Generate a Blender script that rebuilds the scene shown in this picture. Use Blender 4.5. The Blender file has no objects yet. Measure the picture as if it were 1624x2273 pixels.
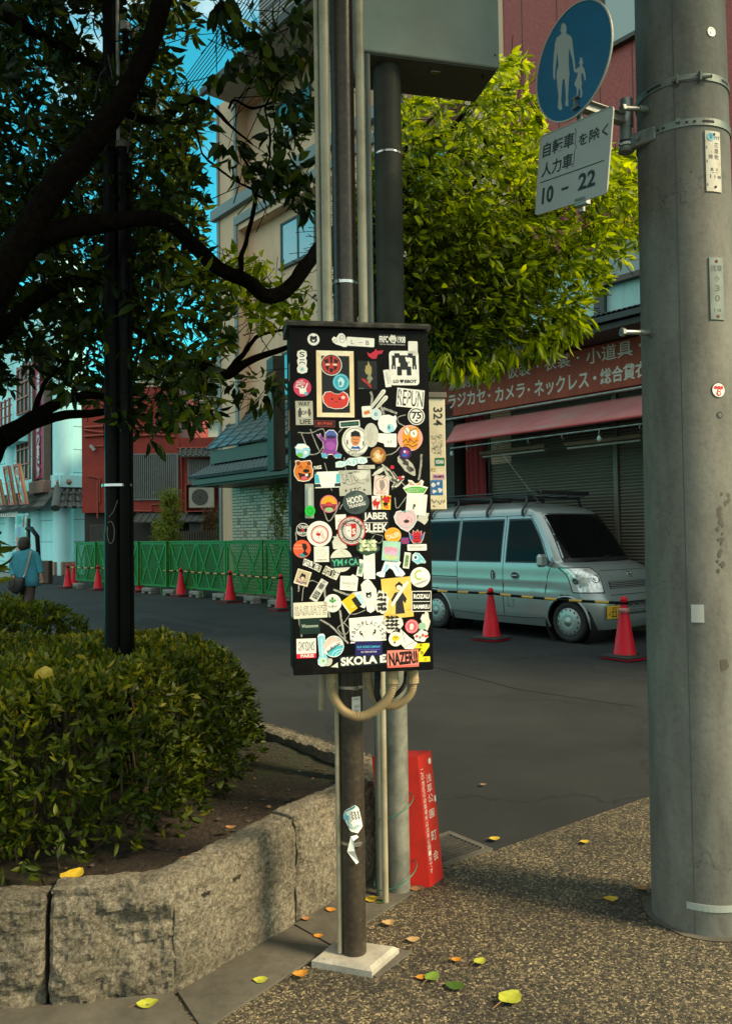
import bpy, math, random
import numpy as np
from mathutils import Vector, Matrix

# ---------------------------------------------------------------- camera, world, sun, exposure
SC = bpy.context.scene
COL = SC.collection
F, CX, CY, CAMH = 1800.0, 812.0, 1136.5, 1.42
PITCH, ROLL = math.radians(1.67), 0.0145
RM = (Matrix.Rotation(math.pi/2 + PITCH, 3, 'X') @ Matrix.Rotation(-ROLL, 3, 'Z'))
cd = bpy.data.cameras.new("camera"); cam = bpy.data.objects.new("camera", cd); COL.objects.link(cam)
cam.matrix_world = Matrix.Translation((0, 0, CAMH)) @ RM.to_4x4()
cd.sensor_fit = 'VERTICAL'; cd.sensor_height = 36; cd.lens = 36*F/2273.0
cd.clip_start = 0.05; cd.clip_end = 2000
SC.camera = cam
SUN_AZ, SUN_EL = math.radians(114), math.radians(38)      # azimuth clockwise from +Y
w = bpy.data.worlds.new("World"); SC.world = w; w.use_nodes = True
nt = w.node_tree; nt.nodes.clear()
def wn(t, **k):
    n = nt.nodes.new(t)
    for a, b in k.items(): setattr(n, a, b)
    return n
sky = wn('ShaderNodeTexSky', sky_type='NISHITA', sun_disc=False, sun_elevation=SUN_EL, sun_rotation=SUN_AZ, air_density=1.0, dust_density=0.6, ozone_density=1.2)
tint = wn('ShaderNodeMix', data_type='RGBA', blend_type='MULTIPLY'); tint.inputs[0].default_value = 1
tint.inputs[7].default_value = (0.22, 1.50, 1.22, 1)
nt.links.new(sky.outputs[0], tint.inputs[6])
tc = wn('ShaderNodeTexCoord'); mp = wn('ShaderNodeMapping'); mp.inputs['Scale'].default_value = (1, 1, 1.8)
mp.inputs['Location'].default_value = (0.35, 0.1, 0.25)
nz = wn('ShaderNodeTexNoise'); nz.inputs['Scale'].default_value = 3.2; nz.inputs['Detail'].default_value = 7; nz.inputs['Roughness'].default_value = .55
rp = wn('ShaderNodeValToRGB'); rp.color_ramp.elements[0].position = .50; rp.color_ramp.elements[1].position = .64
nt.links.new(tc.outputs['Generated'], mp.inputs[0]); nt.links.new(mp.outputs[0], nz.inputs[0]); dt_ = wn('ShaderNodeVectorMath', operation='DOT_PRODUCT'); dt_.inputs[1].default_value = (0.0, -0.16, 0.26)     # unseen cloud added overhead and behind the camera to whiten the ambient light
nt.links.new(tc.outputs['Generated'], dt_.inputs[0])
ad_ = wn('ShaderNodeMath', operation='ADD'); nt.links.new(nz.outputs[0], ad_.inputs[0]); nt.links.new(dt_.outputs['Value'], ad_.inputs[1]); nt.links.new(ad_.outputs[0], rp.inputs[0])
cl = wn('ShaderNodeMix', data_type='RGBA'); cl.inputs[7].default_value = (5.5, 6.2, 5.7, 1)
nt.links.new(rp.outputs[0], cl.inputs[0]); nt.links.new(tint.outputs[2], cl.inputs[6])
bg = wn('ShaderNodeBackground'); bg.inputs[1].default_value = 0.135
out = wn('ShaderNodeOutputWorld')
nt.links.new(cl.outputs[2], bg.inputs[0]); nt.links.new(bg.outputs[0], out.inputs[0])
sd = bpy.data.lights.new("sun", 'SUN'); sd.energy = 5.0; sd.angle = math.radians(14.0); sd.color = (1.0, 0.80, 0.50)
sun = bpy.data.objects.new("sun", sd); COL.objects.link(sun)
TOSUN = Vector((math.sin(SUN_AZ)*math.cos(SUN_EL), math.cos(SUN_AZ)*math.cos(SUN_EL), math.sin(SUN_EL)))
sun.rotation_euler = TOSUN.to_track_quat('Z', 'Y').to_euler()
SC.view_settings.view_transform = 'Standard'; SC.view_settings.look = 'None'
SC.view_settings.exposure = 0.55; SC.view_settings.gamma = 1.0; SC.view_settings.use_curve_mapping = False
SC.render.engine = 'CYCLES'; SC.cycles.use_denoising = True
SC.cycles.max_bounces = 6; SC.cycles.transparent_max_bounces = 8

# ---------------------------------------------------------------- helpers
CAM = Vector((0, 0, CAMH))
def ray(px, py): return RM @ Vector(((px-CX)/F, -(py-CY)/F, -1))
def at(px, py, D):
    d = ray(px, py); return CAM + d*(D/d.y)
def on(px, py, z=0.0):
    d = ray(px, py); return CAM + d*((z-CAMH)/d.z)
def V3(*a): return Vector(a)
class Fr:
    def __init__(s, O, U, V, N=None):
        s.O = Vector(O); s.U = Vector(U).normalized(); s.V = Vector(V).normalized()
        s.N = Vector(N).normalized() if N is not None else s.U.cross(s.V).normalized()
    def p(s, u, v, n=0): return s.O + s.U*u + s.V*v + s.N*n
    def pix(s, px, py, n=0):
        d = ray(px, py); t = ((s.O + s.N*n - CAM).dot(s.N))/d.dot(s.N); q = CAM + d*t - s.O
        return q.dot(s.U), q.dot(s.V)
    def at(s, u, v, n=0, rot=0):
        c, sn = math.cos(rot), math.sin(rot)
        return Fr(s.p(u, v, n), s.U*c + s.V*sn, s.V*c - s.U*sn, s.N)
W = Fr((0, 0, 0), (1, 0, 0), (0, 1, 0), (0, 0, 1))
RND = random.Random(7)

class MB:
    def __init__(s): s.v = []; s.f = []; s.m = []; s.s = []; s.mats = []
    def mi(s, mat):
        if mat not in s.mats: s.mats.append(mat)
        return s.mats.index(mat)
    def add(s, vs, fs, mat, smooth=False):
        b = len(s.v); s.v.extend(tuple(x) for x in vs); i = s.mi(mat)
        for f in fs: s.f.append([b+k for k in f]); s.m.append(i); s.s.append(smooth)
        return s
    def box(s, fr, u, v, n, mat, c=0.0):
        if c <= 0:
            vs = [fr.p(a, b, d) for a in u for b in v for d in n]
            return s.add(vs, [(0, 1, 3, 2), (4, 6, 7, 5), (0, 4, 5, 1), (2, 3, 7, 6), (0, 2, 6, 4), (1, 5, 7, 3)], mat)
        R = (u, v, n); c = min(c, *(abs(r[1]-r[0])*.49 for r in R)); vs = []; idx = {}
        for sx in (0, 1):
            for sy in (0, 1):
                for sz in (0, 1):
                    sg = (sx, sy, sz)
                    for ax in range(3):
                        co = []
                        for k in range(3):
                            d = 1 if R[k][1] > R[k][0] else -1
                            co.append(R[k][sg[k]] + (0 if k == ax else (c*d if sg[k] == 0 else -c*d)))
                        idx[(sg, ax)] = len(vs); vs.append(fr.p(*co))
        fs = []
        for ax in range(3):
            o = [k for k in range(3) if k != ax]
            for sd_ in (0, 1):
                q = []
                for a, b in ((0, 0), (1, 0), (1, 1), (0, 1)):
                    g = [0, 0, 0]; g[ax] = sd_; g[o[0]] = a; g[o[1]] = b; q.append(idx[(tuple(g), ax)])
                fs.append(q)
            for a in (0, 1):
                for b in (0, 1):
                    g0 = [0, 0, 0]; g0[o[0]] = a; g0[o[1]] = b; g1 = list(g0); g1[ax] = 1
                    fs.append([idx[(tuple(g0), o[0])], idx[(tuple(g1), o[0])], idx[(tuple(g1), o[1])], idx[(tuple(g0), o[1])]])
        for sx in (0, 1):
            for sy in (0, 1):
                for sz in (0, 1): fs.append([idx[((sx, sy, sz), k)] for k in range(3)])
        return s.add(vs, fs, mat)
    def tube(s, pts, rad, n, mat, caps=True, smooth=True, ref=None):
        pts = [Vector(p) for p in pts]
        if not isinstance(rad, (list, tuple)): rad = [rad]*len(pts)
        t0 = (pts[1]-pts[0]).normalized(); up = ref or (Vector((0, 0, 1)) if abs(t0.z) < .9 else Vector((0, 1, 0)))
        a = (up - t0*up.dot(t0)).normalized(); vs = []
        for i, p in enumerate(pts):
            t = ((pts[min(i+1, len(pts)-1)]-pts[max(i-1, 0)])).normalized()
            a = (a - t*a.dot(t)).normalized(); b = t.cross(a)
            for k in range(n):
                th = 2*math.pi*k/n; vs.append(p + (a*math.cos(th) + b*math.sin(th))*rad[i])
        fs = [(i*n+k, i*n+(k+1) % n, (i+1)*n+(k+1) % n, (i+1)*n+k) for i in range(len(pts)-1) for k in range(n)]
        s.add(vs, fs, mat, smooth)
        if caps:
            m = (len(pts)-1)*n
            s.add(vs[:n], [tuple(range(n-1, -1, -1))], mat); s.add(vs[m:], [tuple(range(n))], mat)
        return s
    def cyl(s, p0, p1, r0, r1, n, mat, caps=True): return s.tube([p0, p1], [r0, r1], n, mat, caps)
    def lathe(s, fr, prof, n, mat, smooth=True, a0=0, a1=2*math.pi):
        full = abs(a1-a0-2*math.pi) < 1e-6; m = n if full else n+1
        vs = []
        for r, h in prof:
            for k in range(m):
                th = a0+(a1-a0)*k/n; vs.append(fr.p(r*math.cos(th), r*math.sin(th), h))
        fs = []
        for i in range(len(prof)-1):
            for k in range(n):
                k2 = (k+1) % m
                fs.append((i*m+k, i*m+k2, (i+1)*m+k2, (i+1)*m+k))
        return s.add(vs, fs, mat, smooth)
    def prism(s, fr, poly, n0, n1, mat, side=None):
        k = len(poly); a = [fr.p(x, y, n0) for x, y in poly]; b = [fr.p(x, y, n1) for x, y in poly]
        s.add(b, [tuple(range(k))], mat); s.add(a, [tuple(range(k-1, -1, -1))], mat)
        return s.add(a+b, [(i, (i+1) % k, k+(i+1) % k, k+i) for i in range(k)], side or mat)
    def flat(s, fr, poly, n, mat):
        return s.add([fr.p(x, y, n) for x, y in poly], [tuple(range(len(poly)))], mat)
    def text(s, fr, body, cx, cy, w, h, mat, n=0, rot=0, off=0.0, thick=0, shear=0.0):
        vs, fs = text2d(body, off); c, sn = math.cos(rot), math.sin(rot)
        def q(x, y, nn):
            x = x*w + shear*y*h; y = y*h
            return fr.p(cx + x*c - y*sn, cy + x*sn + y*c, nn)
        s.add([q(x, y, n+thick) for x, y in vs], fs, mat)
        if thick:      # skirt
            from collections import Counter
            ec = Counter(); 
            for f in fs:
                for i in range(len(f)): ec[frozenset((f[i], f[(i+1) % len(f)]))] += 1
            b = [tuple(e) for e, k in ec.items() if k == 1]
            s.add([q(x, y, n) for x, y in vs] + [q(x, y, n+thick) for x, y in vs], [(i, j, j+len(vs), i+len(vs)) for i, j in b], mat)
        return s
    def build(s, name, parent=None, world=True, **kw):
        me = bpy.data.meshes.new(name); off = Vector((0, 0, 0))
        if parent is not None and world: off = worldloc(parent)
        vs = np.array(s.v, dtype=float).reshape(-1, 3) - np.array(off)
        me.from_pydata(vs.tolist(), [], s.f)
        for m in s.mats: me.materials.append(m)
        me.polygons.foreach_set('material_index', s.m); me.polygons.foreach_set('use_smooth', s.s)
        me.update()
        o = bpy.data.objects.new(name, me); COL.objects.link(o)
        if parent is not None: o.parent = parent
        for k, v in kw.items(): o[k] = v
        return o
def worldloc(o):
    v = Vector((0, 0, 0))
    while o is not None: v += o.location; o = o.parent
    return v
_TX = {}
def text2d(body, off=0.0):
    k = (body, off)
    if k not in _TX:
        c = bpy.data.curves.new("lettering", 'FONT'); c.body = body; c.offset = off; c.resolution_u = 3
        c.align_x = 'CENTER'
        o = bpy.data.objects.new("lettering", c); COL.objects.link(o)
        bpy.context.view_layer.update()
        dg = bpy.context.evaluated_depsgraph_get(); m = o.evaluated_get(dg).to_mesh()
        vs = [(p.co.x, p.co.y) for p in m.vertices]; fs = [tuple(p.vertices) for p in m.polygons]
        bpy.data.objects.remove(o); bpy.data.curves.remove(c)
        if vs:
            x0 = min(p[0] for p in vs); x1 = max(p[0] for p in vs); y0 = min(p[1] for p in vs); y1 = max(p[1] for p in vs)
            vs = [((x-(x0+x1)/2)/max(x1-x0, 1e-6), (y-(y0+y1)/2)/max(y1-y0, 1e-6)) for x, y in vs]
        _TX[k] = (vs, fs)
    return _TX[k]
def thing(name, label, cat, loc=(0, 0, 0), group=None, kind=None, rotz=0):
    o = bpy.data.objects.new(name, None); o.empty_display_size = .1; COL.objects.link(o); o.location = loc
    o.rotation_euler = (0, 0, rotz)
    return tag(o, label, cat, group, kind)
def tag(o, label=None, cat=None, group=None, kind=None):
    if label: o['label'] = label
    if cat: o['category'] = cat
    if group: o['group'] = group
    if kind: o['kind'] = kind
    return o
def copy_tree(o, parent=None):
    c = o.copy(); COL.objects.link(c)
    if parent is not None: c.parent = parent
    for ch in list(o.children): copy_tree(ch, c)
    return c

# ---------------------------------------------------------------- materials
def lin(h):
    h = h.lstrip('#'); c = [int(h[i:i+2], 16)/255 for i in (0, 2, 4)]
    return tuple(x/12.92 if x <= .04045 else ((x+.055)/1.055)**2.4 for x in c)
_M = {}
def nodes_of(m):
    m.use_nodes = True; nt = m.node_tree; b = nt.nodes['Principled BSDF']; return nt, b
def ramp(nt, fac, stops):
    r = nt.nodes.new('ShaderNodeValToRGB'); e = r.color_ramp.elements
    while len(e) < len(stops): e.new(.5)
    for k, (p, c) in enumerate(stops): e[k].position = p; e[k].color = (*c, 1) if len(c) == 3 else c
    nt.links.new(fac, r.inputs[0]); return r
def noise(nt, scale, detail=4, rough=.55, vec=None, stretch=None):
    n = nt.nodes.new('ShaderNodeTexNoise'); n.inputs['Scale'].default_value = scale; n.inputs['Detail'].default_value = detail; n.inputs['Roughness'].default_value = rough
    if vec is None:
        g = nt.nodes.new('ShaderNodeNewGeometry'); vec = g.outputs['Position']
    if stretch:
        mp = nt.nodes.new('ShaderNodeMapping'); mp.inputs['Scale'].default_value = stretch; nt.links.new(vec, mp.inputs[0]); vec = mp.outputs[0]
    nt.links.new(vec, n.inputs[0]); return n
def mixc(nt, fac, a, b, mode='MIX'):
    m = nt.nodes.new('ShaderNodeMix'); m.data_type = 'RGBA'; m.blend_type = mode
    for i, x in ((0, fac), (6, a), (7, b)):
        if hasattr(x, 'is_linked'): nt.links.new(x, m.inputs[i])
        elif i == 0: m.inputs[0].default_value = x
        else: m.inputs[i].default_value = (*x, 1)
    return m.outputs[2]
def bump(nt, b, h, strength=.4, dist=.01):
    n = nt.nodes.new('ShaderNodeBump'); n.inputs['Strength'].default_value = strength; n.inputs['Distance'].default_value = dist
    nt.links.new(h, n.inputs['Height']); nt.links.new(n.outputs[0], b.inputs['Normal']); return n
def mat(name, col, rough=.55, metal=0, var=.12, scale=6, bmp=0, bscale=60, bdist=.002, spec=.5, coat=0, dirt=None, dscale=2.5, stretch=None, emit=None):
    if name in _M: return _M[name]
    if isinstance(col, str): col = lin(col)
    m = bpy.data.materials.new(name); nt, b = nodes_of(m)
    n = noise(nt, scale, 5, .6, stretch=stretch)
    r = ramp(nt, n.outputs[0], [(.3, tuple(x*(1-var) for x in col)), (.7, tuple(min(1, x*(1+var)) for x in col))])
    c = r.outputs[0]
    if dirt:
        n2 = noise(nt, dscale, 8, .7, stretch=stretch); r2 = ramp(nt, n2.outputs[0], [(.48, (0, 0, 0)), (.68, (1, 1, 1))])
        c = mixc(nt, r2.outputs[0], c, dirt)
    nt.links.new(c, b.inputs['Base Color'])
    b.inputs['Roughness'].default_value = rough; b.inputs['Metallic'].default_value = metal
    b.inputs['Specular IOR Level'].default_value = spec; b.inputs['Coat Weight'].default_value = coat
    if bmp:
        n3 = noise(nt, bscale, 4, .6, stretch=stretch); bump(nt, b, n3.outputs[0], bmp, bdist)
    if emit:
        b.inputs['Emission Color'].default_value = (*emit[0], 1); b.inputs['Emission Strength'].default_value = emit[1]
    _M[name] = m; return m
def paint(h, rough=.42):
    return mat('sticker_ink_'+h.strip('#'), h, rough, var=.09, scale=25, spec=.4, dirt=tuple(x*.86 for x in lin(h)), dscale=28)
def asphalt():
    m = bpy.data.materials.new('asphalt'); nt, b = nodes_of(m)
    n = noise(nt, 150, 4, .85); r = ramp(nt, n.outputs[0], [(.38, (.013, .015, .016)), (.62, (.040, .043, .043))])
    n2 = noise(nt, .9, 6, .6); r2 = ramp(nt, n2.outputs[0], [(.36, (.78, .79, .80)), (.66, (1.16, 1.16, 1.15))])
    c = mixc(nt, 1.0, r.outputs[0], r2.outputs[0], 'MULTIPLY')
    v = nt.nodes.new('ShaderNodeTexVoronoi'); v.feature = 'DISTANCE_TO_EDGE'; v.inputs['Scale'].default_value = .38
    g = nt.nodes.new('ShaderNodeNewGeometry'); ns = noise(nt, 2.2, 4)
    ad = nt.nodes.new('ShaderNodeVectorMath'); ad.operation = 'MULTIPLY_ADD'; ad.inputs[1].default_value = (.6, .6, .6)
    nt.links.new(ns.outputs['Color'], ad.inputs[0]); nt.links.new(g.outputs['Position'], ad.inputs[2]); nt.links.new(ad.outputs[0], v.inputs[0])
    rc = ramp(nt, v.outputs[0], [(0, (.6, .6, .6)), (.006, (1, 1, 1))])
    c = mixc(nt, 1.0, c, rc.outputs[0], 'MULTIPLY')
    nt.links.new(c, b.inputs['Base Color']); b.inputs['Roughness'].default_value = .9; b.inputs['Specular IOR Level'].default_value = .2
    bump(nt, b, n.outputs[0], .5, .004); return m
def aggregate():
    m = bpy.data.materials.new('exposed_aggregate'); nt, b = nodes_of(m)
    g = nt.nodes.new('ShaderNodeNewGeometry')
    ns = noise(nt, 45, 2); ad = nt.nodes.new('ShaderNodeVectorMath'); ad.operation = 'MULTIPLY_ADD'; ad.inputs[1].default_value = (.022, .022, .0)
    nt.links.new(ns.outputs['Color'], ad.inputs[0]); nt.links.new(g.outputs['Position'], ad.inputs[2])
    v = nt.nodes.new('ShaderNodeTexVoronoi'); v.inputs['Scale'].default_value = 145; nt.links.new(ad.outputs[0], v.inputs[0])
    sp = nt.nodes.new('ShaderNodeSeparateColor'); nt.links.new(v.outputs['Color'], sp.inputs[0])
    r = ramp(nt, sp.outputs[0], [(0, (.030, .026, .020)), (.34, (.058, .050, .037)), (.55, (.105, .088, .058)), (.80, (.21, .172, .105)), (1, (.42, .345, .21))])
    e = nt.nodes.new('ShaderNodeTexVoronoi'); e.feature = 'DISTANCE_TO_EDGE'; e.inputs['Scale'].default_value = 145; nt.links.new(ad.outputs[0], e.inputs[0])
    re = ramp(nt, e.outputs[0], [(0.02, (.42, .42, .42)), (.16, (1, 1, 1))])
    c = mixc(nt, 1.0, r.outputs[0], re.outputs[0], 'MULTIPLY')
    n2 = noise(nt, 1.6, 6, .6); r2 = ramp(nt, n2.outputs[0], [(.36, (.55, .55, .55)), (.66, (1.25, 1.2, 1.1))])
    c = mixc(nt, 1.0, c, r2.outputs[0], 'MULTIPLY')
    nt.links.new(c, b.inputs['Base Color']); b.inputs['Roughness'].default_value = .62
    bump(nt, b, re.outputs[0], .8, .004); return m
def granite(name='granite', k=1.0):
    m = bpy.data.materials.new(name); nt, b = nodes_of(m)
    n = noise(nt, 62, 5, .9); r = ramp(nt, n.outputs[0], [(.33, (.035*k, .032*k, .026*k)), (.45, (.135*k, .120*k, .092*k)), (.58, (.24*k, .225*k, .190*k)), (.74, (.47*k, .45*k, .39*k))])
    n2 = noise(nt, 3.2, 7, .65); r2 = ramp(nt, n2.outputs[0], [(.34, (.70, .68, .62)), (.66, (1.5, 1.44, 1.32))])
    c = mixc(nt, 1.0, r.outputs[0], r2.outputs[0], 'MULTIPLY')
    nt.links.new(c, b.inputs['Base Color']); b.inputs['Roughness'].default_value = .8
    n3 = noise(nt, 14, 9, .72); b.inputs['Specular IOR Level'].default_value = .2; bump(nt, b, n3.outputs[0], 1.0, .045); return m
def concrete(name='concrete', col=(.25, .25, .22), streak=True):
    m = bpy.data.materials.new(name); nt, b = nodes_of(m)
    n = noise(nt, 5, 8, .65, stretch=(1.6, 1.6, .45) if streak else None)
    r = ramp(nt, n.outputs[0], [(.3, tuple(x*.62 for x in col)), (.5, col), (.72, tuple(x*1.35 for x in col))])
    n2 = noise(nt, 42, 5, .7); r2 = ramp(nt, n2.outputs[0], [(.30, (.80, .80, .79)), (.52, (1, 1, 1)), (.75, (1.06, 1.06, 1.05))])
    c = mixc(nt, 1.0, r.outputs[0], r2.outputs[0], 'MULTIPLY')
    v = nt.nodes.new('ShaderNodeTexVoronoi'); v.feature = 'DISTANCE_TO_EDGE'; v.inputs['Scale'].default_value = 3.3
    g = nt.nodes.new('ShaderNodeNewGeometry'); ns = noise(nt, 9, 5); ad = nt.nodes.new('ShaderNodeVectorMath'); ad.operation = 'MULTIPLY_ADD'; ad.inputs[1].default_value = (.25, .25, .25)
    nt.links.new(ns.outputs['Color'], ad.inputs[0]); nt.links.new(g.outputs['Position'], ad.inputs[2]); nt.links.new(ad.outputs[0], v.inputs[0])
    rc = ramp(nt, v.outputs[0], [(0, (.45, .45, .45)), (.008, (1, 1, 1))]); n4 = noise(nt, 1.7, 3); r4 = ramp(nt, n4.outputs[0], [(.5, (0, 0, 0)), (.6, (1, 1, 1))])
    rr = mixc(nt, r4.outputs[0], (1, 1, 1), rc.outputs[0]); c = mixc(nt, 1.0, c, rr, 'MULTIPLY')
    nt.links.new(c, b.inputs['Base Color']); b.inputs['Roughness'].default_value = .75
    bump(nt, b, n2.outputs[0], .35, .004); return m
def bark(name, c0, c1):
    m = bpy.data.materials.new(name); nt, b = nodes_of(m)
    n = noise(nt, 30, 9, .78); r = ramp(nt, n.outputs[0], [(.38, c0), (.62, c1)])
    nt.links.new(r.outputs[0], b.inputs['Base Color']); b.inputs['Roughness'].default_value = .95; b.inputs['Specular IOR Level'].default_value = .05
    bump(nt, b, n.outputs[0], 1.0, .03); return m
def leafmat(name, cols, trans=.35, rough=.38):
    m = bpy.data.materials.new(name); nt, b = nodes_of(m)
    a = nt.nodes.new('ShaderNodeAttribute'); a.attribute_name = 'tone'
    r = ramp(nt, a.outputs['Fac'], [(i/(len(cols)-1), c) for i, c in enumerate(cols)])
    nt.links.new(r.outputs[0], b.inputs['Base Color']); b.inputs['Roughness'].default_value = rough+.1; b.inputs['Specular IOR Level'].default_value = .22
    t = nt.nodes.new('ShaderNodeBsdfTranslucent')
    mt = mixc(nt, 1.0, r.outputs[0], (1.35, 1.25, .35), 'MULTIPLY'); nt.links.new(mt, t.inputs[0])
    mx = nt.nodes.new('ShaderNodeMixShader'); mx.inputs[0].default_value = trans
    o = nt.nodes['Material Output']; nt.links.new(b.outputs[0], mx.inputs[1]); nt.links.new(t.outputs[0], mx.inputs[2]); nt.links.new(mx.outputs[0], o.inputs[0])
    return m
def glass(name, col, rough=.06, spec=.9):
    if name in _M: return _M[name]
    m = bpy.data.materials.new(name); nt, b = nodes_of(m)
    b.inputs['Base Color'].default_value = (*col, 1); b.inputs['Roughness'].default_value = rough; b.inputs['Specular IOR Level'].default_value = spec; b.inputs['Coat Weight'].default_value = .3
    n = noise(nt, 1.2, 2); bump(nt, b, n.outputs[0], .06, .02)
    _M[name] = m; return m
STEEL = mat('galvanised_steel', (.33, .34, .32), .45, .75, .25, 14, dirt=(.16, .17, .15), dscale=5)
IRON = mat('dark_painted_steel', (.003, .003, .0027), .42, 0, .2, 20, spec=.07)
BLACK = mat('black_plastic', (.012, .012, .012), .45, 0, .2)
WHITEP = mat('white_paint', (.72, .73, .70), .5, 0, .06)
CHROME = mat('bright_metal', (.62, .62, .60), .22, 1, .05)
# ---------------------------------------------------------------- ground, road, pavement, planter
ASPH = asphalt(); AGG = aggregate(); GRAN = granite(); GRAN2 = granite('dark_granite', .55)
SLAB = concrete('slab_concrete', (.085, .078, .062), False); SOIL = mat('soil', (.030, .019, .010), .95, 0, .6, 30, bmp=1, bscale=55, bdist=.03, dirt=(.022, .030, .006), dscale=1.6)
mb = MB(); g = 260
mb.add([(-g, -g, 0), (g, -g, 0), (g, g, 0), (-g, g, 0)], [(0, 1, 2, 3)], ASPH)
tag(mb.build('road'), kind='structure')
TAR = mat('tar_seam', (.015, .016, .016), .9, 0, .3, 20, spec=.1); PATCH = mat('asphalt_patch', (.023, .024, .025), .9, 0, .35, 150, spec=.15)
mb = MB()
for pts in ([(300, 1352), (470, 1385), (640, 1412), (830, 1452), (1010, 1470)], [(960, 1480), (1150, 1530), (1420, 1570)]):
    q = [on(*p_, .0025) for p_ in pts]
    vs = []
    for i, a_ in enumerate(q):
        d_ = (q[min(i+1, len(q)-1)]-q[max(i-1, 0)]).normalized(); n_ = Vector((-d_.y, d_.x, 0))*(.005+.003*math.sin(i*3)); vs += [a_+n_, a_-n_]
    mb.add(vs, [(2*i, 2*i+1, 2*i+3, 2*i+2) for i in range(len(q)-1)], TAR)
tag(mb.build('road_seams'), kind='structure')
mb = MB(); q = [on(*p_, .0015) for p_ in ((320, 1370), (480, 1400), (420, 1425), (280, 1395))]; mb.add(q, [(0, 1, 2, 3)], PATCH)
tag(mb.build('road_patches'), kind='structure')
p1, p2 = on(1090, 1893), on(1440, 1770); dr = (p2-p1).normalized(); far = p2 + dr*9
qa = on(980, 1905); qc = on(838, 1948)
A = on(-420, 2290); B = on(393, 2213); C = on(838, 1948)
gut = 0.21      # width of the slab strip along the wall
dBC = (C-B).normalized(); nBC = Vector((dBC.y, -dBC.x, 0))
dAB = (B-A).normalized(); nAB = Vector((dAB.y, -dAB.x, 0))
mb = MB(); z = .006
poly = [A+Vector((-3, -.3, 0)), B, C, qa, p1, p2, far, Vector((9, -6, 0)), Vector((-6, -6, 0))]
mb.add([(p.x, p.y, z) for p in poly], [tuple(range(len(poly)))], AGG)
tag(mb.build('pavement'), kind='structure')
# slab strip at the foot of the stone wall
mid = (nBC+nAB).normalized()*gut/max(.3, (nBC+nAB).normalized().dot(nBC))
strip_in = [A+dAB*-2.0, B, C+dBC*.02]; strip_out = [A+dAB*-2.0+nAB*gut, B+mid, C+dBC*.02+nBC*gut]
mb = MB()
def slab_run(a0, a1, b0, b1, k):
    for i in range(k):
        s0, s1 = i/k+.004, (i+1)/k-.004
        q = [a0.lerp(a1, s0), a0.lerp(a1, s1), b0.lerp(b1, s1), b0.lerp(b1, s0)]
        hs = [.013+RND.uniform(-.002, .002) for _ in range(4)]
        vs = [(p.x, p.y, h) for p, h in zip(q, hs)] + [(p.x, p.y, 0) for p in q]
        mb.add(vs, [(0, 1, 2, 3), (0, 4, 5, 1), (1, 5, 6, 2), (2, 6, 7, 3), (3, 7, 4, 0)], SLAB)
slab_run(strip_in[0], strip_in[1], strip_out[0], strip_out[1], 5)
slab_run(strip_in[1], strip_in[2], strip_out[1], strip_out[2], 2)
tag(mb.build('gutter_slabs'), kind='structure')
# thin raised kerb fillet at the wall foot
# planter soil
D1 = Vector((.055, 4.02, 0)); D2 = Vector((-.66, 4.97, 0)); D3 = Vector((-5.0, 10.2, 0)); D4 = Vector((-9, 10, 0)); D5 = Vector((-9, 2.4, 0))
mb = MB(); ring = [A, B, C, D1, D2, D3, D4, D5]
NX, NY = 90, 70; vs = []; fs = []; idx = {}
def inside(x, y, ring):
    c = False; n = len(ring)
    for i in range(n):
        a, b = ring[i], ring[(i+1) % n]
        if (a.y > y) != (b.y > y) and x < (b.x-a.x)*(y-a.y)/(b.y-a.y)+a.x: c = not c
    return c
from mathutils import noise as mnoise
SOILZ = .275
def soilh(x, y): return SOILZ + .025*mnoise.noise(Vector((x*2.2, y*2.2, 0))) + .012*mnoise.noise(Vector((x*9, y*9, 3)))
ci = sum((p for p in (A, B, C, D1, D2)), Vector())/5
shr = [p + (Vector((-1.2, 3.6, 0))-p).normalized()*.04 for p in ring]
for i in range(NX+1):
    for j in range(NY+1):
        x = -7 + i*7.2/NX; y = 2.3+j*7.9/NY
        idx[i, j] = len(vs); vs.append((x, y, soilh(x, y)))
for i in range(NX):
    for j in range(NY):
        x = -7+(i+.5)*7.2/NX; y = 2.3+(j+.5)*7.9/NY
        if inside(x, y, shr): fs.append((idx[i, j], idx[i+1, j], idx[i+1, j+1], idx[i, j+1]))
used = sorted({k for f in fs for k in f}); rm = {k: i for i, k in enumerate(used)}
mb.add([vs[k] for k in used], [tuple(rm[k] for k in f) for f in fs], SOIL, True)
tag(mb.build('planter_soil'), kind='structure')
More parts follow.
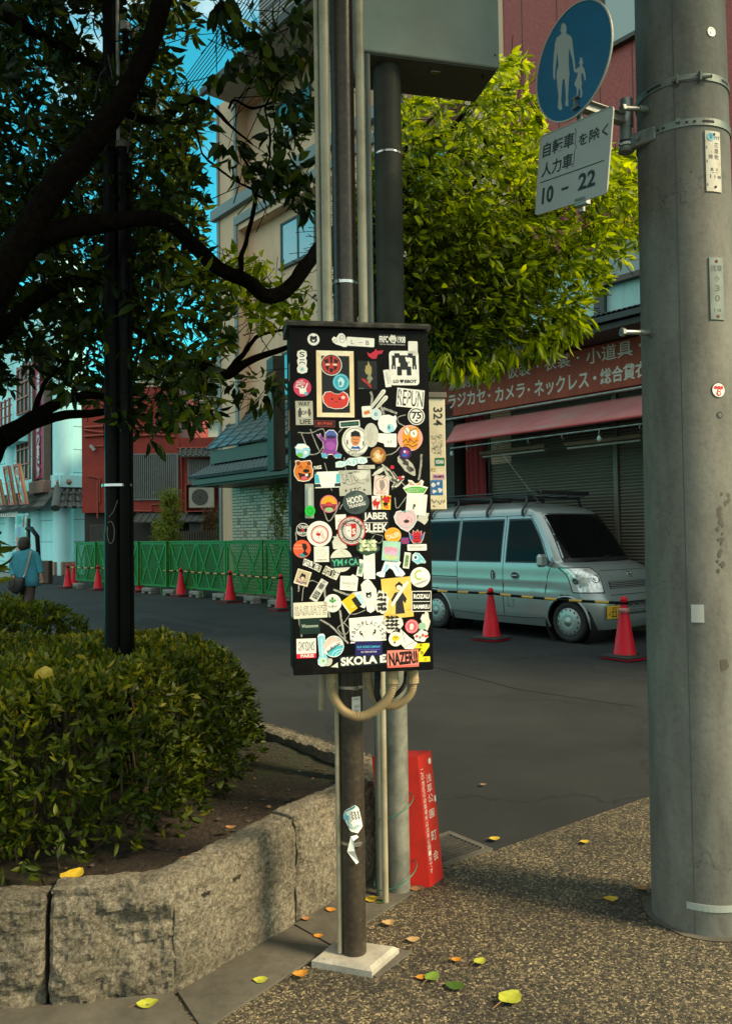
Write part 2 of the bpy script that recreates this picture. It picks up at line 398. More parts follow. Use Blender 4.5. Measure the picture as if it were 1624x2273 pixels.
# rough stone blocks
def stone(mb, a, b, thick, h0, h1, seed, rough=.018, mt=GRAN, zb=0.0):
    a = Vector(a); b = Vector(b); L = (b-a).length; u = (b-a)/L; nn = Vector((u.y, -u.x, 0))   # nn = outward (towards pavement)
    nu = max(3, int(L/.011)); nv = 30; nd = 6; vs = []; fs = []
    def disp(u_, z_, sidek):
        p = Vector((a.x+u.x*u_, a.y+u.y*u_, z_))+Vector((seed*3.1, 0, sidek))
        r = mnoise.fractal(p*9, .55, 2.1, 6)*rough*.75
        q = mnoise.noise(Vector((u_*5+seed*7, z_*6, seed)))
        r += rough*.9*(abs(q)*2-.5)      # split-face ridges
        return r
    rows = []
    for k in range(nv+1): rows.append(('f', k/nv))
    for k in range(1, nd+1): rows.append(('t', k/nd))
    for k in range(1, 5): rows.append(('b', k/4))
    for kind, s in rows:
        for i in range(nu+1):
            uu = L*i/nu; hh = h0+(h1-h0)*i/nu + .010*mnoise.noise(Vector((uu*11, seed*5, 0)))+.006*mnoise.noise(Vector((uu*40, seed*5, 2)))
            e = min(uu, L-uu); ed = -max(0, .012-e)*1.0
            if kind == 'f':
                zz = zb+(hh-zb)*s; d = disp(uu, zz, 0)*min(1, (1-s)*5+.35) + ed
                if s > .93: d -= .012
                p = a+u*uu+nn*d; p.z = zz
            elif kind == 't':
                p = a+u*uu-nn*(thick*s+.004); p.z = hh+.006*mnoise.fractal(Vector((p.x*16, p.y*16, seed)), 1, 2, 4)-(.010 if s < .2 or s == 1 else 0) + ed*.3
            else:
                p = a+u*uu-nn*(thick+.005*mnoise.noise(Vector((uu*9, s*5, seed)))); p.z = hh-.012-(hh-zb-.02)*s
            # soften the ends
            vs.append(tuple(p))
    m = nu+1
    for r in range(len(rows)-1):
        for i in range(nu): fs.append((r*m+i, r*m+i+1, (r+1)*m+i+1, (r+1)*m+i))
    fs.append(tuple(r*m for r in range(len(rows)))); fs.append(tuple(r*m+nu for r in range(len(rows)-1, -1, -1)))
    mb.add(vs, fs, mt, False)
wall = thing('stone_planter_wall', 'rough granite block wall around the hedge bed, lit warm along the pavement', 'stone wall', tuple(B))
def block(a, b, h0, h1, seed, thick=.13, **k):
    m_ = MB(); stone(m_, a, b, thick, h0, h1, seed, **k); return m_.build('stone_block', wall)
j1 = on(92, 2268); lf = lambda s: A.lerp(B, s)
sJ = (j1-A).length/(B-A).length
block(A+dAB*-1.6, lf(sJ)-dAB*1.0, .33, .34, 9)
block(lf(sJ)-dAB*.985, lf(sJ)-dAB*.010, .345, .325, 1, rough=.026)
block(lf(sJ)+dAB*.006, B-dAB*.004, .345, .352, 2, rough=.026)
j2 = on(662, 2052); s2 = (j2-B).dot(dBC)
block(B+dBC*.004, B+dBC*(s2-.004), .350, .385, 3, rough=.009)
block(B+dBC*(s2+.004), C, .392, .40, 4, rough=.010)
E1 = (D1-C).normalized()
block(C+E1*.02, D1, .385, .33, 5, rough=.012)
kd = (D2-D1).normalized()
def kerb(p, q, h0, h1, seed): 
    m_ = MB(); stone(m_, p, q, .12, h0, h1, seed, rough=.012); m_.build('stone_block', wall)
kerb(D1+kd*.02, D1+kd*.56, .335, .325, 6); kerb(D1+kd*.57, D2, .325, .31, 7)
kd2 = (D3-D2).normalized()
for i in range(6): kerb(D2+kd2*(i*1.05+.01), D2+kd2*((i+1)*1.05), .31, .31, 10+i)
# drain grate
dr2 = Vector((-dr.y, dr.x, 0)); go = on(1072, 1888)
fr = Fr((go.x, go.y, .0), tuple(-dr), tuple(dr2), (0, 0, 1))
GRATE_ = mat('grate_steel', (.06, .06, .055), .6, .3, .3, 30, spec=.2)
dt = thing('drain_grate', 'steel bar drain grate in a concrete rim at the road edge beside the red board', 'drain grate', tuple(fr.p(.2, .1)))
m_ = MB(); gw, gd = .40, .22
for (u, v) in (((-.03, gw+.03), (-.03, 0)), ((-.03, gw+.03), (gd, gd+.03)), ((-.03, 0), (0, gd)), ((gw, gw+.03), (0, gd))): m_.box(fr, u, v, (0, .012), SLAB)
m_.build('rim', dt)
m_ = MB(); m_.box(fr, (0, gw), (0, gd), (.0085, .0095), BLACK)
for k in range(9): m_.box(fr, (.005, gw-.005), (.012+k*.024, .020+k*.024), (.0095, .016), GRATE_)
m_.box(fr, (0, .008), (0, gd), (.0095, .017), STEEL); m_.box(fr, (gw-.008, gw), (0, gd), (.0095, .017), STEEL)
m_.build('grate', dt)
# ---------------------------------------------------------------- poles and cabinets in the foreground
BROWN = mat('brown_painted_steel', (.034, .027, .019), .34, 0, .25, 9, spec=.4, dirt=(.060, .050, .038), dscale=60)
CREAM = mat('cream_pvc_pipe', (.34, .31, .215), .42, 0, .16, 7, dirt=(.20, .175, .11), dscale=4)
HOSE = mat('corrugated_cream_hose', (.34, .26, .14), .5, 0, .15, 12, dirt=(.26, .19, .10), dscale=12)
GALV = mat('weathered_galvanised_steel', (.27, .27, .225), .55, .35, .28, 16, dirt=(.16, .17, .14), dscale=7, bmp=.2, bscale=80)
CONC = concrete('pole_concrete', (.130, .132, .116)); PLATE = concrete('base_plate_concrete', (.33, .31, .26), False)
CABB = mat('black_cabinet_paint', (.003, .003, .0032), .5, 0, .3, 9, dirt=(.008, .0078, .007), dscale=11, spec=.10)
CABE = mat('beige_cabinet_paint', (.78, .70, .50), .5, 0, .08, 6, dirt=(.60, .52, .35), dscale=5)
def up(p, z): return Vector((p.x, p.y, z))
P = at(786, 2100, 2.745); PX, PY = P.x, P.y; TOPZ = 5.6
pole = thing('brown_steel_pole', 'brown round steel pole on a square concrete foot, carrying the stickered black cabinet', 'pole', (PX, PY, 0))
m_ = MB(); m_.tube([(PX, PY, .03), (PX, PY, 1.6), (PX, PY, TOPZ)], [.0405, .040, .040], 40, BROWN); m_.build('shaft', pole)
pl = [on(691, 2126, .036), on(825, 2150, .036), on(885, 2099, .036), on(747, 2080, .036)]
cc = sum(pl, Vector())/4; pfr = Fr(tuple(up(cc, 0)), tuple((pl[1]-pl[0])), tuple((pl[3]-pl[0])), (0, 0, 1))
m_ = MB(); q0 = [p for p in pl]; inn = [cc.lerp(p, .87) for p in pl]
vs = [(p.x, p.y, 0) for p in q0]+[(p.x, p.y, .026) for p in q0]+[(p.x, p.y, .036) for p in inn]
m_.add(vs, [(0, 1, 5, 4), (1, 2, 6, 5), (2, 3, 7, 6), (3, 0, 4, 7), (4, 5, 9, 8), (5, 6, 10, 9), (6, 7, 11, 10), (7, 4, 8, 11), (8, 9, 10, 11)], PLATE)
m_.build('foot_plate', pole)
m_ = MB(); pad = [cc + (p-cc)*k + Vector((.012, .004, 0)) for p, k in zip(pl, (.98, 1.05, 1.22, 1.05))]
m_.add([(p.x, p.y, .0115) for p in pad]+[(p.x, p.y, 0) for p in pad], [(0, 1, 2, 3), (0, 4, 5, 1), (1, 5, 6, 2), (2, 6, 7, 3)], SLAB); m_.build('mortar_pad', pole)
def zof(px, py, D): return at(px, py, D).z
def band(name, parent, x, y, z, r, h=.010, mt=CHROME, buckle=None):
    m = MB(); m.lathe(Fr((x, y, z), (1, 0, 0), (0, 1, 0), (0, 0, 1)), [(r, -h/2), (r+.0016, -h/2), (r+.0016, h/2), (r, h/2)], 32, mt, False)
    if buckle is not None:
        f = Fr((x, y, z), (math.cos(buckle+math.pi/2), math.sin(buckle+math.pi/2), 0), (0, 0, 1), (math.cos(buckle), math.sin(buckle), 0))
        m.box(f, (-.012, .012), (-h*.7, h*.7), (r, r+.006), mt, .001)
    return m.build(name, parent)
for py in (1528, 1876): band('clamp_band', pole, PX, PY, zof(784, py, 2.70), .0405, buckle=-1.2)
band('clamp_band', pole, PX, PY, zof(760, 622, 2.70), .0405, buckle=-2.2)
def vpipe(parent, px, py, D, wpx, z0, z1, mt, name='conduit', n=20, joints=()):
    c = at(px, py, D); r = wpx/2*D/F; m = MB(); m.tube([(c.x, c.y, z0), (c.x, c.y, z1)], r, n, mt)
    for j in joints: m.tube([(c.x, c.y, j-.02), (c.x, c.y, j+.02)], r*1.1, n, mt)
    m.build(name, parent, label=None) if False else m.build(name, parent); return c, r
ztop = zof(764, 706, 2.6)
vpipe(pole, 710, 706, 2.70, 12, ztop, TOPZ, CREAM); vpipe(pole, 727, 706, 2.68, 22, ztop, TOPZ, CREAM)
vpipe(pole, 806, 706, 2.72, 21, ztop, TOPZ, CREAM); vpipe(pole, 754, 2098, 2.73, 10.5, .04, zof(747, 1490, 2.7), CREAM, joints=(zof(750, 1870, 2.7),))
# marks on the lower pole
class CylFr:
    def __init__(s, cx, cy, R, th0, z0, taper=0): s.c = (cx, cy); s.R = R; s.t = th0; s.z = z0; s.k = taper; s.N = Vector((math.cos(th0), math.sin(th0), 0))
    def p(s, u, v, n=0):
        R = s.R - s.k*v; t = s.t + u/s.R
        return Vector((s.c[0]+(R+n)*math.cos(t), s.c[1]+(R+n)*math.sin(t), s.z+v))
def cylhit(cx, cy, R, px, py, taper=0.0, z0=0):
    d = ray(px, py); Rk = R
    for _ in range(4):
        ox, oy = -cx, -cy; a = d.x*d.x+d.y*d.y; b = 2*(ox*d.x+oy*d.y); c = ox*ox+oy*oy-Rk*Rk; q = b*b-4*a*c
        t = (-b-math.sqrt(max(q, 0)))/(2*a); p = CAM + d*t; Rk = R - taper*(p.z-z0)
    return math.atan2(p.y-cy, p.x-cx), p.z
def arc_sheet(mb, f, u0, u1, v0, v1, n0, n1, mt, k=8):
    for i in range(k):
        a, b = u0+(u1-u0)*i/k, u0+(u1-u0)*(i+1)/k
        vs = [f.p(a, v0, n1), f.p(b, v0, n1), f.p(b, v1, n1), f.p(a, v1, n1), f.p(a, v0, n0), f.p(b, v0, n0), f.p(b, v1, n0), f.p(a, v1, n0)]
        fs = [(0, 1, 2, 3), (0, 4, 5, 1), (2, 6, 7, 3)]
        if i == 0: fs.append((0, 3, 7, 4))
        if i == k-1: fs.append((1, 5, 6, 2))
        mb.add(vs, fs, mt)
PW = paint('#e8e8e0'); PK = paint('#111111'); PTEAL = paint('#2f8f9a'); PCY = paint('#7fc8d8'); PRED = paint('#c4201c')
th, z = cylhit(PX, PY, .0405, 791, 1568); f = CylFr(PX, PY, .0405, th, z)
m_ = MB(); arc_sheet(m_, f, -.016, .016, -.032, .032, 0, .0012, PW); m_.text(f, 'CAUT', -.002, .024, .018, .006, PK, .0018); m_.text(f, 'W', 0, -.020, .016, .018, paint('#6a6a62'), .0018); m_.text(f, 'IIII', 0, 0, .015, .010, paint('#8d8a80'), .0018); m_.build('label_sticker', pole)
th, z = cylhit(PX, PY, .0405, 784, 1818); f = CylFr(PX, PY, .0405, th, z)
m_ = MB()
def arcpoly(mb, f, poly, n, mt, k=9, rows=14):
    y0 = min(p[1] for p in poly)+1e-5; y1 = max(p[1] for p in poly)-1e-5; vs = []
    for j in range(rows+1):
        y = y0+(y1-y0)*j/rows; xs = []
        for (ax, ay), (bx_, by_) in zip(poly, poly[1:]+poly[:1]):
            if (ay > y) != (by_ > y): xs.append(ax+(bx_-ax)*(y-ay)/(by_-ay))
        a_, b_ = min(xs), max(xs)
        for i in range(k+1): vs.append(f.p(a_+(b_-a_)*i/k, y, n+.0012*math.sin(i*1.3+j*.9)**2))
    mb.add(vs, [(j*(k+1)+i, j*(k+1)+i+1, (j+1)*(k+1)+i+1, (j+1)*(k+1)+i) for j in range(rows) for i in range(k)], mt)
def wig(mb, f, x0, y0, x1, y1, w, amp, nn, mt, n):
    pts = [(x0+(x1-x0)*i/nn + (amp if i % 2 else -amp), y0+(y1-y0)*i/nn) for i in range(nn+1)]; stroke(mb, f, pts, w, mt, n)
def stroke(mb, f, pts, w, mt, n, closed=False, taper=False):
    L = len(pts); out = []
    for i, (x, y) in enumerate(pts):
        a = pts[(i-1) % L] if (i or closed) else pts[0]; b = pts[(i+1) % L] if (i < L-1 or closed) else pts[-1]
        dx, dy = b[0]-a[0], b[1]-a[1]; d = math.hypot(dx, dy) or 1; ww = w/2*(1 if not taper else .35+.65*math.sin(math.pi*i/(L-1)))
        out.append((x-dy/d*ww, y+dx/d*ww, x+dy/d*ww, y-dx/d*ww))
    vs = [];
    for a in out: vs += [f.p(a[0], a[1], n), f.p(a[2], a[3], n)]
    m = L if closed else L-1
    mb.add(vs, [(2*i, 2*i+1, (2*i+3) % (2*L), (2*i+2) % (2*L)) for i in range(m)], mt)
arcpoly(m_, f, [(-.036, .006), (-.028, .028), (.006, .046), (.018, .036), (.034, -.028), (.014, -.048), (-.010, -.040), (-.022, -.016)], .0010, PW)
arcpoly(m_, f, [(-.035, .020), (.004, .045), (.008, .038), (-.022, .026)], .0028, PTEAL, 6, 6)
arcpoly(m_, f, [(-.034, .0), (-.026, .022), (-.017, .014), (-.020, -.01)], .0028, PCY, 4, 6)
for q in (-.006, .004, .014): wig(m_, f, q, .026, q+.006, -.002, .0028, .002, 6, PK, .0036)
for q in (-.02, -.014): wig(m_, f, q, .012, q+.008, -.03, .0022, .002, 7, PTEAL, .0036)
m_.text(f, 'EVEN', .010, -.026, .024, .012, PTEAL, .0036, rot=.3)
m_.build('torn_sticker', pole, label='torn pale blue and white sticker curling off the lower pole')
th2, z2 = cylhit(PX, PY, .0405, 783, 1880); f = CylFr(PX, PY, .0405, th2, z2)
m_ = MB(); m_.add([f.p(-.006, .035, .002), f.p(.012, .040, .004), f.p(.016, .034, .010), f.p(.002, .024, .012), f.p(-.014, -.010, .016), f.p(.004, -.006, .020), f.p(.016, -.048, .008), f.p(.008, -.052, .012)], [(0, 1, 2, 3), (0, 3, 5, 4), (4, 5, 6, 7)], PW)
m_.build('torn_sticker', pole, label='crumpled white strip of torn sticker hanging over the clamp')

# galvanised pole behind
gp = at(886, 1960, 3.27); GX, GY = gp.x, gp.y; gr = 46/2*3.27/F
gpole = thing('galvanised_pole', 'mottled grey galvanised pole tied with green wire beside the red board', 'pole', (GX, GY, 0))
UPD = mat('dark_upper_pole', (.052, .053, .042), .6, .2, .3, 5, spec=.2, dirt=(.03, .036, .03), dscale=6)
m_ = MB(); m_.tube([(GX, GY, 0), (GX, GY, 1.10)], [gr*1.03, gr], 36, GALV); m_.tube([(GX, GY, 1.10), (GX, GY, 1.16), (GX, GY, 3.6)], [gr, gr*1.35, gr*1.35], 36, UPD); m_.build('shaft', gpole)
GU = mat('upper_pole_grey', (.10, .115, .10), .6, .2, .3, 5)
vpipe(gpole, 855, 1985, 3.16, 14, 0, 1.35, CREAM); vpipe(gpole, 843, 1985, 3.22, 15, 0, 1.35, GU, 'conduit')
vpipe(gpole, 823, 700, 3.12, 13, 1.9, 3.3, GU, 'conduit', joints=(zof(820, 380, 3.12),))
band('clamp_band', gpole, GX, GY, zof(860, 329, 3.2), gr*1.37, .008)
GREEN = mat('green_tie_wire', (.02, .16, .11), .4)
def loop(zc, r0, tilt, ph):
    pts = []
    for k in range(29):
        a = 2*math.pi*k/28; pts.append((GX-.015+math.cos(a)*r0, GY-.01+math.sin(a)*r0*1.05, zc+tilt*math.cos(a+ph)))
    return pts
m_ = MB(); m_.tube(loop(.345, .075, .035, -.4), .0022, 6, GREEN); m_.build('tie_wire', gpole)
m_ = MB(); m_.tube(loop(.075, .085, .04, -.3), .0022, 6, GREEN); m_.build('tie_wire', gpole)

# black cabinet
a = .17; O = at(651.7, 1500, 2.50); cf = Fr(tuple(O), (math.cos(a), math.sin(a), 0), (0, 0, 1))
CH = cf.pix(641, 725)[1]; CW = cf.pix(962, 1486)[0]; CDP = .175
cab = thing('sticker_covered_cabinet', 'black metal cabinet with a front door covered in colourful stickers, strapped to the brown pole', 'cabinet', tuple(cf.p(CW/2, 0, -CDP/2)))
m_ = MB(); m_.box(cf, (.004, CW-.004), (.004, CH-.004), (-CDP, -.012), CABB, .002); m_.build('case', cab)
m_ = MB(); m_.box(cf, (0, CW), (0, CH), (-.0115, 0), CABB, .0025)
m_.build('door', cab)
m_ = MB()
prof = [(-CDP-.010, CH+.002), (.014, CH+.002), (.016, CH+.010), (-.004, CH+.022), (-CDP-.010, CH+.026)]
ends = [[cf.p(u, v, n) for n, v in prof] for u in (-.008, CW+.006)]; k = len(prof)
LID = mat('cabinet_lid_paint', (.03, .028, .024), .42, .1, .4, 12, dirt=(.12, .11, .09), dscale=14)
m_.add(ends[0]+ends[1], [tuple(range(k)), tuple(range(2*k-1, k-1, -1))]+[(i, k+i, k+(i+1) % k, (i+1) % k) for i in range(k)], LID); m_.build('lid', cab)
def c1(x, y): return cf.pix(619.3+x/4.1675, 695.9+y/4.1675)
def c2(x, y): return cf.pix(619.3+x/4.1675, 1099.4+y/4.1675)
# handle
hx0, hy0 = c1(237, 1575); hx1, hy1 = c2(322, 215); KF = 2.5/F/4.1675
m_ = MB(); m_.box(cf, (hx0, hx1), (hy1, hy0), (0, .004), mat('handle_metal', (.45, .44, .38), .35, .5), .002); m_.box(cf, (hx0+.007, hx1-.007), (hy1+.035, hy0-.012), (.004, .010), mat('handle_lever', (.62, .61, .55), .3, .6), .003); hnd = m_.build('handle', cab)
# side stickers on the left flank
sf = Fr(tuple(cf.p(0.004, 0, -CDP)), tuple(-cf.N*-1), (0, 0, 1)) if False else Fr(tuple(cf.p(.0035, 0, -.012)), tuple(-cf.N), (0, 0, 1), tuple(-cf.U))
for (u, v, w_, h_, col) in ((.05, .22, .07, .10, '#c9c9b8'), (.08, .42, .06, .08, '#8d8a80'), (.05, .62, .05, .10, '#6b5f4a'), (.09, .80, .06, .07, '#b56a4a'), (.06, .95, .05, .06, '#8a8f80')):
    m_ = MB(); m_.flat(sf, [(u-w_/2, v-h_/2), (u+w_/2, v-h_/2+.005), (u+w_/2, v+h_/2), (u-w_/2, v+h_/2-.004)], .001, paint(col)); m_.build('flank_sticker', cab)
# hoses below
def hz(x, y): return (x/5.187+626.2, y/5.187+1461.2)
def spline(pts, n):
    pts = [Vector(p) for p in pts]; P_ = [pts[0]*2-pts[1]]+pts+[pts[-1]*2-pts[-2]]; out = []
    for i in range(1, len(P_)-2):
        for k in range(n):
            t = k/n; p0, p1_, p2_, p3 = P_[i-1:i+3]
            out.append(.5*((2*p1_)+(p2_-p0)*t+(2*p0-5*p1_+4*p2_-p3)*t*t+(3*p1_-p0-3*p2_+p3)*t**3))
    out.append(pts[-1]); return out
def resample(pts, step):
    out = [pts[0]]; acc = 0
    for a_, b_ in zip(pts, pts[1:]):
        L = (b_-a_).length
        while acc+L >= step:
            t = (step-acc)/L; a_ = a_.lerp(b_, t); out.append(a_); L = (b_-a_).length; acc = 0
        acc += L
    return out
def hose(pix, D, wpx, mt, name='flexible_hose', dD=None, rib=.0052):
    pts = [at(*hz(x, y), D+(dD[i] if dD else 0)) for i, (x, y) in enumerate(pix)]
    pts = resample(spline(pts, 14), rib/4); r = wpx/5.187/2*D/F
    rad = [r*(1.0 if (i % 4) in (0, 1) else .80) for i in range(len(pts))]
    m = MB(); m.tube(pts, rad, 16, mt, smooth=False); return m.build(name, cab)
def conn(x0, x1, y0, y1, D, name='hose_connector', mt=None):
    c = at(*hz((x0+x1)/2, y0), D); z1 = at(*hz((x0+x1)/2, y1), D).z; r = (x1-x0)/5.187/2*D/F; m = MB(); mt = mt or HOSE
    m.lathe(Fr((c.x, c.y, 0), (1, 0, 0), (0, 1, 0), (0, 0, 1)), [(r*.3, c.z+.01), (r*.92, c.z+.01), (r*.92, (c.z*.55+z1*.45)), (r, c.z*.5+z1*.5), (r, z1), (r*.3, z1)], 12, mt, False); m.build(name, cab)
hose([(568, 250), (572, 340), (610, 480), (715, 610), (880, 672), (1040, 620), (1180, 500), (1248, 390), (1272, 250)], 2.60, 112, HOSE)
conn(515, 625, 190, 272, 2.60); conn(1200, 1340, 150, 286, 2.60)
hose([(985, 190), (1000, 300), (1055, 430), (1150, 530), (1290, 545), (1420, 470), (1490, 360), (1500, 250)], 2.655, 105, HOSE)
conn(925, 1040, 160, 212, 2.655); conn(1425, 1570, 150, 282, 2.655)
hose([(1098, 150), (1095, 300), (1090, 400), (1115, 490)], 2.63, 78, BLACK)
hose([(1425, 150), (1410, 290), (1340, 390), (1230, 470)], 2.70, 58, BLACK, 'black_cable')
m_ = MB(); c = at(*hz(460, 200), 2.68); m_.tube([at(*hz(462, 180), 2.68), at(*hz(458, 400), 2.68), at(*hz(448, 575), 2.68), at(*hz(446, 600), 2.68)], [.0115, .0110, .0100, .006], 14, CREAM); m_.build('pipe_stub', cab)

# beige cabinet on the galvanised pole
bf = Fr(tuple(at(858, 1133, 3.05)), (math.cos(.1), math.sin(.1), 0), (0, 0, 1)); BW = bf.pix(991, 1133)[0]; BH = bf.pix(991, 884)[1]
bc = thing('beige_cabinet', 'narrow beige metal cabinet stencilled 324, half hidden behind the black one', 'cabinet', tuple(bf.p(BW/2, 0, -.07)))
m_ = MB(); m_.box(bf, (0, BW), (0, BH), (-.14, 0), CABE, .003); m_.build('case', bc)
m_ = MB(); m_.box(bf, (-.006, BW+.006), (BH, BH+.022), (-.146, .008), mat('lid_grey_brown', (.16, .14, .11), .5, .1), .003); m_.build('lid', bc)
def c1b(x, y): return bf.pix(619.3+x/4.1675, 695.9+y/4.1675, .001)
def c2b(x, y): return bf.pix(619.3+x/4.1675, 1099.4+y/4.1675, .001)
K3 = 3.05/F/4.1675
u, v = c1b(1468, 952); m_ = MB(); m_.text(bf, '324', u, v, 172*K3, 84*K3, paint('#2a261e'), .001, rot=-math.pi/2, off=.01); m_.build('stencilled_number', bc)
m_ = MB(); u, v = c1b(1460, 1210)
rr = random.Random(3)
for i in range(70):
    x, y = u+rr.uniform(-.021, .021), v+rr.uniform(-.036, .036); t = rr.uniform(0, 3.1); l = rr.uniform(.002, .006)
    stroke(m_, bf, [(x-l*math.cos(t), y-l*math.sin(t)), (x+.001, y+.001), (x+l*math.cos(t+.8), y+l*math.sin(t+.8))], .0011, paint('#4a4030'), .0012)
m_.build('doodle', bc)
def bst(x, y, w_, h_, cfun, col, txt=None, tcol='#ffffff', name='sticker'):
    u, v = cfun(x, y); m = MB(); f = bf.at(u, v, .001); w_ *= K3; h_ *= K3
    m.flat(f, [(-w_/2, -h_/2), (w_/2, -h_/2), (w_/2, h_/2), (-w_/2, h_/2)], 0, paint(col))
    if txt: m.text(f, txt, 0, 0, w_*.8, h_*.5, paint(tcol), .0008, off=.02)
    return m, f, bc
m_, f, _ = bst(1485, 1372, 92, 74, c1b, '#0f6b43', 'NONNA'); m_.build('sticker', bc, label='small green sticker with white lettering')
m_, f, _ = bst(1478, 1508, 118, 50, c1b, '#d7a6c0', 'FRAMPA', '#4a1838'); m_.build('sticker', bc)
m_, f, _ = bst(1432, 1442, 50, 36, c1b, '#d8c69a', '17', '#9a8250'); m_.build('sticker', bc)
m_, f, _ = bst(1458, 1610, 112, 140, c1b, '#2a6fb0')
for q in ((-.012, .010, .010), (.006, .014, .008), (.010, -.008, .012), (-.010, -.014, .009)): m_.flat(f, [(q[0]+q[2]*math.cos(k*1.05)*rr.uniform(.5, 1.2), q[1]+q[2]*math.sin(k*1.05)*rr.uniform(.5, 1.2)) for k in range(6)], .0008, paint('#e3e6e6'))
m_.build('sticker', bc, label='peeling blue and white sticker low on the beige cabinet')
u, v = c2b(1470, 55); m_ = MB(); f = bf.at(u, v, .001)
for pts in ([(-.026, .008), (-.014, -.006), (-.006, .006)], [(-.002, .002), (.008, -.012), (.014, .004), (.02, -.006), (.026, .006)], [(-.02, -.016), (-.012, -.02)]): stroke(m_, f, pts, .003, paint('#3a342a'), .0005)
m_.build('graffiti_tag', bc)

# overhead grey box
ZB = 3.335; ofl = at(805, 92, 3.146); ofr = at(1108, 132, 3.28); uo = (ofr-ofl); uo.z = 0
of = Fr((ofl.x, ofl.y, ZB), tuple(uo), (0, 0, 1)); OW = uo.length
ob = thing('overhead_utility_box', 'large pale grey-green utility box high on the galvanised pole, dark underneath', 'utility box', tuple(of.p(OW/2, 0, -.13)))
OG = mat('pale_grey_green_paint', (.25, .30, .27), .42, 0, .08, 3, dirt=(.22, .25, .22), dscale=2, bmp=.1, bscale=300, bdist=.0006)
m_ = MB(); m_.box(of, (0, OW), (0, 1.6), (-.27, 0), OG, .004); m_.build('case', ob)
m_ = MB(); m_.box(of, (.01, OW-.01), (-.006, -.0005), (-.26, -.012), mat('box_base', (.06, .065, .055), .6)); m_.box(of, (.30, .34), (-.012, -.006), (-.08, -.06), CHROME, .001); m_.build('base_panel', ob)
m_ = MB(); m_.cyl(of.p(OW-.05, -.006, -.06), of.p(OW-.05, -.016, -.06), .006, .006, 8, BLACK); m_.cyl(of.p(OW-.02, .05, -.0), of.p(OW-.02, .05, .003), .004, .004, 8, BLACK); m_.build('bolt', ob)

# red leaning board
RB = mat('red_sign_board', (.55, .022, .014), .35, 0, .12, 4, dirt=(.40, .02, .012), dscale=9)
P0 = on(954.4, 1973); T0 = at(926, 1680, 3.30); vv = (T0-P0); hR = vv.length
Rr = on(984, 1951); ur = Rr-P0; wR = ur.length
rb = thing('red_sign_board', 'leaning red box sign with white vertical Japanese writing, tied to the galvanised pole', 'sign', tuple(P0))
ul = Vector((-1, .10, 0)).normalized()*.185
def rp_(a_, b_, c_): return P0 + ur*a_ + ul*b_ + vv*c_
m_ = MB(); vs = [rp_(a_, b_, c_) for a_ in (0, 1) for b_ in (0, 1) for c_ in (0, 1)]
m_.add(vs, [(0, 1, 3, 2), (4, 6, 7, 5), (0, 4, 5, 1), (2, 3, 7, 6), (0, 2, 6, 4), (1, 5, 7, 3)], RB); m_.build('board', rb)
rf = Fr(tuple(P0), tuple(ur), tuple(vv)); 
if rf.N.y > 0: rf.N = -rf.N
WT = paint('#e6dccf'); m_ = MB()
# axis of the face is sheared: use true vv direction for rows
def colchars(s, uc, v0, v1, w_, h_, mt):
    for i, ch in enumerate(s):
        vc = v1-(v1-v0)*(i+.5)/len(s)
        m_.text(rf, ch, uc, vc, w_, h_, mt, .0012)
colchars('浅草公', wR*.62, hR*.615, hR*.845, .040, .034, WT); colchars('園', wR*.60, hR*.50, hR*.57, .040, .034, WT); colchars('町会', wR*.60, hR*.14, hR*.44, .040, .038, WT)
colchars('この地区の避難場所は浅草公園一帯です', wR*.20, hR*.10, hR*.90, .022, .0200, WT)
m_.build('lettering', rb)
m_ = MB(); f = rf.at(wR*.80, hR*.93, .0012); m_.flat(f, [(.011*math.cos(k), .013*math.sin(k)) for k in [i*.52 for i in range(12)]], 0, WT); f = rf.at(wR*.93, hR*.63, .0012); m_.flat(f, [(-.007, -.012), (.008, -.010), (.007, .014), (-.006, .012)], 0, WT); m_.build('sticker', rb)

# black lamp post
LD = 3.9; L0 = at(254, 1300, LD); LX, LY = L0.x, L0.y
lamp = thing('black_lamp_post', 'tall black post with side conduits rising out of the hedge', 'lamp post', (LX, LY, 0))
m_ = MB(); m_.tube([(LX, LY, .2), (LX, LY, 1.45), (LX, LY, 1.46), (LX, LY, 5.6)], [.046, .046, .0415, .0405], 32, IRON); m_.build('shaft', lamp)
zB = zof(262, 322, LD-.02); c, r = vpipe(lamp, 279, 1300, LD-.03, 25, .2, zB, IRON, 'conduit'); m_ = MB(); m_.tube([(c.x, c.y, zB-.025), (c.x, c.y, zB+.004), (c.x, c.y, zB+.015)], [.036, .038, .022], 16, mat('pipe_cap', (.07, .065, .055), .6)); m_.build('pipe_cap', lamp)
vpipe(lamp, 262, 200, LD-.03, 8, zB, 5.6, STEEL, 'conduit')
zC = zof(281, 345, LD); c, r = vpipe(lamp, 293.5, 1300, LD-.01, 9, .2, zC, IRON, 'conduit'); m_ = MB(); m_.tube([(c.x, c.y, zC-.02), (c.x, c.y, zC+.004)], [.014, .015], 10, mat('pipe_cap', (.07, .065, .055), .6)); m_.build('pipe_cap', lamp)
m_ = MB(); zc = zof(262, 1078, LD); ctr = Vector((LX+.022, LY-.01, zc)); ell = [(ctr.x+.074*math.cos(k*.2618), ctr.y+.058*math.sin(k*.2618)) for k in range(24)]
vs = [(x, y, zc+dz) for dz in (-.006, .006) for x, y in ell]; m_.add(vs, [(i, (i+1) % 24, 24+(i+1) % 24, 24+i) for i in range(24)], CHROME); m_.build('clamp_band', lamp)
for py in (20, 78, 135, 228):
    band('ring_joint', lamp, LX, LY, zof(238, py, LD), .041, .006, IRON)
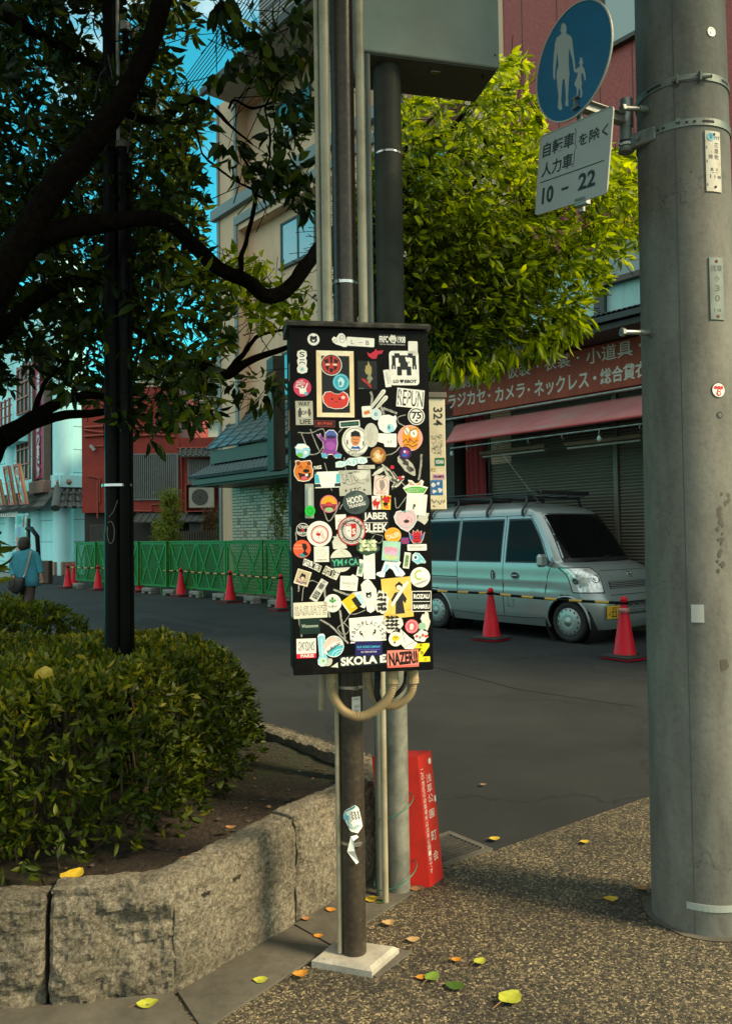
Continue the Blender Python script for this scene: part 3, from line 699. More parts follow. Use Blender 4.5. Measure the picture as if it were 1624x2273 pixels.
m_ = MB(); c = at(279, 90, LD-.02); m_.tube([(c.x, c.y, zof(279, 120, LD)), (c.x, c.y, zof(279, 78, LD))], .016, 12, IRON); m_.tube([(c.x, c.y, zof(279, 76, LD)), (c.x, c.y, zof(279, 58, LD))], .028, 14, STEEL); m_.build('junction_head', lamp)
m_ = MB()
for pix in ([(236, 150), (222, 170), (214, 220), (230, 250)], [(240, 122), (248, 160), (262, 230), (278, 262), (296, 270), (306, 235), (304, 190), (296, 160)], [(258, 235), (280, 260), (292, 280), (290, 300), (283, 340)]):
    m_.tube(spline([at(x, y, LD-.06) for x, y in pix], 6), .004, 6, BLACK)
m_.build('cable', lamp)
m_ = MB(); zz = [(262, 1110), (252, 1135), (242, 1148)]
m_.tube(spline([at(x, y, LD-.052) for x, y in zz], 5), .0012, 5, mat('thin_wire', (.2, .19, .15), .5)); hh = [(240, 1160), (248, 1158), (254, 1175), (252, 1200), (244, 1206), (239, 1190), (239, 1168)]
m_.tube(spline([at(x, y, LD-.045) for x, y in hh], 4), .0014, 5, mat('thin_wire', (.2, .19, .15), .5)); m_.build('hand_hole', lamp)

# big concrete pole
fp = on(1557, 2087); CR = .178; cdir = Vector((fp.x, fp.y, 0)).normalized(); cc_ = Vector((fp.x, fp.y, 0)) + Vector((cdir.x*.6, 1, 0)).normalized()*CR + Vector((.036, 0, 0))
CPX, CPY = cc_.x, cc_.y; TK = .0052
def cr(z): return CR - TK*z
cp = thing('concrete_utility_pole', 'thick weathered concrete utility pole at the right edge with steel bands', 'utility pole', (CPX, CPY, 0))
m_ = MB(); m_.lathe(Fr((CPX, CPY, 0), (1, 0, 0), (0, 1, 0), (0, 0, 1)), [(cr(z), z) for z in [0+.25*k for k in range(28)]], 72, CONC)
m_.build('shaft', cp)
m_ = MB(); n = 28; ring = [(CPX+(.205+.03*mnoise.noise(Vector((math.cos(k*.2244)*2, math.sin(k*.2244)*2, 4))))*math.cos(k*.2244), CPY+(.205+.02*mnoise.noise(Vector((k*.9, 1, 1))))*math.sin(k*.2244)) for k in range(n)]
m_.add([(x, y, .009) for x, y in ring]+[(CPX, CPY, .02)], [(k, (k+1) % n, n) for k in range(n)], SLAB); m_.build('mortar_collar', cp)
def cfr(px, py):
    th, z = cylhit(CPX, CPY, CR, px, py, TK); return CylFr(CPX, CPY, cr(z), th, z, TK)
# seam (mould joint) down the shaft
m_ = MB(); th0 = cfr(1527, 1500).t
vs = []; zs = [k*.1 for k in range(60)]
for z in zs:
    for d in (-.0016, .0016):
        t = th0+d/cr(z); vs.append((CPX+(cr(z)+.0006)*math.cos(t), CPY+(cr(z)+.0006)*math.sin(t), z))
m_.add(vs, [(2*i, 2*i+1, 2*i+3, 2*i+2) for i in range(len(zs)-1)], mat('seam_dark', (.085, .085, .07), .9, bmp=.6, bscale=150)); m_.build('mould_seam', cp)  # thin darker line for the mould joint
BG = mat('grey_strap_steel', (.17, .20, .18), .5, .45, .2, 10, dirt=(.12, .12, .10), dscale=12)
def pband(z, h, name='pole_band', slots=True):
    m = MB(); f = Fr((CPX, CPY, z), (1, 0, 0), (0, 1, 0), (0, 0, 1)); r = cr(z); m.lathe(f, [(r, -h/2), (r+.0045, -h/2), (r+.0045, h/2), (r, h/2)], 64, BG, False)
    if slots:
        for th_, l in slots:
            g_ = CylFr(CPX, CPY, r, th_, z); arc_sheet(m, g_, -l/2, l/2, -h*.17, h*.17, .0045, .0052, mat('slot_dark', (.02, .02, .018), .8), 6)
    return m.build(name, cp)
f1 = cfr(1500, 178); f2 = cfr(1500, 277)
pband(f1.z, .026, slots=[(cfr(x, 190).t, l) for x, l in ((1450, .06), (1606, .05))])
pband(f2.z, .026, slots=[(cfr(x, 285).t, l) for x, l in ((1437, .010), (1448, .010), (1460, .010), (1472, .010), (1523, .010), (1540, .010), (1570, .045))])
m_ = MB()
for (x, y) in ((1503, 183), (1548, 176)):
    g_ = cfr(x, y); m_.box(Fr(tuple(g_.p(0, 0, .0)), (-math.sin(g_.t), math.cos(g_.t), 0), (0, 0, 1), tuple(g_.N)), (-.0025, .0025), (-.016, .020), (0, .028), BG)
ga, gb = cfr(1492, 184), cfr(1572, 175); m_.tube([ga.p(0, 0, .016), gb.p(0, 0, .018)], .0055, 10, BG); m_.build('clamp_bolt', cp)
m_ = MB(); ga = cfr(1504, 272); m_.tube([ga.p(0, 0, .002), ga.p(0, 0, .022)], .008, 6, BG, smooth=False); m_.build('clamp_bolt', cp)
def step(px0, px1, py, name='step_bolt'):
    g_ = cfr(px1-3, py); p1_ = g_.p(0, 0, -.02); tip = at(px0, py-1, p1_.y-.05); m = MB(); d = (tip-p1_)
    m.tube([p1_, p1_+d*.45], .0125, 12, BG); m.tube([p1_+d*.40, tip], .0095, 12, STEEL); m.tube([tip, tip+d.normalized()*-.012], .016, 6, STEEL, smooth=False); m.tube([g_.p(0, 0, -.004), g_.p(0, 0, .006)], .02, 12, BG); return m.build(name, cp)
step(1378, 1446, 738); step(1378, 1440, 241)
# NTT style number plate, name plate, badges
TXK = paint('#1c1c1a'); RUST = mat('rust', (.12, .04, .015), .9)
f = cfr(1581.5, 359); m_ = MB(); hw = .031; hh = .110
arc_sheet(m_, f, -hw, hw, -hh, hh, 0, .004, mat('number_plate_cream', (.50, .50, .42), .45, dirt=(.35, .31, .2), dscale=30)); pn = m_.build('number_plate', cp, label='white vertical number plate with black Japanese characters')
m_ = MB(); 
m_.text(f, 'NTT', .013, .086, .030, .011, TXK, .0048, off=.02)
for i, ch in enumerate('花屋敷'): m_.text(f, ch, .012, .060-.022*i, .018, .018, TXK, .0048)
m_.text(f, '線', -.012, .016, .017, .017, TXK, .0048)
m_.text(f, 'R  I', 0, -.030, .026, .011, TXK, .0048, off=.02); m_.flat(f, [(-.010, -.042), (.016, -.042), (.016, -.0405), (-.010, -.0405)], .0048, TXK); m_.text(f, 'I  I', -.006, -.055, .020, .012, TXK, .0048, off=.02); m_.text(f, 'HH', .021, -.056, .014, .011, TXK, .0048, off=.03)
for y in (.05, .0, -.085): m_.flat(f, [(-.0275, y-.006), (-.025, y-.006), (-.025, y+.004), (-.0275, y+.004)], .0048, TXK)
m_.flat(f, [(-.010+.015*math.cos(k*.4), .088+.015*math.sin(k*.4)) for k in range(16)], .0052, paint('#2aa7bd')); m_.text(f, '8', -.010, .088, .009, .016, paint('#0f5566'), .0056)
for y in (.098, -.093): m_.flat(f, [(.004+.005*math.cos(k*.6), y+.005*math.sin(k*.6)) for k in range(10)], .0060, RUST)
m_.build('lettering', pn)
f = cfr(1589, 641); m_ = MB(); arc_sheet(m_, f, -.028, .028, -.112, .112, 0, .004, mat('name_plate_grey', (.115, .145, .135), .5, .3, .2, 20)); pn = m_.build('name_plate', cp, label='dark grey embossed name plate with worn characters')
m_ = MB(); E_ = mat('embossed_dark', (.05, .055, .05), .6)
for i, ch in enumerate(('浅草', '小', '3', '0')): m_.text(f, ch, 0, .073-.036*i, .044 if i == 0 else .018, .022, E_, .0046)
m_.text(f, 'I 18', 0, -.078, .026, .011, E_, .0046)
for y in (.098, -.100): m_.flat(f, [(.0+.006*math.cos(k*.6), y+.006*math.sin(k*.6)) for k in range(10)], .0052, RUST)
m_.build('lettering', pn)
def disc(mb, f, x, y, r, n, mt, k=20, ry=None): mb.flat(f, [(x+r*math.cos(2*math.pi*i/k), y+(ry or r)*math.sin(2*math.pi*i/k)) for i in range(k)], n, mt)
f = cfr(1577, 71); m_ = MB(); disc(m_, f, 0, 0, .017, .003, mat('badge_alu', (.45, .47, .42), .4, .6)); disc(m_, f, 0, 0, .007, .0036, BLACK, 12); disc(m_, f, 0, 0, .004, .0042, CHROME, 10)
for k in range(8): disc(m_, f, .0115*math.cos(k*.785), .0115*math.sin(k*.785), .002, .0036, BLACK, 6)
m_.build('round_badge', cp, label='small round metal tag with a ring of dots')
f = cfr(1593, 866); m_ = MB(); disc(m_, f, 0, 0, .027, .002, BLACK); disc(m_, f, 0, 0, .0245, .0028, PW)
for x in (-.012, 0, .012): disc(m_, f, x, .009, .0062, .0036, PRED, 12)
disc(m_, f, 0, -.001, .0065, .0036, PRED, 12); disc(m_, f, 0, -.012, .0095, .0036, PRED, 14); disc(m_, f, 0, -.001, .003, .0042, PW, 10); disc(m_, f, 0, -.012, .005, .0042, PW, 10)
m_.build('round_badge', cp, label='white round sticker with a red figure-eight emblem under three red dots')
f = cfr(1596, 921); m_ = MB(); disc(m_, f, 0, 0, .012, .0015, BLACK); disc(m_, f, 0, 0, .006, .002, mat('hole_ring', (.2, .2, .17), .6)); disc(m_, f, 0, 0, .003, .0026, BLACK, 8); m_.build('bolt_hole', cp)
f = cfr(1547, 1362); m_ = MB(); arc_sheet(m_, f, -.021, .021, -.031, .031, 0, .003, mat('blank_white_sticker', (.42, .44, .41), .35)); m_.build('blank_sticker', cp)
f = cfr(1600, 2010); m_ = MB()
ck = mat('clear_tape', (.30, .34, .31), .25)
arc_sheet(m_, CylFr(CPX, CPY, cr(f.z), cfr(1523, 2007).t, zof(1523, 2007, cfr(1523, 2007).p(0, 0).y), TK), 0, .30, -.013, .010, 0, .003, ck, 16); m_.build('plastic_strap', cp)
m_ = MB(); rr = random.Random(5); DT = mat('dark_tape_residue', (.075, .07, .055), .9)
for k in range(26):
    px = rr.gauss(1597, 4); py = 1085+ (k/26)*190 + rr.uniform(-8, 8)
    if k < 6: px = rr.uniform(1583, 1618); py = rr.uniform(1088, 1120)
    f = cfr(px, py); s = rr.uniform(.006, .012)
    m_.flat(f, [(s*rr.uniform(.4, 1)*math.cos(q), s*1.3*rr.uniform(.4, 1)*math.sin(q)) for q in (0, .9, 1.8, 2.8, 3.9, 5.0)], .0006+k*.00005, DT)
f = cfr(1607, 1475); m_.flat(f, [(-.016, .018), (.008, .018), (.018, -.008), (.004, -.02), (-.014, -.022)], .001, DT); m_.build('tape_residue', cp)
# arm bracket
sgn = Vector((.5, -.866, 0)); sN = Vector((-.866, -.5, 0)); SY = 2.92; sc = at(1272, 300, SY)
g_ = cfr(1424, 255); br = at(1389, 250, 3.03); m_ = MB()
zt, zb = zof(1389, 222, 3.03), zof(1389, 283, 3.03)
m_.tube([(br.x, br.y, zb), (br.x, br.y, zt)], .0235, 20, STEEL); zb2 = zof(1385, 340, 3.03)
m_.tube([(br.x-.004, br.y, zb), (br.x-.004, br.y, zb2+.03), (br.x-.004, br.y, zb2+.006), (br.x-.004, br.y, zb2)], [.022, .024, .030, .024], 20, BG)
m_.tube([(br.x-.004, br.y, zb2+.034), (br.x-.004, br.y, zb2+.041)], .028, 20, CHROME)
m_.build('bracket_post', cp)
m_ = MB(); q = cfr(1440, 310); jn = Vector((br.x, br.y, zof(1405, 313, 3.0))); dd = (q.p(0, 0, 0)-jn); dd.z = 0
bfz = Fr(tuple(jn), tuple(dd), (0, 0, 1)); m_.box(bfz, (.0, dd.length+.03), (-.026, .026), (-.016, .016), BG, .004); m_.tube([jn+bfz.U*.055-bfz.N*-.014, jn+bfz.U*.055-bfz.N*-.024], .009, 6, STEEL, smooth=False); m_.build('bracket_clamp', cp)
f = CylFr(br.x-.004, br.y, .031, -1.9, zof(1385, 322, 3.03)); m_ = MB(); arc_sheet(m_, f, -.024, .024, -.010, .010, 0, .001, PK); arc_sheet(m_, f, -.022, .018, -.009, .000, .001, .0016, PW); m_.text(f, '0006291', -.002, -.0045, .034, .006, PK, .002); disc(m_, f, .019, .0, .0055, .0026, paint('#2d6fb5'), 8); m_.build('maker_label', cp)
arm0 = Vector((br.x, br.y, zof(1380, 268, 3.03))); armL = .27
af = Fr(tuple(arm0), tuple(sN), (0, 0, 1)); m_ = MB(); m_.box(af, (0, armL), (.016, .019), (-.016, .016), STEEL); m_.box(af, (0, armL), (-.019, -.016), (-.016, .016), STEEL); m_.box(af, (0, armL), (-.016, .016), (-.002, .002), STEEL); m_.build('sign_arm', cp)
# traffic signs
th = .04; sgo = Vector((sc.x, sc.y, 0))
def sframe(px, py, off=0):
    c = at(px, py, SY) - sN*0; 
    return Fr(tuple(c), tuple(sgn*math.cos(th)-Vector((0, 0, 1))*math.sin(th)), tuple(Vector((0, 0, 1))*math.cos(th)+sgn*math.sin(th)), tuple(sN))
SB = mat('sign_blue', (.004, .105, .22), .4, 0, .05); SW = mat('sign_white_reflective', (.36, .38, .36), .45, 0, .04); SEDGE = mat('sign_edge', (.45, .42, .36), .5, .3)
s1 = sframe(1270, 138); R1 = 253/2/F*SY; RX = R1*.93
sg = thing('round_blue_sign', 'round blue pedestrian sign with pale silhouettes of an adult and child holding hands', 'road sign', tuple(s1.O))
m_ = MB(); K = 64
c_ = [(RX*math.cos(2*math.pi*k/K), R1*math.sin(2*math.pi*k/K)) for k in range(K)]
m_.prism(s1, c_, -.002, .0, SB, SEDGE); m_.build('disc', sg)
m_ = MB(); vs = []
for k in range(K):
    x, y = c_[k]
    for (q, n_) in ((1.0, -.003), (1.012, -.003), (1.012, .0035), (.985, .0035), (.985, .0005)): vs.append(s1.p(x*q, y*q, n_))
m_.add(vs, [(k*5+j, k*5+j+1, ((k+1) % K)*5+j+1, ((k+1) % K)*5+j) for k in range(K) for j in range(4)], SEDGE); m_.build('rim', sg)
m_ = MB()
def c5(x, y): return s1.pix(904.7+x/2.257, y/2.257)
ad = [(779, 115), (769, 125), (768, 145), (762, 155), (770, 160), (768, 172), (745, 190), (738, 215), (733, 260), (728, 330), (728, 378), (733, 402), (738, 396), (739, 360), (745, 300), (750, 262), (752, 300), (755, 330), (748, 350), (744, 385), (747, 400), (750, 440), (755, 480), (752, 540), (760, 553), (774, 548), (768, 500), (772, 440), (776, 400), (785, 395), (790, 450), (792, 490), (788, 525), (797, 535), (805, 528), (803, 480), (806, 420), (810, 370), (808, 340), (806, 300), (808, 240), (815, 265), (825, 300), (830, 340), (834, 362), (840, 350), (838, 320), (833, 280), (826, 220), (822, 190), (812, 178), (795, 170), (793, 155), (796, 140), (790, 122)]
ch = [(868, 290), (862, 286), (864, 300), (858, 308), (860, 322), (864, 330), (852, 340), (840, 348), (836, 360), (842, 366), (852, 362), (848, 385), (834, 420), (838, 432), (846, 440), (846, 470), (838, 500), (844, 504), (852, 480), (856, 445), (862, 445), (866, 470), (862, 488), (870, 490), (875, 470), (870, 430), (874, 420), (868, 390), (872, 362), (880, 375), (886, 405), (892, 400), (890, 370), (882, 340), (872, 330), (878, 318), (878, 305), (872, 298), (878, 290)]
m_.flat(s1, [c5(*p) for p in ad], .0012, SW); m_.flat(s1, [c5(*p) for p in ch], .0012, SW)
m_.build('pedestrian_symbol', sg); m_ = MB(); stroke(m_, s1, [c5(830, 280), c5(900, 235), c5(965, 195), c5(975, 150)], .0022, paint('#1d6c8a'), .001); m_.build('scratch', sg)
m_ = MB(); b0 = s1.p(.0, -R1*.15, -.012); bz = sframe(1285, 455).O; m_.tube([b0-sN*.02+Vector((0, 0, .2)), Vector((b0.x, b0.y, bz.z-.02))-sN*.02], .013, 12, STEEL); m_.build('back_post', sg)
s2_ = sframe(1272, 355)
def c5b(x, y): return s2_.pix(904.7+x/2.257, y/2.257)
q = [c5b(650, 690), c5b(1012, 540), c5b(1018, 958), c5b(653, 1078)]
hwid = (q[1][0]-q[0][0]+q[2][0]-q[3][0])/4; hhei = (q[0][1]-q[3][1]+q[1][1]-q[2][1])/4; ou = sum(p[0] for p in q)/4; ov = sum(p[1] for p in q)/4
s2_ = s2_.at(ou, ov); ang = math.atan2((q[1][1]-q[0][1]+q[2][1]-q[3][1])/2, (q[1][0]-q[0][0]+q[2][0]-q[3][0])/2); s2_ = s2_.at(0, 0, 0, ang)
rs = thing('rectangular_white_sign', 'white rectangular plate reading 10 - 22 in Japanese, hung under the round blue sign', 'road sign', tuple(s2_.O))
def rrect(hw, hh, r, k=5):
    o = []
    for cx_, cy_, a0 in ((hw-r, hh-r, 0), (-hw+r, hh-r, 90), (-hw+r, -hh+r, 180), (hw-r, -hh+r, 270)):
        for i in range(k+1): t = math.radians(a0+90*i/k); o.append((cx_+r*math.cos(t), cy_+r*math.sin(t)))
    return o
m_ = MB(); m_.prism(s2_, rrect(hwid, hhei, .016), -.003, 0, SW, SEDGE); m_.build('plate', rs)
m_ = MB(); o_ = rrect(hwid, hhei, .016); i_ = rrect(hwid-.002, hhei-.002, .014); n = len(o_)
m_.add([s2_.p(x*1.004, y*1.004, -.003) for x, y in o_]+[s2_.p(x*1.004, y*1.004, .003) for x, y in o_]+[s2_.p(x, y, .003) for x, y in i_]+[s2_.p(x, y, .0) for x, y in i_], [(j*n+k, j*n+(k+1) % n, (j+1)*n+(k+1) % n, (j+1)*n+k) for j in range(3) for k in range(n)], SEDGE); m_.build('rim', rs)
m_ = MB(); BK = mat('sign_black', (.015, .017, .018), .5); X, Y = hwid, hhei
m_.text(s2_, '自転車', -.45*X, .60*Y, .90*X, .36*Y, BK, .001, off=.018); m_.text(s2_, '人力車', -.45*X, .10*Y, .90*X, .36*Y, BK, .001, off=.018)
m_.text(s2_, 'を除く', .52*X, .50*Y, .78*X, .30*Y, BK, .001, off=.018)
stroke(m_, s2_, [(.0*X, .84*Y), (.03*X, .80*Y), (.04*X, .72*Y), (.04*X, .46*Y), (.08*X, .38*Y), (.04*X, .30*Y), (.04*X, .04*Y), (.03*X, -.04*Y), (.0, -.08*Y)], .0028, BK, .001)
stroke(m_, s2_, [(-.92*X, -.19*Y), (.86*X, -.20*Y)], .0035, BK, .001)
m_.text(s2_, '10', -.66*X, -.56*Y, .34*X, .42*Y, BK, .001, off=.03); m_.text(s2_, '-', -.16*X, -.55*Y, .20*X, .06*Y, BK, .001, off=.03); m_.text(s2_, '22', .44*X, -.52*Y, .46*X, .40*Y, BK, .001, off=.03)
m_.build('lettering', rs)
m_ = MB(); e = s2_.p(.30*X, -Y-.012, -.012); m_.box(Fr(tuple(e), tuple(s2_.U), (0, 0, 1)), (-.03, .03), (0, .03), (-.012, .012), STEEL, .002); m_.build('clip', rs)
# ---------------------------------------------------------------- buildings along the street
S = Vector((.634, -.773, 0)).normalized(); NR = Vector((-.773, -.634, 0)).normalized()
RF = Fr((2.5, 13.3, 0), tuple(S), (0, 0, 1))
def V1(x, y): return (904.7+x/2.257, 695.9+y/2.257)       # photo detail crops -> picture coordinates
def V5(x, y): return (904.7+x/2.257, y/2.257)
def V4(x, y): return (417.5+x/2.917, y/2.917)
def V9(x, y): return (160+x/3.334, 904.5+y/3.334)
def V8(x, y): return (x/4.357, 835+y/4.357)
def bil(q, s, t): return q[0].lerp(q[1], s).lerp(q[3].lerp(q[2], s), t)
def slab(mb, q, th, mt, nrm=None):
    n_ = nrm or (q[1]-q[0]).cross(q[3]-q[0]).normalized(); b = [p-n_*th for p in q]
    mb.add(q+b, [(0, 1, 2, 3), (7, 6, 5, 4), (0, 4, 5, 1), (1, 5, 6, 2), (2, 6, 7, 3), (3, 7, 4, 0)], mt)
def tiles(mb, q, ncol, nrow, r, mt, base=None, th=.04):
    """sloping roof: q = eave left, eave right, top right, top left"""
    n_ = (q[1]-q[0]).cross(q[3]-q[0]).normalized()
    for j in range(nrow):
        a, b = j/nrow, (j+1)/nrow
        qq = [bil(q, 0, a)+n_*r*.5, bil(q, 1, a)+n_*r*.5, bil(q, 1, b)+n_*.0, bil(q, 0, b)+n_*.0]
        slab(mb, qq, th, base or mt)
    for i in range(ncol+1):
        s = i/ncol; pts = []; rad = []
        for j in range(nrow):
            pts += [bil(q, s, j/nrow)+n_*r*.45, bil(q, s, (j+1)/nrow-.002)+n_*r*.12]; rad += [r, r*.86]
        mb.tube(pts, rad, 8, mt)
RED_TILE = mat('red_brown_facade_tile', (.26, .030, .020), .45, 0, .35, 34, dirt=(.33, .065, .045), dscale=30, bmp=.3, bscale=60, bdist=.006)
TEALW = mat('pale_teal_panel', (.30, .50, .50), .5, 0, .08, 2, dirt=(.22, .40, .40), dscale=4, stretch=(3, 3, .4))
DKW = mat('dark_wall', (.035, .035, .032), .7, 0, .2, 5); DKM = mat('dark_metal_frame', (.05, .048, .042), .5, .3, .15)
DARKG = glass('dark_window_glass', (.012, .016, .016), .05); PAINTED_SKYG = glass('painted_sky_reflection_glass', (.06, .40, .52), .03, 1.0)  # sky reflection of the cream building's panes is put into their cyan base colour
SHUT = mat('shutter_grey', (.115, .105, .080), .5, .25, .15, 3, dirt=(.08, .078, .06), dscale=3, stretch=(.4, .4, 3))
SIGNR = mat('faded_red_brown_signboard', (.27, .045, .018), .7, 0, .15, 3, dirt=(.21, .038, .016), dscale=4, stretch=(2, 2, .4))
SGT = mat('aged_white_lettering', (.52, .52, .45), .6, 0, .12, 9)
AWN = mat('faded_red_canvas', (.42, .14, .14), .75, 0, .14, 3, dirt=(.34, .22, .20), dscale=1.8, bmp=.15, bscale=400)
# --- shop with shutters
u0, _ = RF.pix(*V1(195, 700)); u1 = 9.0
shop = thing('shuttered_shop', 'shuttered shop behind the silver van, below the red-brown building', 'shop', tuple(RF.p(u0+1, 0, 0)))
zc = RF.pix(*V5(1175, 1548), .9)[1]; zc0 = RF.pix(*V1(130, 208), .9)[1]; ztopS = (zc+zc0)/2
m_ = MB(); m_.box(RF, (u0, u1), (0, ztopS), (-8, -.12), DKW); m_.build('wall', shop)
zawn = RF.pix(*V1(700, 480), .3)[1]; zsh = RF.pix(*V1(700, 440), .0)[1]+.2
pil_x = [RF.pix(*V1(x, 800))[0] for x in (415, 1030, 1058, 1600)]
def shutter(a_, b_):
    m = MB(); p_ = .048; k = int(zsh/p_); vs = []
    for i in range(k):
        z0 = i*p_
        for dz, n_ in ((0, -.03), (.010, -.030), (.014, -.012), (.030, -.004), (.046, -.012)):
            vs += [RF.p(a_, z0+dz, n_), RF.p(b_, z0+dz, n_)]
    m.add(vs, [(2*i, 2*i+1, 2*i+3, 2*i+2) for i in range(len(vs)//2-1)], SHUT, False); m.build('shutter', shop)
shutter(pil_x[0], pil_x[1]); shutter(pil_x[2], pil_x[3]); shutter(pil_x[3]+.08, u1)
m_ = MB()
for a_ in (pil_x[1], pil_x[3]): m_.box(RF, (a_, a_+.075), (0, zsh), (-.04, .02), SHUT, .004)
m_.box(RF, (pil_x[0]-.06, pil_x[0]), (0, zsh), (-.06, .02), DKM); m_.build('shutter_rail', shop)
a_, b_ = RF.pix(*V1(232, 800))[0], RF.pix(*V1(282, 800))[0]
m_ = MB(); m_.box(RF, (a_, b_), (0, zsh), (-.05, .25), mat('dark_green_post', (.022, .03, .024), .6)); m_.build('post', shop)
m_ = MB(); a_, b_ = RF.pix(*V1(290, 800))[0], RF.pix(*V1(408, 800))[0]; vs = []
for i in range(25):
    s = i/24; x = a_+(b_-a_)*s; n_ = .05+.03*math.sin(i*1.1)+.015*math.sin(i*2.9)
    vs += [RF.p(x+.05, .5, n_), RF.p(a_+(b_-a_)*(.1+.8*s), zsh-.1, n_*.8)]
m_.add(vs, [(2*i, 2*i+2, 2*i+3, 2*i+1) for i in range(24)], mat('red_curtain_cloth', (.17, .012, .012), .8), True); m_.build('curtain', shop)
# sign board
us0 = RF.pix(*V1(172, 400), .25)[0]; zb_ = (RF.pix(*V1(175, 508), .25)[1]+RF.pix(*V1(1180, 372), .25)[1])/2; zt_ = RF.pix(*V1(1175, 108), .25)[1]
m_ = MB(); m_.box(RF, (us0, u1-1), (zb_, zt_), (.02, .25), SIGNR, .004)
for k in range(1, 9): m_.box(RF, (us0+k*.9-.002, us0+k*.9+.002), (zb_, zt_), (.25, .2515), mat('sign_joint', (.07, .02, .012), .8))
m_.build('signboard', shop)
def seg(body, xl, yl, xr, yr, hc, fr, mt, mb, n=.253, mapf=V1, off=.03):
    ua, va = fr.pix(*mapf(xl, yl), n); ub, vb = fr.pix(*mapf(xr, yr), n); uc, vc = fr.pix(*mapf((xl+xr)/2, (yl+yr)/2-hc/2), n); ud, vd = fr.pix(*mapf((xl+xr)/2, (yl+yr)/2+hc/2), n)
    mb.text(fr, body, (ua+ub)/2, (vc+vd)/2, abs(ub-ua), abs(vc-vd), mt, n, off=off)
m_ = MB()
for body, x0, y0, x1, y1, h in (('ラジカセ', 203, 440, 388, 412, 72), ('カメラ', 436, 404, 586, 385, 72), ('ネックレス', 632, 375, 905, 332, 86), ('総合貸衣裳', 962, 318, 1262, 262, 82)):
    seg(body, x0, y0, x1, y1, h, RF, SGT, m_, off=.022)
for body, x0, y0, x1, y1, h in (('演劇舞踊', 203, 350, 434, 316, 66), ('仮装', 496, 292, 613, 272, 72), ('衣裳', 682, 252, 813, 232, 72), ('小道具', 892, 215, 1124, 172, 80)):
    seg(body, x0, y0, x1, y1, h, RF, SGT, m_, off=.006)
for x, y, r in ((407, 411, 7), (605, 382, 7), (935, 323, 8), (455, 312, 5), (650, 265, 6), (850, 222, 6), (1162, 158, 6)):
    u, v = RF.pix(*V1(x, y), .253); disc(m_, RF, u, v, r/2.257/F*12.7*1.15, .253, SGT, 12)
m_.build('lettering', shop)
m_ = MB()
za = (RF.pix(*V1(200, 515), .3)[1]+RF.pix(*V1(1180, 385), .3)[1])/2; m_.tube([RF.p(us0-.2, za, .28), RF.p(u1-1, za, .28)], .022, 8, STEEL); m_.build('gutter_pipe', shop)
# awning
zt2 = (RF.pix(*V1(235, 548), .15)[1]+RF.pix(*V1(1180, 418), .15)[1])/2; NA = .95
zb2_ = (RF.pix(*V1(200, 632), NA)[1]+RF.pix(*V1(1180, 520), NA)[1])/2; ua0 = RF.pix(*V1(238, 548), .15)[0]; ub0 = RF.pix(*V1(188, 638), NA)[0]
aw = thing('shop_awning', 'faded red canvas awning sloping out over the shutters, below the signboard', 'awning', tuple(RF.p(3, zb2_, .5)))
m_ = MB(); vs = []; kk = 60; jj = 8
for i in range(kk+1):
    for j in range(jj+1):
        s, t = i/kk, j/jj; ua = ua0+(8-ua0)*s; ub = ub0+(8-ub0)*s; z = zt2+(zb2_-zt2)*t + .020*math.sin(s*kk*.55)*t*(1-t)*2 - .05*t*(1-t)
        vs.append(RF.p(ua+(ub-ua)*t, z, .15+(NA-.15)*t))
m_.add(vs, [(i*(jj+1)+j, (i+1)*(jj+1)+j, (i+1)*(jj+1)+j+1, i*(jj+1)+j+1) for i in range(kk) for j in range(jj)], AWN, True); m_.build('canvas', aw)
m_ = MB(); m_.tube([RF.p(ub0, zb2_-.012, NA), RF.p(8, zb2_-.012, NA)], .020, 8, mat('awning_roller', (.36, .04, .045), .5)); m_.build('front_bar', aw)
m_ = MB(); z_ = zb2_-.10; m_.tube([RF.p(ub0+.02, z_, NA-.10), RF.p(8, z_, NA-.10)], .016, 8, STEEL)
for k in range(9): m_.tube([RF.p(ub0+.4+k*.62, z_, NA-.10), RF.p(ub0+.4+k*.62, z_-.05, NA-.07), RF.p(ub0+.4+k*.62, z_-.08, NA-.10), RF.p(ub0+.4+k*.62, z_-.06, NA-.13)], .006, 5, STEEL)
m_.build('hook_rail', aw)
for i, ((x, y), lab) in enumerate((((957, 615), 'bare bulb hanging from the awning rail above the van windscreen'), ((220, 692), 'bare bulb hanging at the left end of the awning rail'))):
    u, v = RF.pix(*V1(x, y), NA-.10); bt = thing('light_bulb', lab, 'light bulb', tuple(RF.p(u, v, NA-.1)), group='bulbs under the awning'); fz = Fr(tuple(RF.p(u, v, NA-.1)), (1, 0, 0), (0, 1, 0), (0, 0, 1))
    m_ = MB(); m_.lathe(fz, [(.001, -.075), (.02, -.07), (.031, -.05), (.033, -.03), (.022, -.004), (.015, .012)], 14, mat('bulb_glass', (.35, .45, .45), .15)); m_.build('bulb', bt)
    m_ = MB(); m_.lathe(fz, [(.015, .012), (.018, .014), (.018, .05), (.004, .055), (.003, .20)], 12, BLACK); m_.build('socket', bt)
WOOD = mat('weathered_wood', (.13, .085, .05), .8, 0, .25, 8, stretch=(.4, .4, 3))
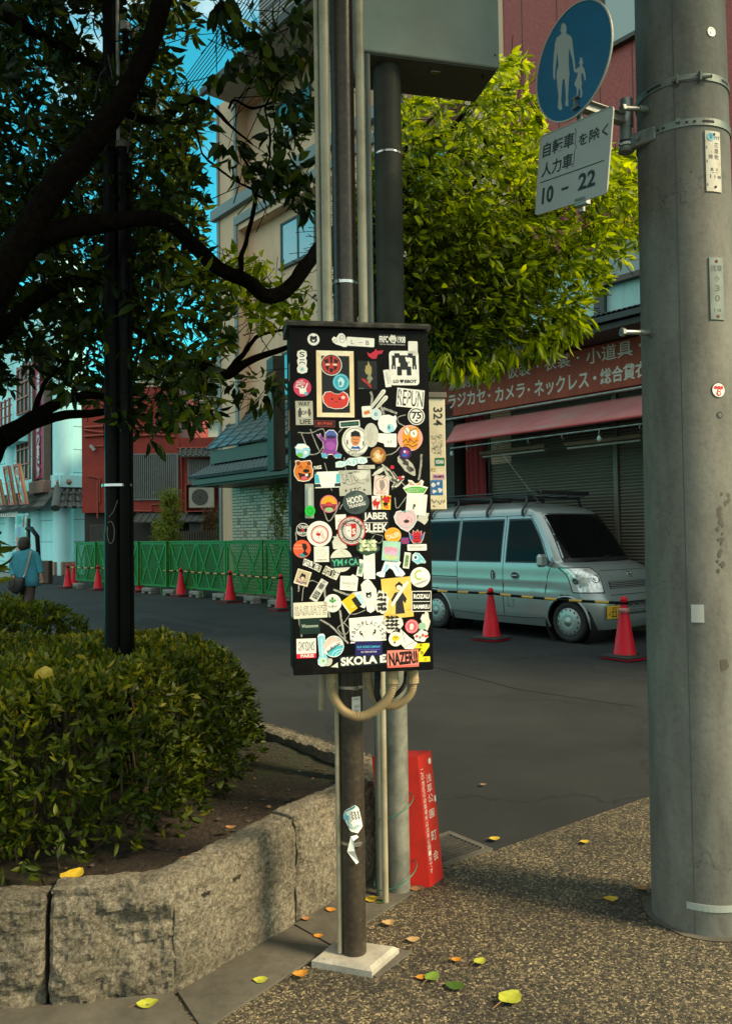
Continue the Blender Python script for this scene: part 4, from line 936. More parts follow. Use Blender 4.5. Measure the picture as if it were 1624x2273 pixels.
for (xl, yl, xr, yr, lab) in ((368, 697, 692, 688, 'wooden fluorescent lamp fixture hanging above the van roof rack'), (790, 640, 1172, 652, 'wooden fluorescent lamp fixture hanging beside the bulb, nearer the concrete pole')):
    ul_, vl = RF.pix(*V1(xl, yl), .55); ur_, vr = RF.pix(*V1(xr, yr), .55); v_ = (vl+vr)/2
    lf_ = thing('hanging_lamp_fixture', lab, 'lamp fixture', tuple(RF.p((ul_+ur_)/2, v_, .55)), group='lamp fixtures under the awning')
    m_ = MB(); m_.box(RF, (ul_, ur_), (v_, v_+.055), (.50, .60), WOOD, .004); m_.build('board', lf_)
    m_ = MB(); m_.tube([RF.p(ul_+.03, v_-.03, .55), RF.p(ur_-.03, v_-.03, .55)], .016, 8, mat('lamp_tube', (.32, .31, .25), .4)); m_.build('lamp_tube', lf_)
    m_ = MB(); 
    for q in (ul_+.1, ur_-.1): m_.tube([RF.p(q, v_+.05, .55), RF.p(q, zb2_+.2, .50)], .003, 4, BLACK)
    m_.build('hanging_wire', lf_)
# corrugated canopy
m_ = MB(); vs = []; L = u1-us0+.5; kk = int(L/.02)
for i in range(kk+1):
    x = us0-.3+i*.02*1.0; w_ = .012*math.sin(i*1.57)
    vs += [RF.p(x, ztopS+w_, .95), RF.p(x, ztopS+.28+w_, -.05)]
m_.add(vs, [(2*i, 2*i+2, 2*i+3, 2*i+1) for i in range(kk)], mat('corrugated_sheet', (.07, .075, .07), .5, .5), True)
m_.box(RF, (us0-.3, u1), (ztopS-.10, ztopS-.02), (.80, .93), BLACK); m_.box(RF, (us0-.3, u1), (ztopS-.2, ztopS-.12), (.1, .86), DKW); m_.build('canopy', shop)
# --- red-brown building above
ur0 = RF.pix(1040, 400)[0]; rbld = thing('red_tiled_building', 'tall red-brown tiled building with teal panels, above the shuttered shop', 'building', tuple(RF.p(ur0+3, 0, -3)))
m_ = MB(); zr = RF.pix(*V5(1170, 1180), 0)[1]; TOPR = 20
m_.box(RF, (ur0, 10.5), (zr+.05, TOPR), (-10, -.02), RED_TILE); m_.build('wall', rbld)
m_ = MB(); m_.box(RF, (us0-.2, 10.5), (ztopS, zr+.05), (-10, -.06), TEALW)
m_.box(RF, (u1, 10.5), (0, ztopS), (-10, -.08), TEALW); m_.build('panel_wall', rbld)
m_ = MB()
for x in (570, 745, 955, 1118): u = RF.pix(*V5(x, 300))[0]; m_.box(RF, (u-.006, u+.006), (zr+.1, TOPR), (-.02, -.016), DKW)
for x in (1.3, 2.6, 3.9, 5.2): m_.box(RF, (RF.pix(*V5(1118, 300))[0]+x-.006, RF.pix(*V5(1118, 300))[0]+x+.006), (zr+.1, TOPR), (-.02, -.016), DKW)
m_.build('panel_joint', rbld)
def window(parent, fr, a_, b_, z0, z1, n, fmat, gmat, fw=.05, mull=1, rec=.03, nm='window', sill=True, proud=.03, transom=0):
    m = MB()
    m.box(fr, (a_, a_+fw), (z0, z1), (n-rec, n+proud), fmat); m.box(fr, (b_-fw, b_), (z0, z1), (n-rec, n+proud), fmat)
    m.box(fr, (a_+fw, b_-fw), (z1-fw, z1), (n-rec, n+proud-.003), fmat); m.box(fr, (a_+fw, b_-fw), (z0, z0+fw), (n-rec, n+proud-.003), fmat)
    for k in range(1, mull+1):
        x = a_+(b_-a_)*k/(mull+1); m.box(fr, (x-fw*.45, x+fw*.45), (z0+fw, z1-fw), (n-rec, n+proud-.008), fmat)
    for k in range(1, transom+1):
        z = z0+(z1-z0)*k/(transom+1); m.box(fr, (a_+fw, b_-fw), (z-fw*.4, z+fw*.4), (n-rec, n+proud-.012), fmat)
    if sill: m.box(fr, (a_-.04, b_+.04), (z0-.05, z0-.002), (n-rec, n+proud+.05), fmat)
    w_ = m.build(nm, parent)
    g_ = MB(); g_.box(fr, (a_+fw*.5, b_-fw*.5), (z0+fw*.5, z1-fw*.5), (n-rec, n+.004), gmat); g_.build('pane', w_); return w_
ua, za_ = RF.pix(*V5(985, 1418)); ub, zb3 = RF.pix(*V5(1172, 1180)); ztw = RF.pix(*V5(990, 1215))[1]
window(rbld, RF, ua, ua+1.9, za_, ztw, -.02, mat('brown_window_frame', (.07, .045, .035), .5, .2), glass('window_teal', (.09, .17, .17), .12), .05, 1)
ua, za_ = RF.pix(*V5(975, 245)); window(rbld, RF, ua, ua+1.6, za_-.05, za_+1.5, .0, DKM, glass('window_pale', (.20, .30, .29), .08), .05, 0)
a_, b_ = RF.pix(*V5(930, 1400))[0], RF.pix(*V5(982, 1400))[0]
m_ = MB(); m_.box(RF, (a_, b_), (ztopS, zr+.3), (-.06, .02), mat('slate_pillar', (.035, .042, .042), .6)); m_.build('pillar', rbld)
a_, za_ = RF.pix(*V1(108, 195), -.06); b_ = RF.pix(*V1(185, 185), -.06)[0]; c_u = RF.pix(*V1(310, 160), -.06)[0]; d_u = RF.pix(*V1(450, 160), -.06)[0]
window(rbld, RF, a_, b_, za_, za_+1.0, -.06, DKM, glass('window_light_teal', (.28, .44, .44), .2), .05, 0); window(rbld, RF, b_+.05, c_u, za_, za_+1.0, -.06, DKM, glass('window_light_teal', (.28, .44, .44), .2), .05, 0)
window(rbld, RF, c_u+.06, d_u+.3, za_, za_+1.0, -.06, DKM, glass('window_light_teal', (.28, .44, .44), .2), .05, 0)
# low bluish tin roof between shop and cream building
lw = thing('tin_roofed_annex', 'low annex with a bluish sheet roof between the shop and the beige cabinet', 'building', tuple(RF.p(u0-1.5, 0, -1)))
uA = RF.pix(700, 1100)[0]
m_ = MB(); m_.box(RF, (uA, u0-.02), (0, 3.1), (-6, -.05), mat('annex_wall', (.16, .15, .12), .7)); m_.build('wall', lw)
m_ = MB(); tiles(m_, [RF.p(uA-.2, 3.0, .5), RF.p(us0-.02, 3.0, .5), RF.p(us0-.02, 4.6, -2), RF.p(uA-.2, 4.6, -2)], 12, 6, .03, mat('blue_grey_sheet_roof', (.06, .15, .16), .45, .3)); m_.build('roof', lw)

# --- cream building
CRW = mat('cream_render', (.58, .40, .26), .7, 0, .07, 2.5, dirt=(.48, .34, .22), dscale=1.5, stretch=(2, 2, .5)); BGT = mat('blue_grey_trim', (.15, .19, .20), .55, 0, .08, 4)
uc0 = RF.pix(487, 620)[0]; uc1 = RF.pix(900, 600)[0]; zroof = RF.pix(500, 222)[1]
cb = thing('cream_apartment_building', 'tall cream building with blue-grey trim and deep window bays, behind the branches', 'building', tuple(RF.p(uc0+3, 0, -4)))
m_ = MB(); bay0 = RF.pix(*V4(318, 1000))[0]; zband1 = RF.pix(*V4(200, 1335), .12)[1]; zband0 = RF.pix(*V4(200, 1405), .12)[1]
zlint = RF.pix(*V4(335, 1450))[1]; zup = RF.pix(*V4(300, 700))[1]; BR = .30
zbase = 2.6
m_.box(RF, (uc0, bay0), (0, zroof), (-9, 0), CRW); m_.box(RF, (bay0, uc1), (zbase, zroof), (-9, -BR), CRW)
m_.box(RF, (bay0+.001, uc1), (zband0-.55, zband1+.0), (-BR, -.002), CRW); m_.box(RF, (bay0+.001, uc1), (zup, zroof), (-BR, -.002), CRW); m_.box(RF, (bay0, uc1), (0, zbase), (-9, -.01), CRW)
m_.box(RF, (bay0+.001, uc1), (zbase+.0, zbase+.9), (-BR, -.004), CRW)
for k in (1, 2):
    m_.box(RF, (bay0+k*3.9, bay0+k*3.9+.9), (zbase, zroof), (-BR, -.006), CRW)
m_.build('wall', cb)
m_ = MB()
m_.box(RF, (uc0-.22, uc1), (zband0, zband1), (-.02, .14), BGT, .01)
m_.box(RF, (bay0-.12, uc1), (zlint, zlint+.20), (-.02, .06), BGT); m_.box(RF, (bay0-.10, uc1), (zup-.02, zup+.16), (-.02, .05), BGT)
m_.box(RF, (bay0-.13, bay0-.01), (zbase+.9, zlint-.002), (-.02, .05), BGT); m_.box(RF, (bay0-.11, bay0-.01), (zband1+.002, zup-.022), (-.02, .045), BGT); m_.box(RF, (bay0-.26, bay0-.16), (zup+.2, zroof), (-.0, .03), BGT); m_.box(RF, (uc0-.03, uc0+.06), (zband1+.01, zroof), (-.0, .04), BGT)
m_.box(RF, (uc0-.06, uc0+.06), (0, zband0-.01), (-.0, .035), BGT); m_.box(RF, (bay0-.3, bay0-.18), (zbase+.1, zbase+1), (0, .03), BGT)
m_.build('trim', cb)
a_, za_ = RF.pix(*V4(605, 1740), -BR); b_, zz = RF.pix(*V4(835, 1350), -BR); zt_w = RF.pix(*V4(605, 1450), -BR)[1]
ww_ = (RF.pix(*V4(712, 1500), -BR)[0]-a_)*2
window(cb, RF, a_, a_+ww_, za_, zt_w, -BR, DKM, PAINTED_SKYG, .055, 1, .03)
window(cb, RF, a_+4.2, a_+4.2+ww_, za_, zt_w, -BR, DKM, PAINTED_SKYG, .055, 1, .03)
a2_, z2_ = RF.pix(*V4(580, 955), -BR); zt2w = RF.pix(*V4(580, 690), -BR)[1]
window(cb, RF, a2_, a2_+ww_, z2_, zt2w, -BR, DKM, PAINTED_SKYG, .055, 1, .03); window(cb, RF, a2_+4.2, a2_+4.2+ww_, z2_, zt2w, -BR, DKM, PAINTED_SKYG, .055, 1, .03)
window(cb, RF, a_, a_+ww_, za_-3.1, zt_w-3.1, -BR, DKM, PAINTED_SKYG, .055, 1, .03)
GRF = mat('green_sheet_roof', (.07, .10, .085), .5, .3, .15, 4)
m_ = MB(); EV = .95; zev = RF.pix(*V4(100, 590), EV)[1]; ue = RF.pix(*V4(100, 590), EV)[0]
slab(m_, [RF.p(ue, zev, EV), RF.p(uc1, zev, EV), RF.p(uc1, zev+2.0, -1.6), RF.p(ue+.3, zev+2.0, -1.6)], .08, GRF)
for i in range(28): m_.tube([RF.p(ue+.1+i*.42, zev+.02, EV-.02), RF.p(ue+.3+i*.42, zev+2.02, -1.6)], .025, 5, GRF)
m_.box(RF, (ue-.02, uc1), (zev-.14, zev+.02), (EV, EV+.10), mat('eave_gutter', (.03, .04, .035), .5)); m_.box(RF, (ue+.1, uc1), (zev-.12, zev-.08), (-.01, EV-.005), mat('soffit', (.30, .28, .23), .7)); m_.build('roof', cb)
m_ = MB(); a_, zq = RF.pix(575, 95, -1.8); 
for k in range(26): m_.box(RF, (a_, a_+6), (zq-.4+k*.11, zq-.4+k*.11+.07), (-1.9, -1.8), mat('grey_louvre', (.20, .20, .19), .6))
m_.box(RF, (a_+.01, a_+8), (zq-.4, zq+7), (-8.5, -1.9), mat('louvre_back_sun_block', (.08, .08, .075), .7)); m_.build('rooftop_louvre', cb)  # unseen block behind the louvre, enlarged to keep sun off the buildings beyond
m_ = MB()
for i in range(7):
    d = i*.13; m_.tube([RF.p(ue-3+d, zev-.6+d*.5, EV+.3+d*.2), RF.p(ue+1.5, zev-.1+d*.9, EV+.4), RF.p(ue+6, zev+.9+d, EV+.5)], .012, 4, BLACK)
tag(m_.build('overhead_cables'), 'bundle of black overhead cables running along the eave of the cream building', 'cables')
# --- brick shop with tiled eaves
def brickmat():
    m = bpy.data.materials.new('white_glazed_brick'); nt, b = nodes_of(m)
    g_ = nt.nodes.new('ShaderNodeNewGeometry'); d_ = nt.nodes.new('ShaderNodeVectorMath'); d_.operation = 'DOT_PRODUCT'; d_.inputs[1].default_value = tuple(S); nt.links.new(g_.outputs['Position'], d_.inputs[0])
    sx = nt.nodes.new('ShaderNodeSeparateXYZ'); nt.links.new(g_.outputs['Position'], sx.inputs[0]); cx = nt.nodes.new('ShaderNodeCombineXYZ'); nt.links.new(d_.outputs['Value'], cx.inputs[0]); nt.links.new(sx.outputs[2], cx.inputs[1])
    t = nt.nodes.new('ShaderNodeTexBrick'); t.inputs['Scale'].default_value = 1.0; t.inputs['Brick Width'].default_value = .30; t.inputs['Row Height'].default_value = .075; t.inputs['Mortar Size'].default_value = .012; t.offset = .5
    t.inputs['Color1'].default_value = (.50, .44, .31, 1); t.inputs['Color2'].default_value = (.38, .33, .24, 1); t.inputs['Mortar'].default_value = (.06, .055, .045, 1); nt.links.new(cx.outputs[0], t.inputs[0])
    nt.links.new(t.outputs[0], b.inputs['Base Color']); b.inputs['Roughness'].default_value = .5; bump(nt, b, t.outputs['Fac'], -.5, .02); return m
BRK = brickmat(); ub0_ = RF.pix(*V9(1184, 700), .35)[0]; NB = .35
bk = thing('brick_restaurant_building', 'low white-brick building with blue-grey tiled roofs behind the green fence', 'building', tuple(RF.p(ub0_+2, 0, -1)))
zbt = RF.pix(*V9(1184, 525), NB)[1]; ub1_ = ub0_+6.5
m_ = MB(); m_.box(RF, (ub0_, ub1_), (0, zbt), (.012, NB), BRK); m_.build('brick_wall', bk)
m_ = MB(); rr = random.Random(11)
for (x, y) in ((1222, 850), (1360, 864), (1453, 882), (1275, 937), (1390, 935), (1526, 952), (1284, 776), (1370, 754), (1478, 732), (1330, 665), (1395, 626), (1475, 565), (1245, 620), (1530, 838)):
    u, v = RF.pix(*V9(x, y), NB); u = ub0_+round((u-ub0_)/.15)*.15; v = round(v/.075)*.075; s = .073
    m_.box(RF, (u-s, u+s), (v-s, v+s), (NB-.004, NB+.006), mat('ochre_tile_%d' % rr.randint(0, 2), [(.20, .13, .05), (.16, .11, .06), (.15, .13, .09)][rr.randint(0, 2)], .5), .003)
m_.build('accent_tile', bk)
RT = mat('blue_grey_roof_tile', (.040, .085, .095), .38, .1, .3, 9, spec=.6)
e0 = RF.pix(*V9(868, 520), 1.5); e1 = RF.pix(*V9(1450, 456), 1.5); ze = (e0[1]+e1[1])/2; zt3 = RF.pix(*V9(1300, 345), .2)[1]; ut3 = RF.pix(*V9(1150, 352), .2)[0]
m_ = MB(); tiles(m_, [RF.p(e0[0], ze, 1.5), RF.p(ub1_, ze, 1.5), RF.p(ub1_, zt3, .2), RF.p(ut3, zt3, .2)], 40, 9, .035, RT)
m_.add([RF.p(e0[0], ze, 1.5), RF.p(ut3, zt3, .2), RF.p(ut3-.3, ze, -.6)], [(0, 1, 2)], RT); m_.build('lower_roof', bk)
m_ = MB(); m_.box(RF, (e0[0]+.05, ub1_), (ze-.16, ze-.045), (1.36, 1.46), DKM); m_.box(RF, (e0[0]+.1, ub1_), (ze-.20, ze-.14), (-.4, 1.36), BLACK); m_.build('eave_beam', bk)
f0 = RF.pix(*V9(992, 298), 1.0); f1 = RF.pix(*V9(1440, 245), 1.0); zf = (f0[1]+f1[1])/2; g0 = RF.pix(*V9(1175, 135), .0); g1 = RF.pix(*V9(1345, 22), -.3)
m_ = MB(); tiles(m_, [RF.p(f0[0], zf, 1.0), RF.p(ub1_, zf, 1.0), RF.p(ub1_, g0[1], .02), RF.p(g0[0], g0[1], .02)], 13, 5, .03, RT)
tiles(m_, [RF.p(g1[0]-.8, g0[1], .02), RF.p(ub1_, g0[1], .02), RF.p(ub1_, g1[1], .0)+NR*-.25, RF.p(g1[0], g1[1], 0)+NR*-.25], 9, 4, .03, RT)
m_.box(RF, (f0[0]+.05, ub1_), (zf-.35, zf-.05), (-.3, .92), DKM); m_.box(RF, (ut3+.2, ub1_), (zt3-.3, zf-.36), (-.3, .25), BLACK); m_.build('upper_roof', bk)
# dark vertical sign box
b0 = RF.pix(598, 1050, 1.3); 
bx = thing('dark_vertical_sign_box', 'tall dark sign box standing beside the tiled roofs, just left of the black cabinet', 'sign box', tuple(RF.p(b0[0]+.3, 0, 1.3)))
pA = at(594, 1047, 15.0); pB = at(608, 1040, 14.6); zt_ = at(596, 812, 15.0).z; zt_b = at(610, 785, 14.6).z; pC = at(634, 1040, 14.6)
m_ = MB(); q = [Vector((p.x, p.y, 0)) for p in (pA, pB, pC)]; q.append(q[0]+(q[2]-q[1])); zz0 = pA.z; zz1 = (zt_+zt_b)/2+.03
DB = mat('brushed_dark_bronze', (.022, .018, .012), .5, 0, .5, 3, stretch=(1, 1, .3), spec=.15); m_.add([p+Vector((0, 0, z)) for z in (zz0, zz1) for p in q], [(0, 1, 5, 4), (1, 2, 6, 5), (2, 3, 7, 6), (3, 0, 4, 7), (4, 5, 6, 7), (3, 2, 1, 0)], DB); 
m_.build('case', bx); m_ = MB(); qc_ = (q[0]+q[2])/2; m_.tube([qc_+Vector((0, 0, zz0+.4)), qc_+Vector((0, 0, zz0+.4))-NR*2.5], .05, 8, DKM); m_.tube([qc_+Vector((0, 0, zz1-.4)), qc_+Vector((0, 0, zz1-.4))-NR*2.5], .05, 8, DKM); m_.build('mounting_arm', bx)
m_ = MB(); fz = Fr(tuple(q[0]), tuple(q[1]-q[0]), (0, 0, 1)); 
if fz.N.y > 0: fz.N = -fz.N
L_ = (q[1]-q[0]).length; m_.box(fz, (L_*.25, L_*.8), (zz1-.95, zz1-.62), (0, .006), mat('sign_box_plate', (.12, .12, .09), .6)); m_.build('plate', bx)

# --- red building
DR = 27.0; ro = at(190, 1250, DR); rfm = Fr((ro.x, ro.y, 0), (1, .03, 0), (0, 0, 1)); RW = mat('red_painted_wall', (.27, .024, .012), .7, 0, .18, 1.6, dirt=(.19, .017, .010), dscale=2.5, bmp=.3, bscale=18)
rd = thing('red_rendered_building', 'two-storey red rendered building with dark barred windows at the end of the street', 'building', tuple(rfm.p(2.5, 0, -1)))
u1r = rfm.pix(530, 1100)[0]; um = rfm.pix(*V9(795, 400))[0]; zr1 = rfm.pix(*V9(500, 200))[1]; zr2 = rfm.pix(*V9(900, 300))[1]; z4 = rfm.pix(*V9(500, 775))[1]
m_ = MB(); m_.box(rfm, (-.1, um), (z4, zr1+1.6), (-6, 0), RW); m_.box(rfm, (um+.001, u1r+1.5), (z4, zr2+.35), (-6, -.02), RW); m_.box(rfm, (-.1, u1r+1.5), (0, z4-.001), (-6, -.25), mat('dark_timber_base', (.03, .026, .022), .8)); m_.build('wall', rd)
RW2 = mat('red_pipe_paint', (.30, .045, .028), .5)
m_ = MB()
for i in range(3): m_.tube([rfm.p(x*.6-.0, zr1-.05+i*.17+.05*math.sin(x*2.1+i*2), .05) for x in range(0, int(um/.6)+1)], .05, 6, RW2)
m_.build('cornice', rd)
def bars(parent, x0, y0, x1, y1, n, N_=.03, frame=.05, mt=DKM, back=DARKG, mapf=V9, fr=rfm, name='barred_window'):
    a_, zt__ = fr.pix(*mapf(x0, y0)); b_, zb__ = fr.pix(*mapf(x1, y1)); m = MB()
    m.box(fr, (a_, b_), (zb__, zb__+frame), (0, N_+.05), mt); m.box(fr, (a_, b_), (zt__-frame, zt__), (0, N_+.05), mt); m.box(fr, (a_, a_+frame), (zb__+frame, zt__-frame), (0, N_+.047), mt); m.box(fr, (b_-frame, b_), (zb__+frame, zt__-frame), (0, N_+.047), mt)
    for i in range(1, n): x = a_+(b_-a_)*i/n; m.box(fr, (x-.016, x+.016), (zb__+frame, zt__-frame), (.02, N_+.04), mt)
    w_ = m.build(name, parent); g_ = MB(); g_.box(fr, (a_+.02, b_-.02), (zb__+.02, zt__-.02), (.0, .012), back); g_.build('pane', w_)
GB = mat('grey_window_bars', (.13, .145, .14), .5, .3)
bars(rd, 450, 343, 792, 684, 24, mt=GB); bars(rd, 858, 385, 1140, 590, 22, mt=GB)
bars(rd, 140, 868, 250, 995, 12, mt=DKM, back=mat('pale_shoji', (.16, .16, .13), .7)); bars(rd, 665, 868, 798, 930, 12, mt=GB); bars(rd, 872, 862, 975, 925, 10, mt=GB)
m_ = MB(); a_, za_ = rfm.pix(*V9(615, 660), .02); b_, zb4 = rfm.pix(*V9(742, 505), .02); m_.box(rfm, (a_, b_), (za_, zb4), (.014, .026), mat('bamboo_blind', (.10, .085, .05), .8)); m_.build('blind', rd)
TG = mat('grey_roof_tile', (.075, .085, .078), .55, 0, .25, 8)
m_ = MB(); a_, z0_ = rfm.pix(*V9(800, 365), .6); b_, z1_ = rfm.pix(*V9(1150, 362), .6); zt5 = rfm.pix(*V9(790, 305), 0)[1]
tiles(m_, [rfm.p(a_, z0_, .6), rfm.p(b_, z0_, .6), rfm.p(b_, zt5, 0), rfm.p(a_-.1, zt5, 0)], 9, 3, .05, TG); m_.build('tiled_hood', rd)
m_ = MB(); a_, z0_ = rfm.pix(*V9(445, 850), .8); b_, _ = rfm.pix(*V9(970, 850), .8); zt6 = rfm.pix(*V9(445, 782), 0)[1]
tiles(m_, [rfm.p(a_, z0_, .8), rfm.p(b_, z0_, .8), rfm.p(b_, zt6, 0), rfm.p(a_, zt6, 0)], 11, 1, .03, TG); m_.build('lower_eave', rd)
m_ = MB()
for pts in ([(160, 287), (240, 285)], [(795, 300), (810, 380), (815, 790), (860, 815), (858, 715), (885, 712)], [(590, 765), (588, 718), (690, 716), (700, 705)], [(205, 530), (205, 700)], [(190, 540), (190, 820)], [(795, 690), (800, 810)], [(450, 765), (590, 768)], [(120, 505), (190, 520), (205, 530)], [(775, 300), (1000, 296)]):
    m_.tube([rfm.p(*rfm.pix(*V9(*p_), .05), .05) for p_ in pts], .028, 6, RW2)
m_.build('drain_pipe', rd)
m_ = MB(); u, v = rfm.pix(*V9(155, 295), .1); fz = rfm.at(u, v, .1, -.9); m_.box(fz, (-.09, .14), (-.06, .05), (0, .10), STEEL, .01); m_.build('floodlight', rd)
ac = None
u, v = rfm.pix(*V9(967, 670), .1); ac = thing('air_conditioner_unit', 'white air conditioner outdoor unit in a red frame on the red wall', 'air conditioner', tuple(rfm.p(u, v, .2)))
fz = rfm.at(u, v, .03); m_ = MB(); m_.box(fz, (-.42, .42), (-.34, .34), (0, .30), mat('ac_case', (.36, .34, .28), .5), .02); m_.build('case', ac)
m_ = MB(); disc(m_, fz, -.05, .02, .27, .303, BLACK, 28)
for r_ in (.27, .22, .17, .12, .07): m_.tube([fz.p(-.05+r_*math.cos(k*.2618), .02+r_*math.sin(k*.2618), .31) for k in range(25)], .006, 4, mat('ac_grill', (.25, .24, .2), .5), caps=False)
m_.build('fan_grille', ac)
m_ = MB()
for (x0, x1, y0, y1) in ((-.52, -.49, -.46, .46), (.72, .75, -.46, .46), (-.49, .72, .43, .46), (-.49, .72, -.46, -.43)): m_.box(fz, (x0, x1), (y0, y1), (-.02, .36), RW2)
m_.build('bracket_frame', ac)
# louvred grey building behind
DG = 42; go_ = at(420, 1100, DG); gfr = Fr((go_.x, go_.y, 0), (1, -.1, 0), (0, 0, 1)); gb_ = thing('pale_louvred_building', 'pale far building with ribbed horizontal bands glimpsed through the leaves', 'building', tuple(gfr.p(2, 0, -2)))
m_ = MB(); PG = mat('pale_grey_cladding', (.42, .41, .35), .6, 0, .1, 2); uq0 = gfr.pix(300, 900)[0]; uq1 = gfr.pix(520, 900)[0]; m_.box(gfr, (uq0, uq1+2), (0, gfr.pix(480, 800)[1]), (-6, -.2), PG); m_.build('wall', gb_)
m_ = MB()
for i in range(16):
    z = gfr.pix(480, 935-i*9)[1]; m_.box(gfr, (uq0, uq1), (z, z+.07), (-.2, .05), mat('pale_slat', (.46, .44, .38) if i % 3 else (.2, .15, .12), .6))
m_.build('louvre', gb_)
m_ = MB(); zq0 = gfr.pix(480, 968)[1]; m_.box(gfr, (uq0, uq1), (zq0-1.3, zq0-.1), (.0, .5), mat('brown_panel', (.09, .075, .055), .7)); m_.build('parapet', gb_)

# --- white building at the left end
cw = on(137, 1277); 
LFc = Fr((cw.x, cw.y, 0), tuple(-S), (0, 0, 1), tuple(NR)); U2 = Vector((.773, .634, 0)).normalized(); RFc = Fr((cw.x, cw.y, 0), tuple(U2), (0, 0, 1), tuple(S))
WW = mat('pale_render_blocks', (.46, .86, .90), .55, 0, .07, 1.2, dirt=(.38, .76, .80), dscale=1.4, stretch=(2, 2, .4)); WJ = mat('render_joint', (.13, .17, .17), .8); TP = mat('salmon_plinth', (.30, .19, .14), .6)
wb = thing('white_pillared_building', 'pale building with half-round pillars and a dark tiled pent roof at the far left', 'building', tuple(LFc.p(2, 0, -2)))
wR = RFc.pix(*V8(828, 700))[0]; wL = LFc.pix(-60, 1100)[0]+16
zl1 = RFc.pix(*V8(840, 960), .15)[1]; zl0 = RFc.pix(*V8(840, 1082), .15)[1]; zrt = RFc.pix(*V8(840, 1100), .1)[1]; zre = RFc.pix(*V8(860, 1275), 1.0)[1]
m_ = MB(); H_ = 13.0
p_ = [LFc.p(wL, 0, 0), LFc.p(0, 0, 0), RFc.p(wR, 0, 0), RFc.p(wR, 0, -6), LFc.p(wL, 0, -8)]
m_.add([q+Vector((0, 0, z)) for z in (0, H_) for q in p_], [(0, 1, 6, 5), (1, 2, 7, 6), (2, 3, 8, 7), (3, 4, 9, 8), (4, 0, 5, 9), (5, 6, 7, 8, 9)], WW); m_.build('wall', wb)
m_ = MB()
for fr_, L_ in ((LFc, wL), (RFc, wR)):
    for z in [zl0-.0-.9*k-.4 for k in range(1, 5)]+[zl1+.1+.95*k for k in range(0, 8)]:
        m_.box(fr_, (.3, L_), (z, z+.022), (.0, .006), WJ)
m_.build('joint_line', wb)
m_ = MB()
def pilaster(fr_, px, w_, z0, z1):
    u = fr_.pix(px, 1100)[0]; c_ = fr_.p(u, 0, -.02); m_.tube([c_+Vector((0, 0, z0)), c_+Vector((0, 0, z1))], w_, 20, WW)
cz = (LFc.p(.12, 0, -.12)); m_.tube([cz+Vector((0, 0, .0)), cz+Vector((0, 0, zre))], .40, 24, WW); m_.tube([cz+Vector((0, 0, zl1)), cz+Vector((0, 0, H_))], .40, 24, WW)
for px in (86, 28): pilaster(LFc, px, .32, 0, zre)
pilaster(LFc, 27, .3, zl1, H_); pilaster(LFc, 100, .3, zl1, H_)
m_.build('pillar', wb)
m_ = MB(); m_.box(RFc, (-.15, wR+.15), (zl0, zl1), (.0, .28), WW, .02); m_.box(LFc, (-.15, wL), (zl0, zl1), (.0, .28), WW, .02); m_.build('ledge', wb)
m_ = MB()
for fr_, px, py in ((RFc, 154, 1070), (LFc, 128, 1071), (LFc, 68, 1076)):
    u, v = fr_.pix(px, py, .3); fz = fr_.at(u, v, .28); k = 6; m_.add([fz.p(.13*math.cos(i*1.047), .13*math.sin(i*1.047), 0) for i in range(6)]+[fz.p(0, 0, .09)], [(i, (i+1) % 6, 6) for i in range(6)], mat('brass_boss', (.22, .15, .09), .5))
m_.build('hexagonal_boss', wb)
m_ = MB()
zt_, ze_ = zl0-.03, zre
tiles(m_, [RFc.p(-.5, ze_, .9), RFc.p(wR+.25, ze_, .9), RFc.p(wR+.15, zt_, .1), RFc.p(0, zt_, .1)], 5, 3, .085, TG)
tiles(m_, [LFc.p(wL, ze_, .9), LFc.p(-.5, ze_, .9), LFc.p(0, zt_, .1), LFc.p(wL, zt_, .1)], 84, 3, .085, TG)
c0 = RFc.p(-.55, ze_-.02, .95); m_.tube([c0, LFc.p(-.02, zt_+.12, .12)], [.17, .15], 10, TG); m_.build('tiled_pent_roof', wb)
m_ = MB(); m_.box(RFc, (-.1, .45), (0, .55), (.02, .32), TP, .02); m_.box(LFc, (-.1, .45), (0, .55), (.02, .32), TP, .02); m_.build('plinth', wb)
m_ = MB(); a_, z0_ = LFc.pix(*V8(300, 990)); b_, z1_ = LFc.pix(*V8(182, 610)); LG = mat('lattice_red_timber', (.30, .07, .05), .55)
u_lo, u_hi = min(a_, b_), max(a_, b_); m_.box(LFc, (u_lo, u_hi), (z0_, z0_+2.75), (.0, .02), mat('old_window_glass', (.055, .075, .065), .15))
for k in range(5): z = z0_+k*.69; m_.box(LFc, (u_lo, u_hi), (z-.035, z+.035), (.02, .09), LG)
for k in range(4): u = u_lo+(u_hi-u_lo)*k/3; m_.box(LFc, (u-.03, u+.03), (z0_, z0_+2.75), (.02, .088), LG)
m_.build('lattice_window', wb)
m_ = MB(); a_, z0_ = LFc.pix(*V8(300, 330)); m_.box(LFc, (u_lo, u_hi), (z0_, z0_+2.2), (.0, .02), mat('old_window_glass', (.055, .075, .065), .15))
for k in range(4): z = z0_+k*.69; m_.box(LFc, (u_lo, u_hi), (z-.035, z+.035), (.02, .09), LG)
for k in range(4): u = u_lo+(u_hi-u_lo)*k/3; m_.box(LFc, (u-.03, u+.03), (z0_, z0_+2.2), (.02, .088), LG)
m_.build('lattice_window', wb)
a_, z0_ = LFc.pix(*V8(262, 385), .9); zb5 = z0_; m_ = MB(); m_.box(LFc, (u_lo-.1, wL), (zb5-.35, zb5-.02), (.0, .95), WW, .02); m_.box(LFc, (u_lo+.1, wL), (zb5-.75, zb5-.36), (.0, .6), WW, .02); m_.build('balcony_slab', wb)
m_ = MB(); k = 0; u = u_lo+.1
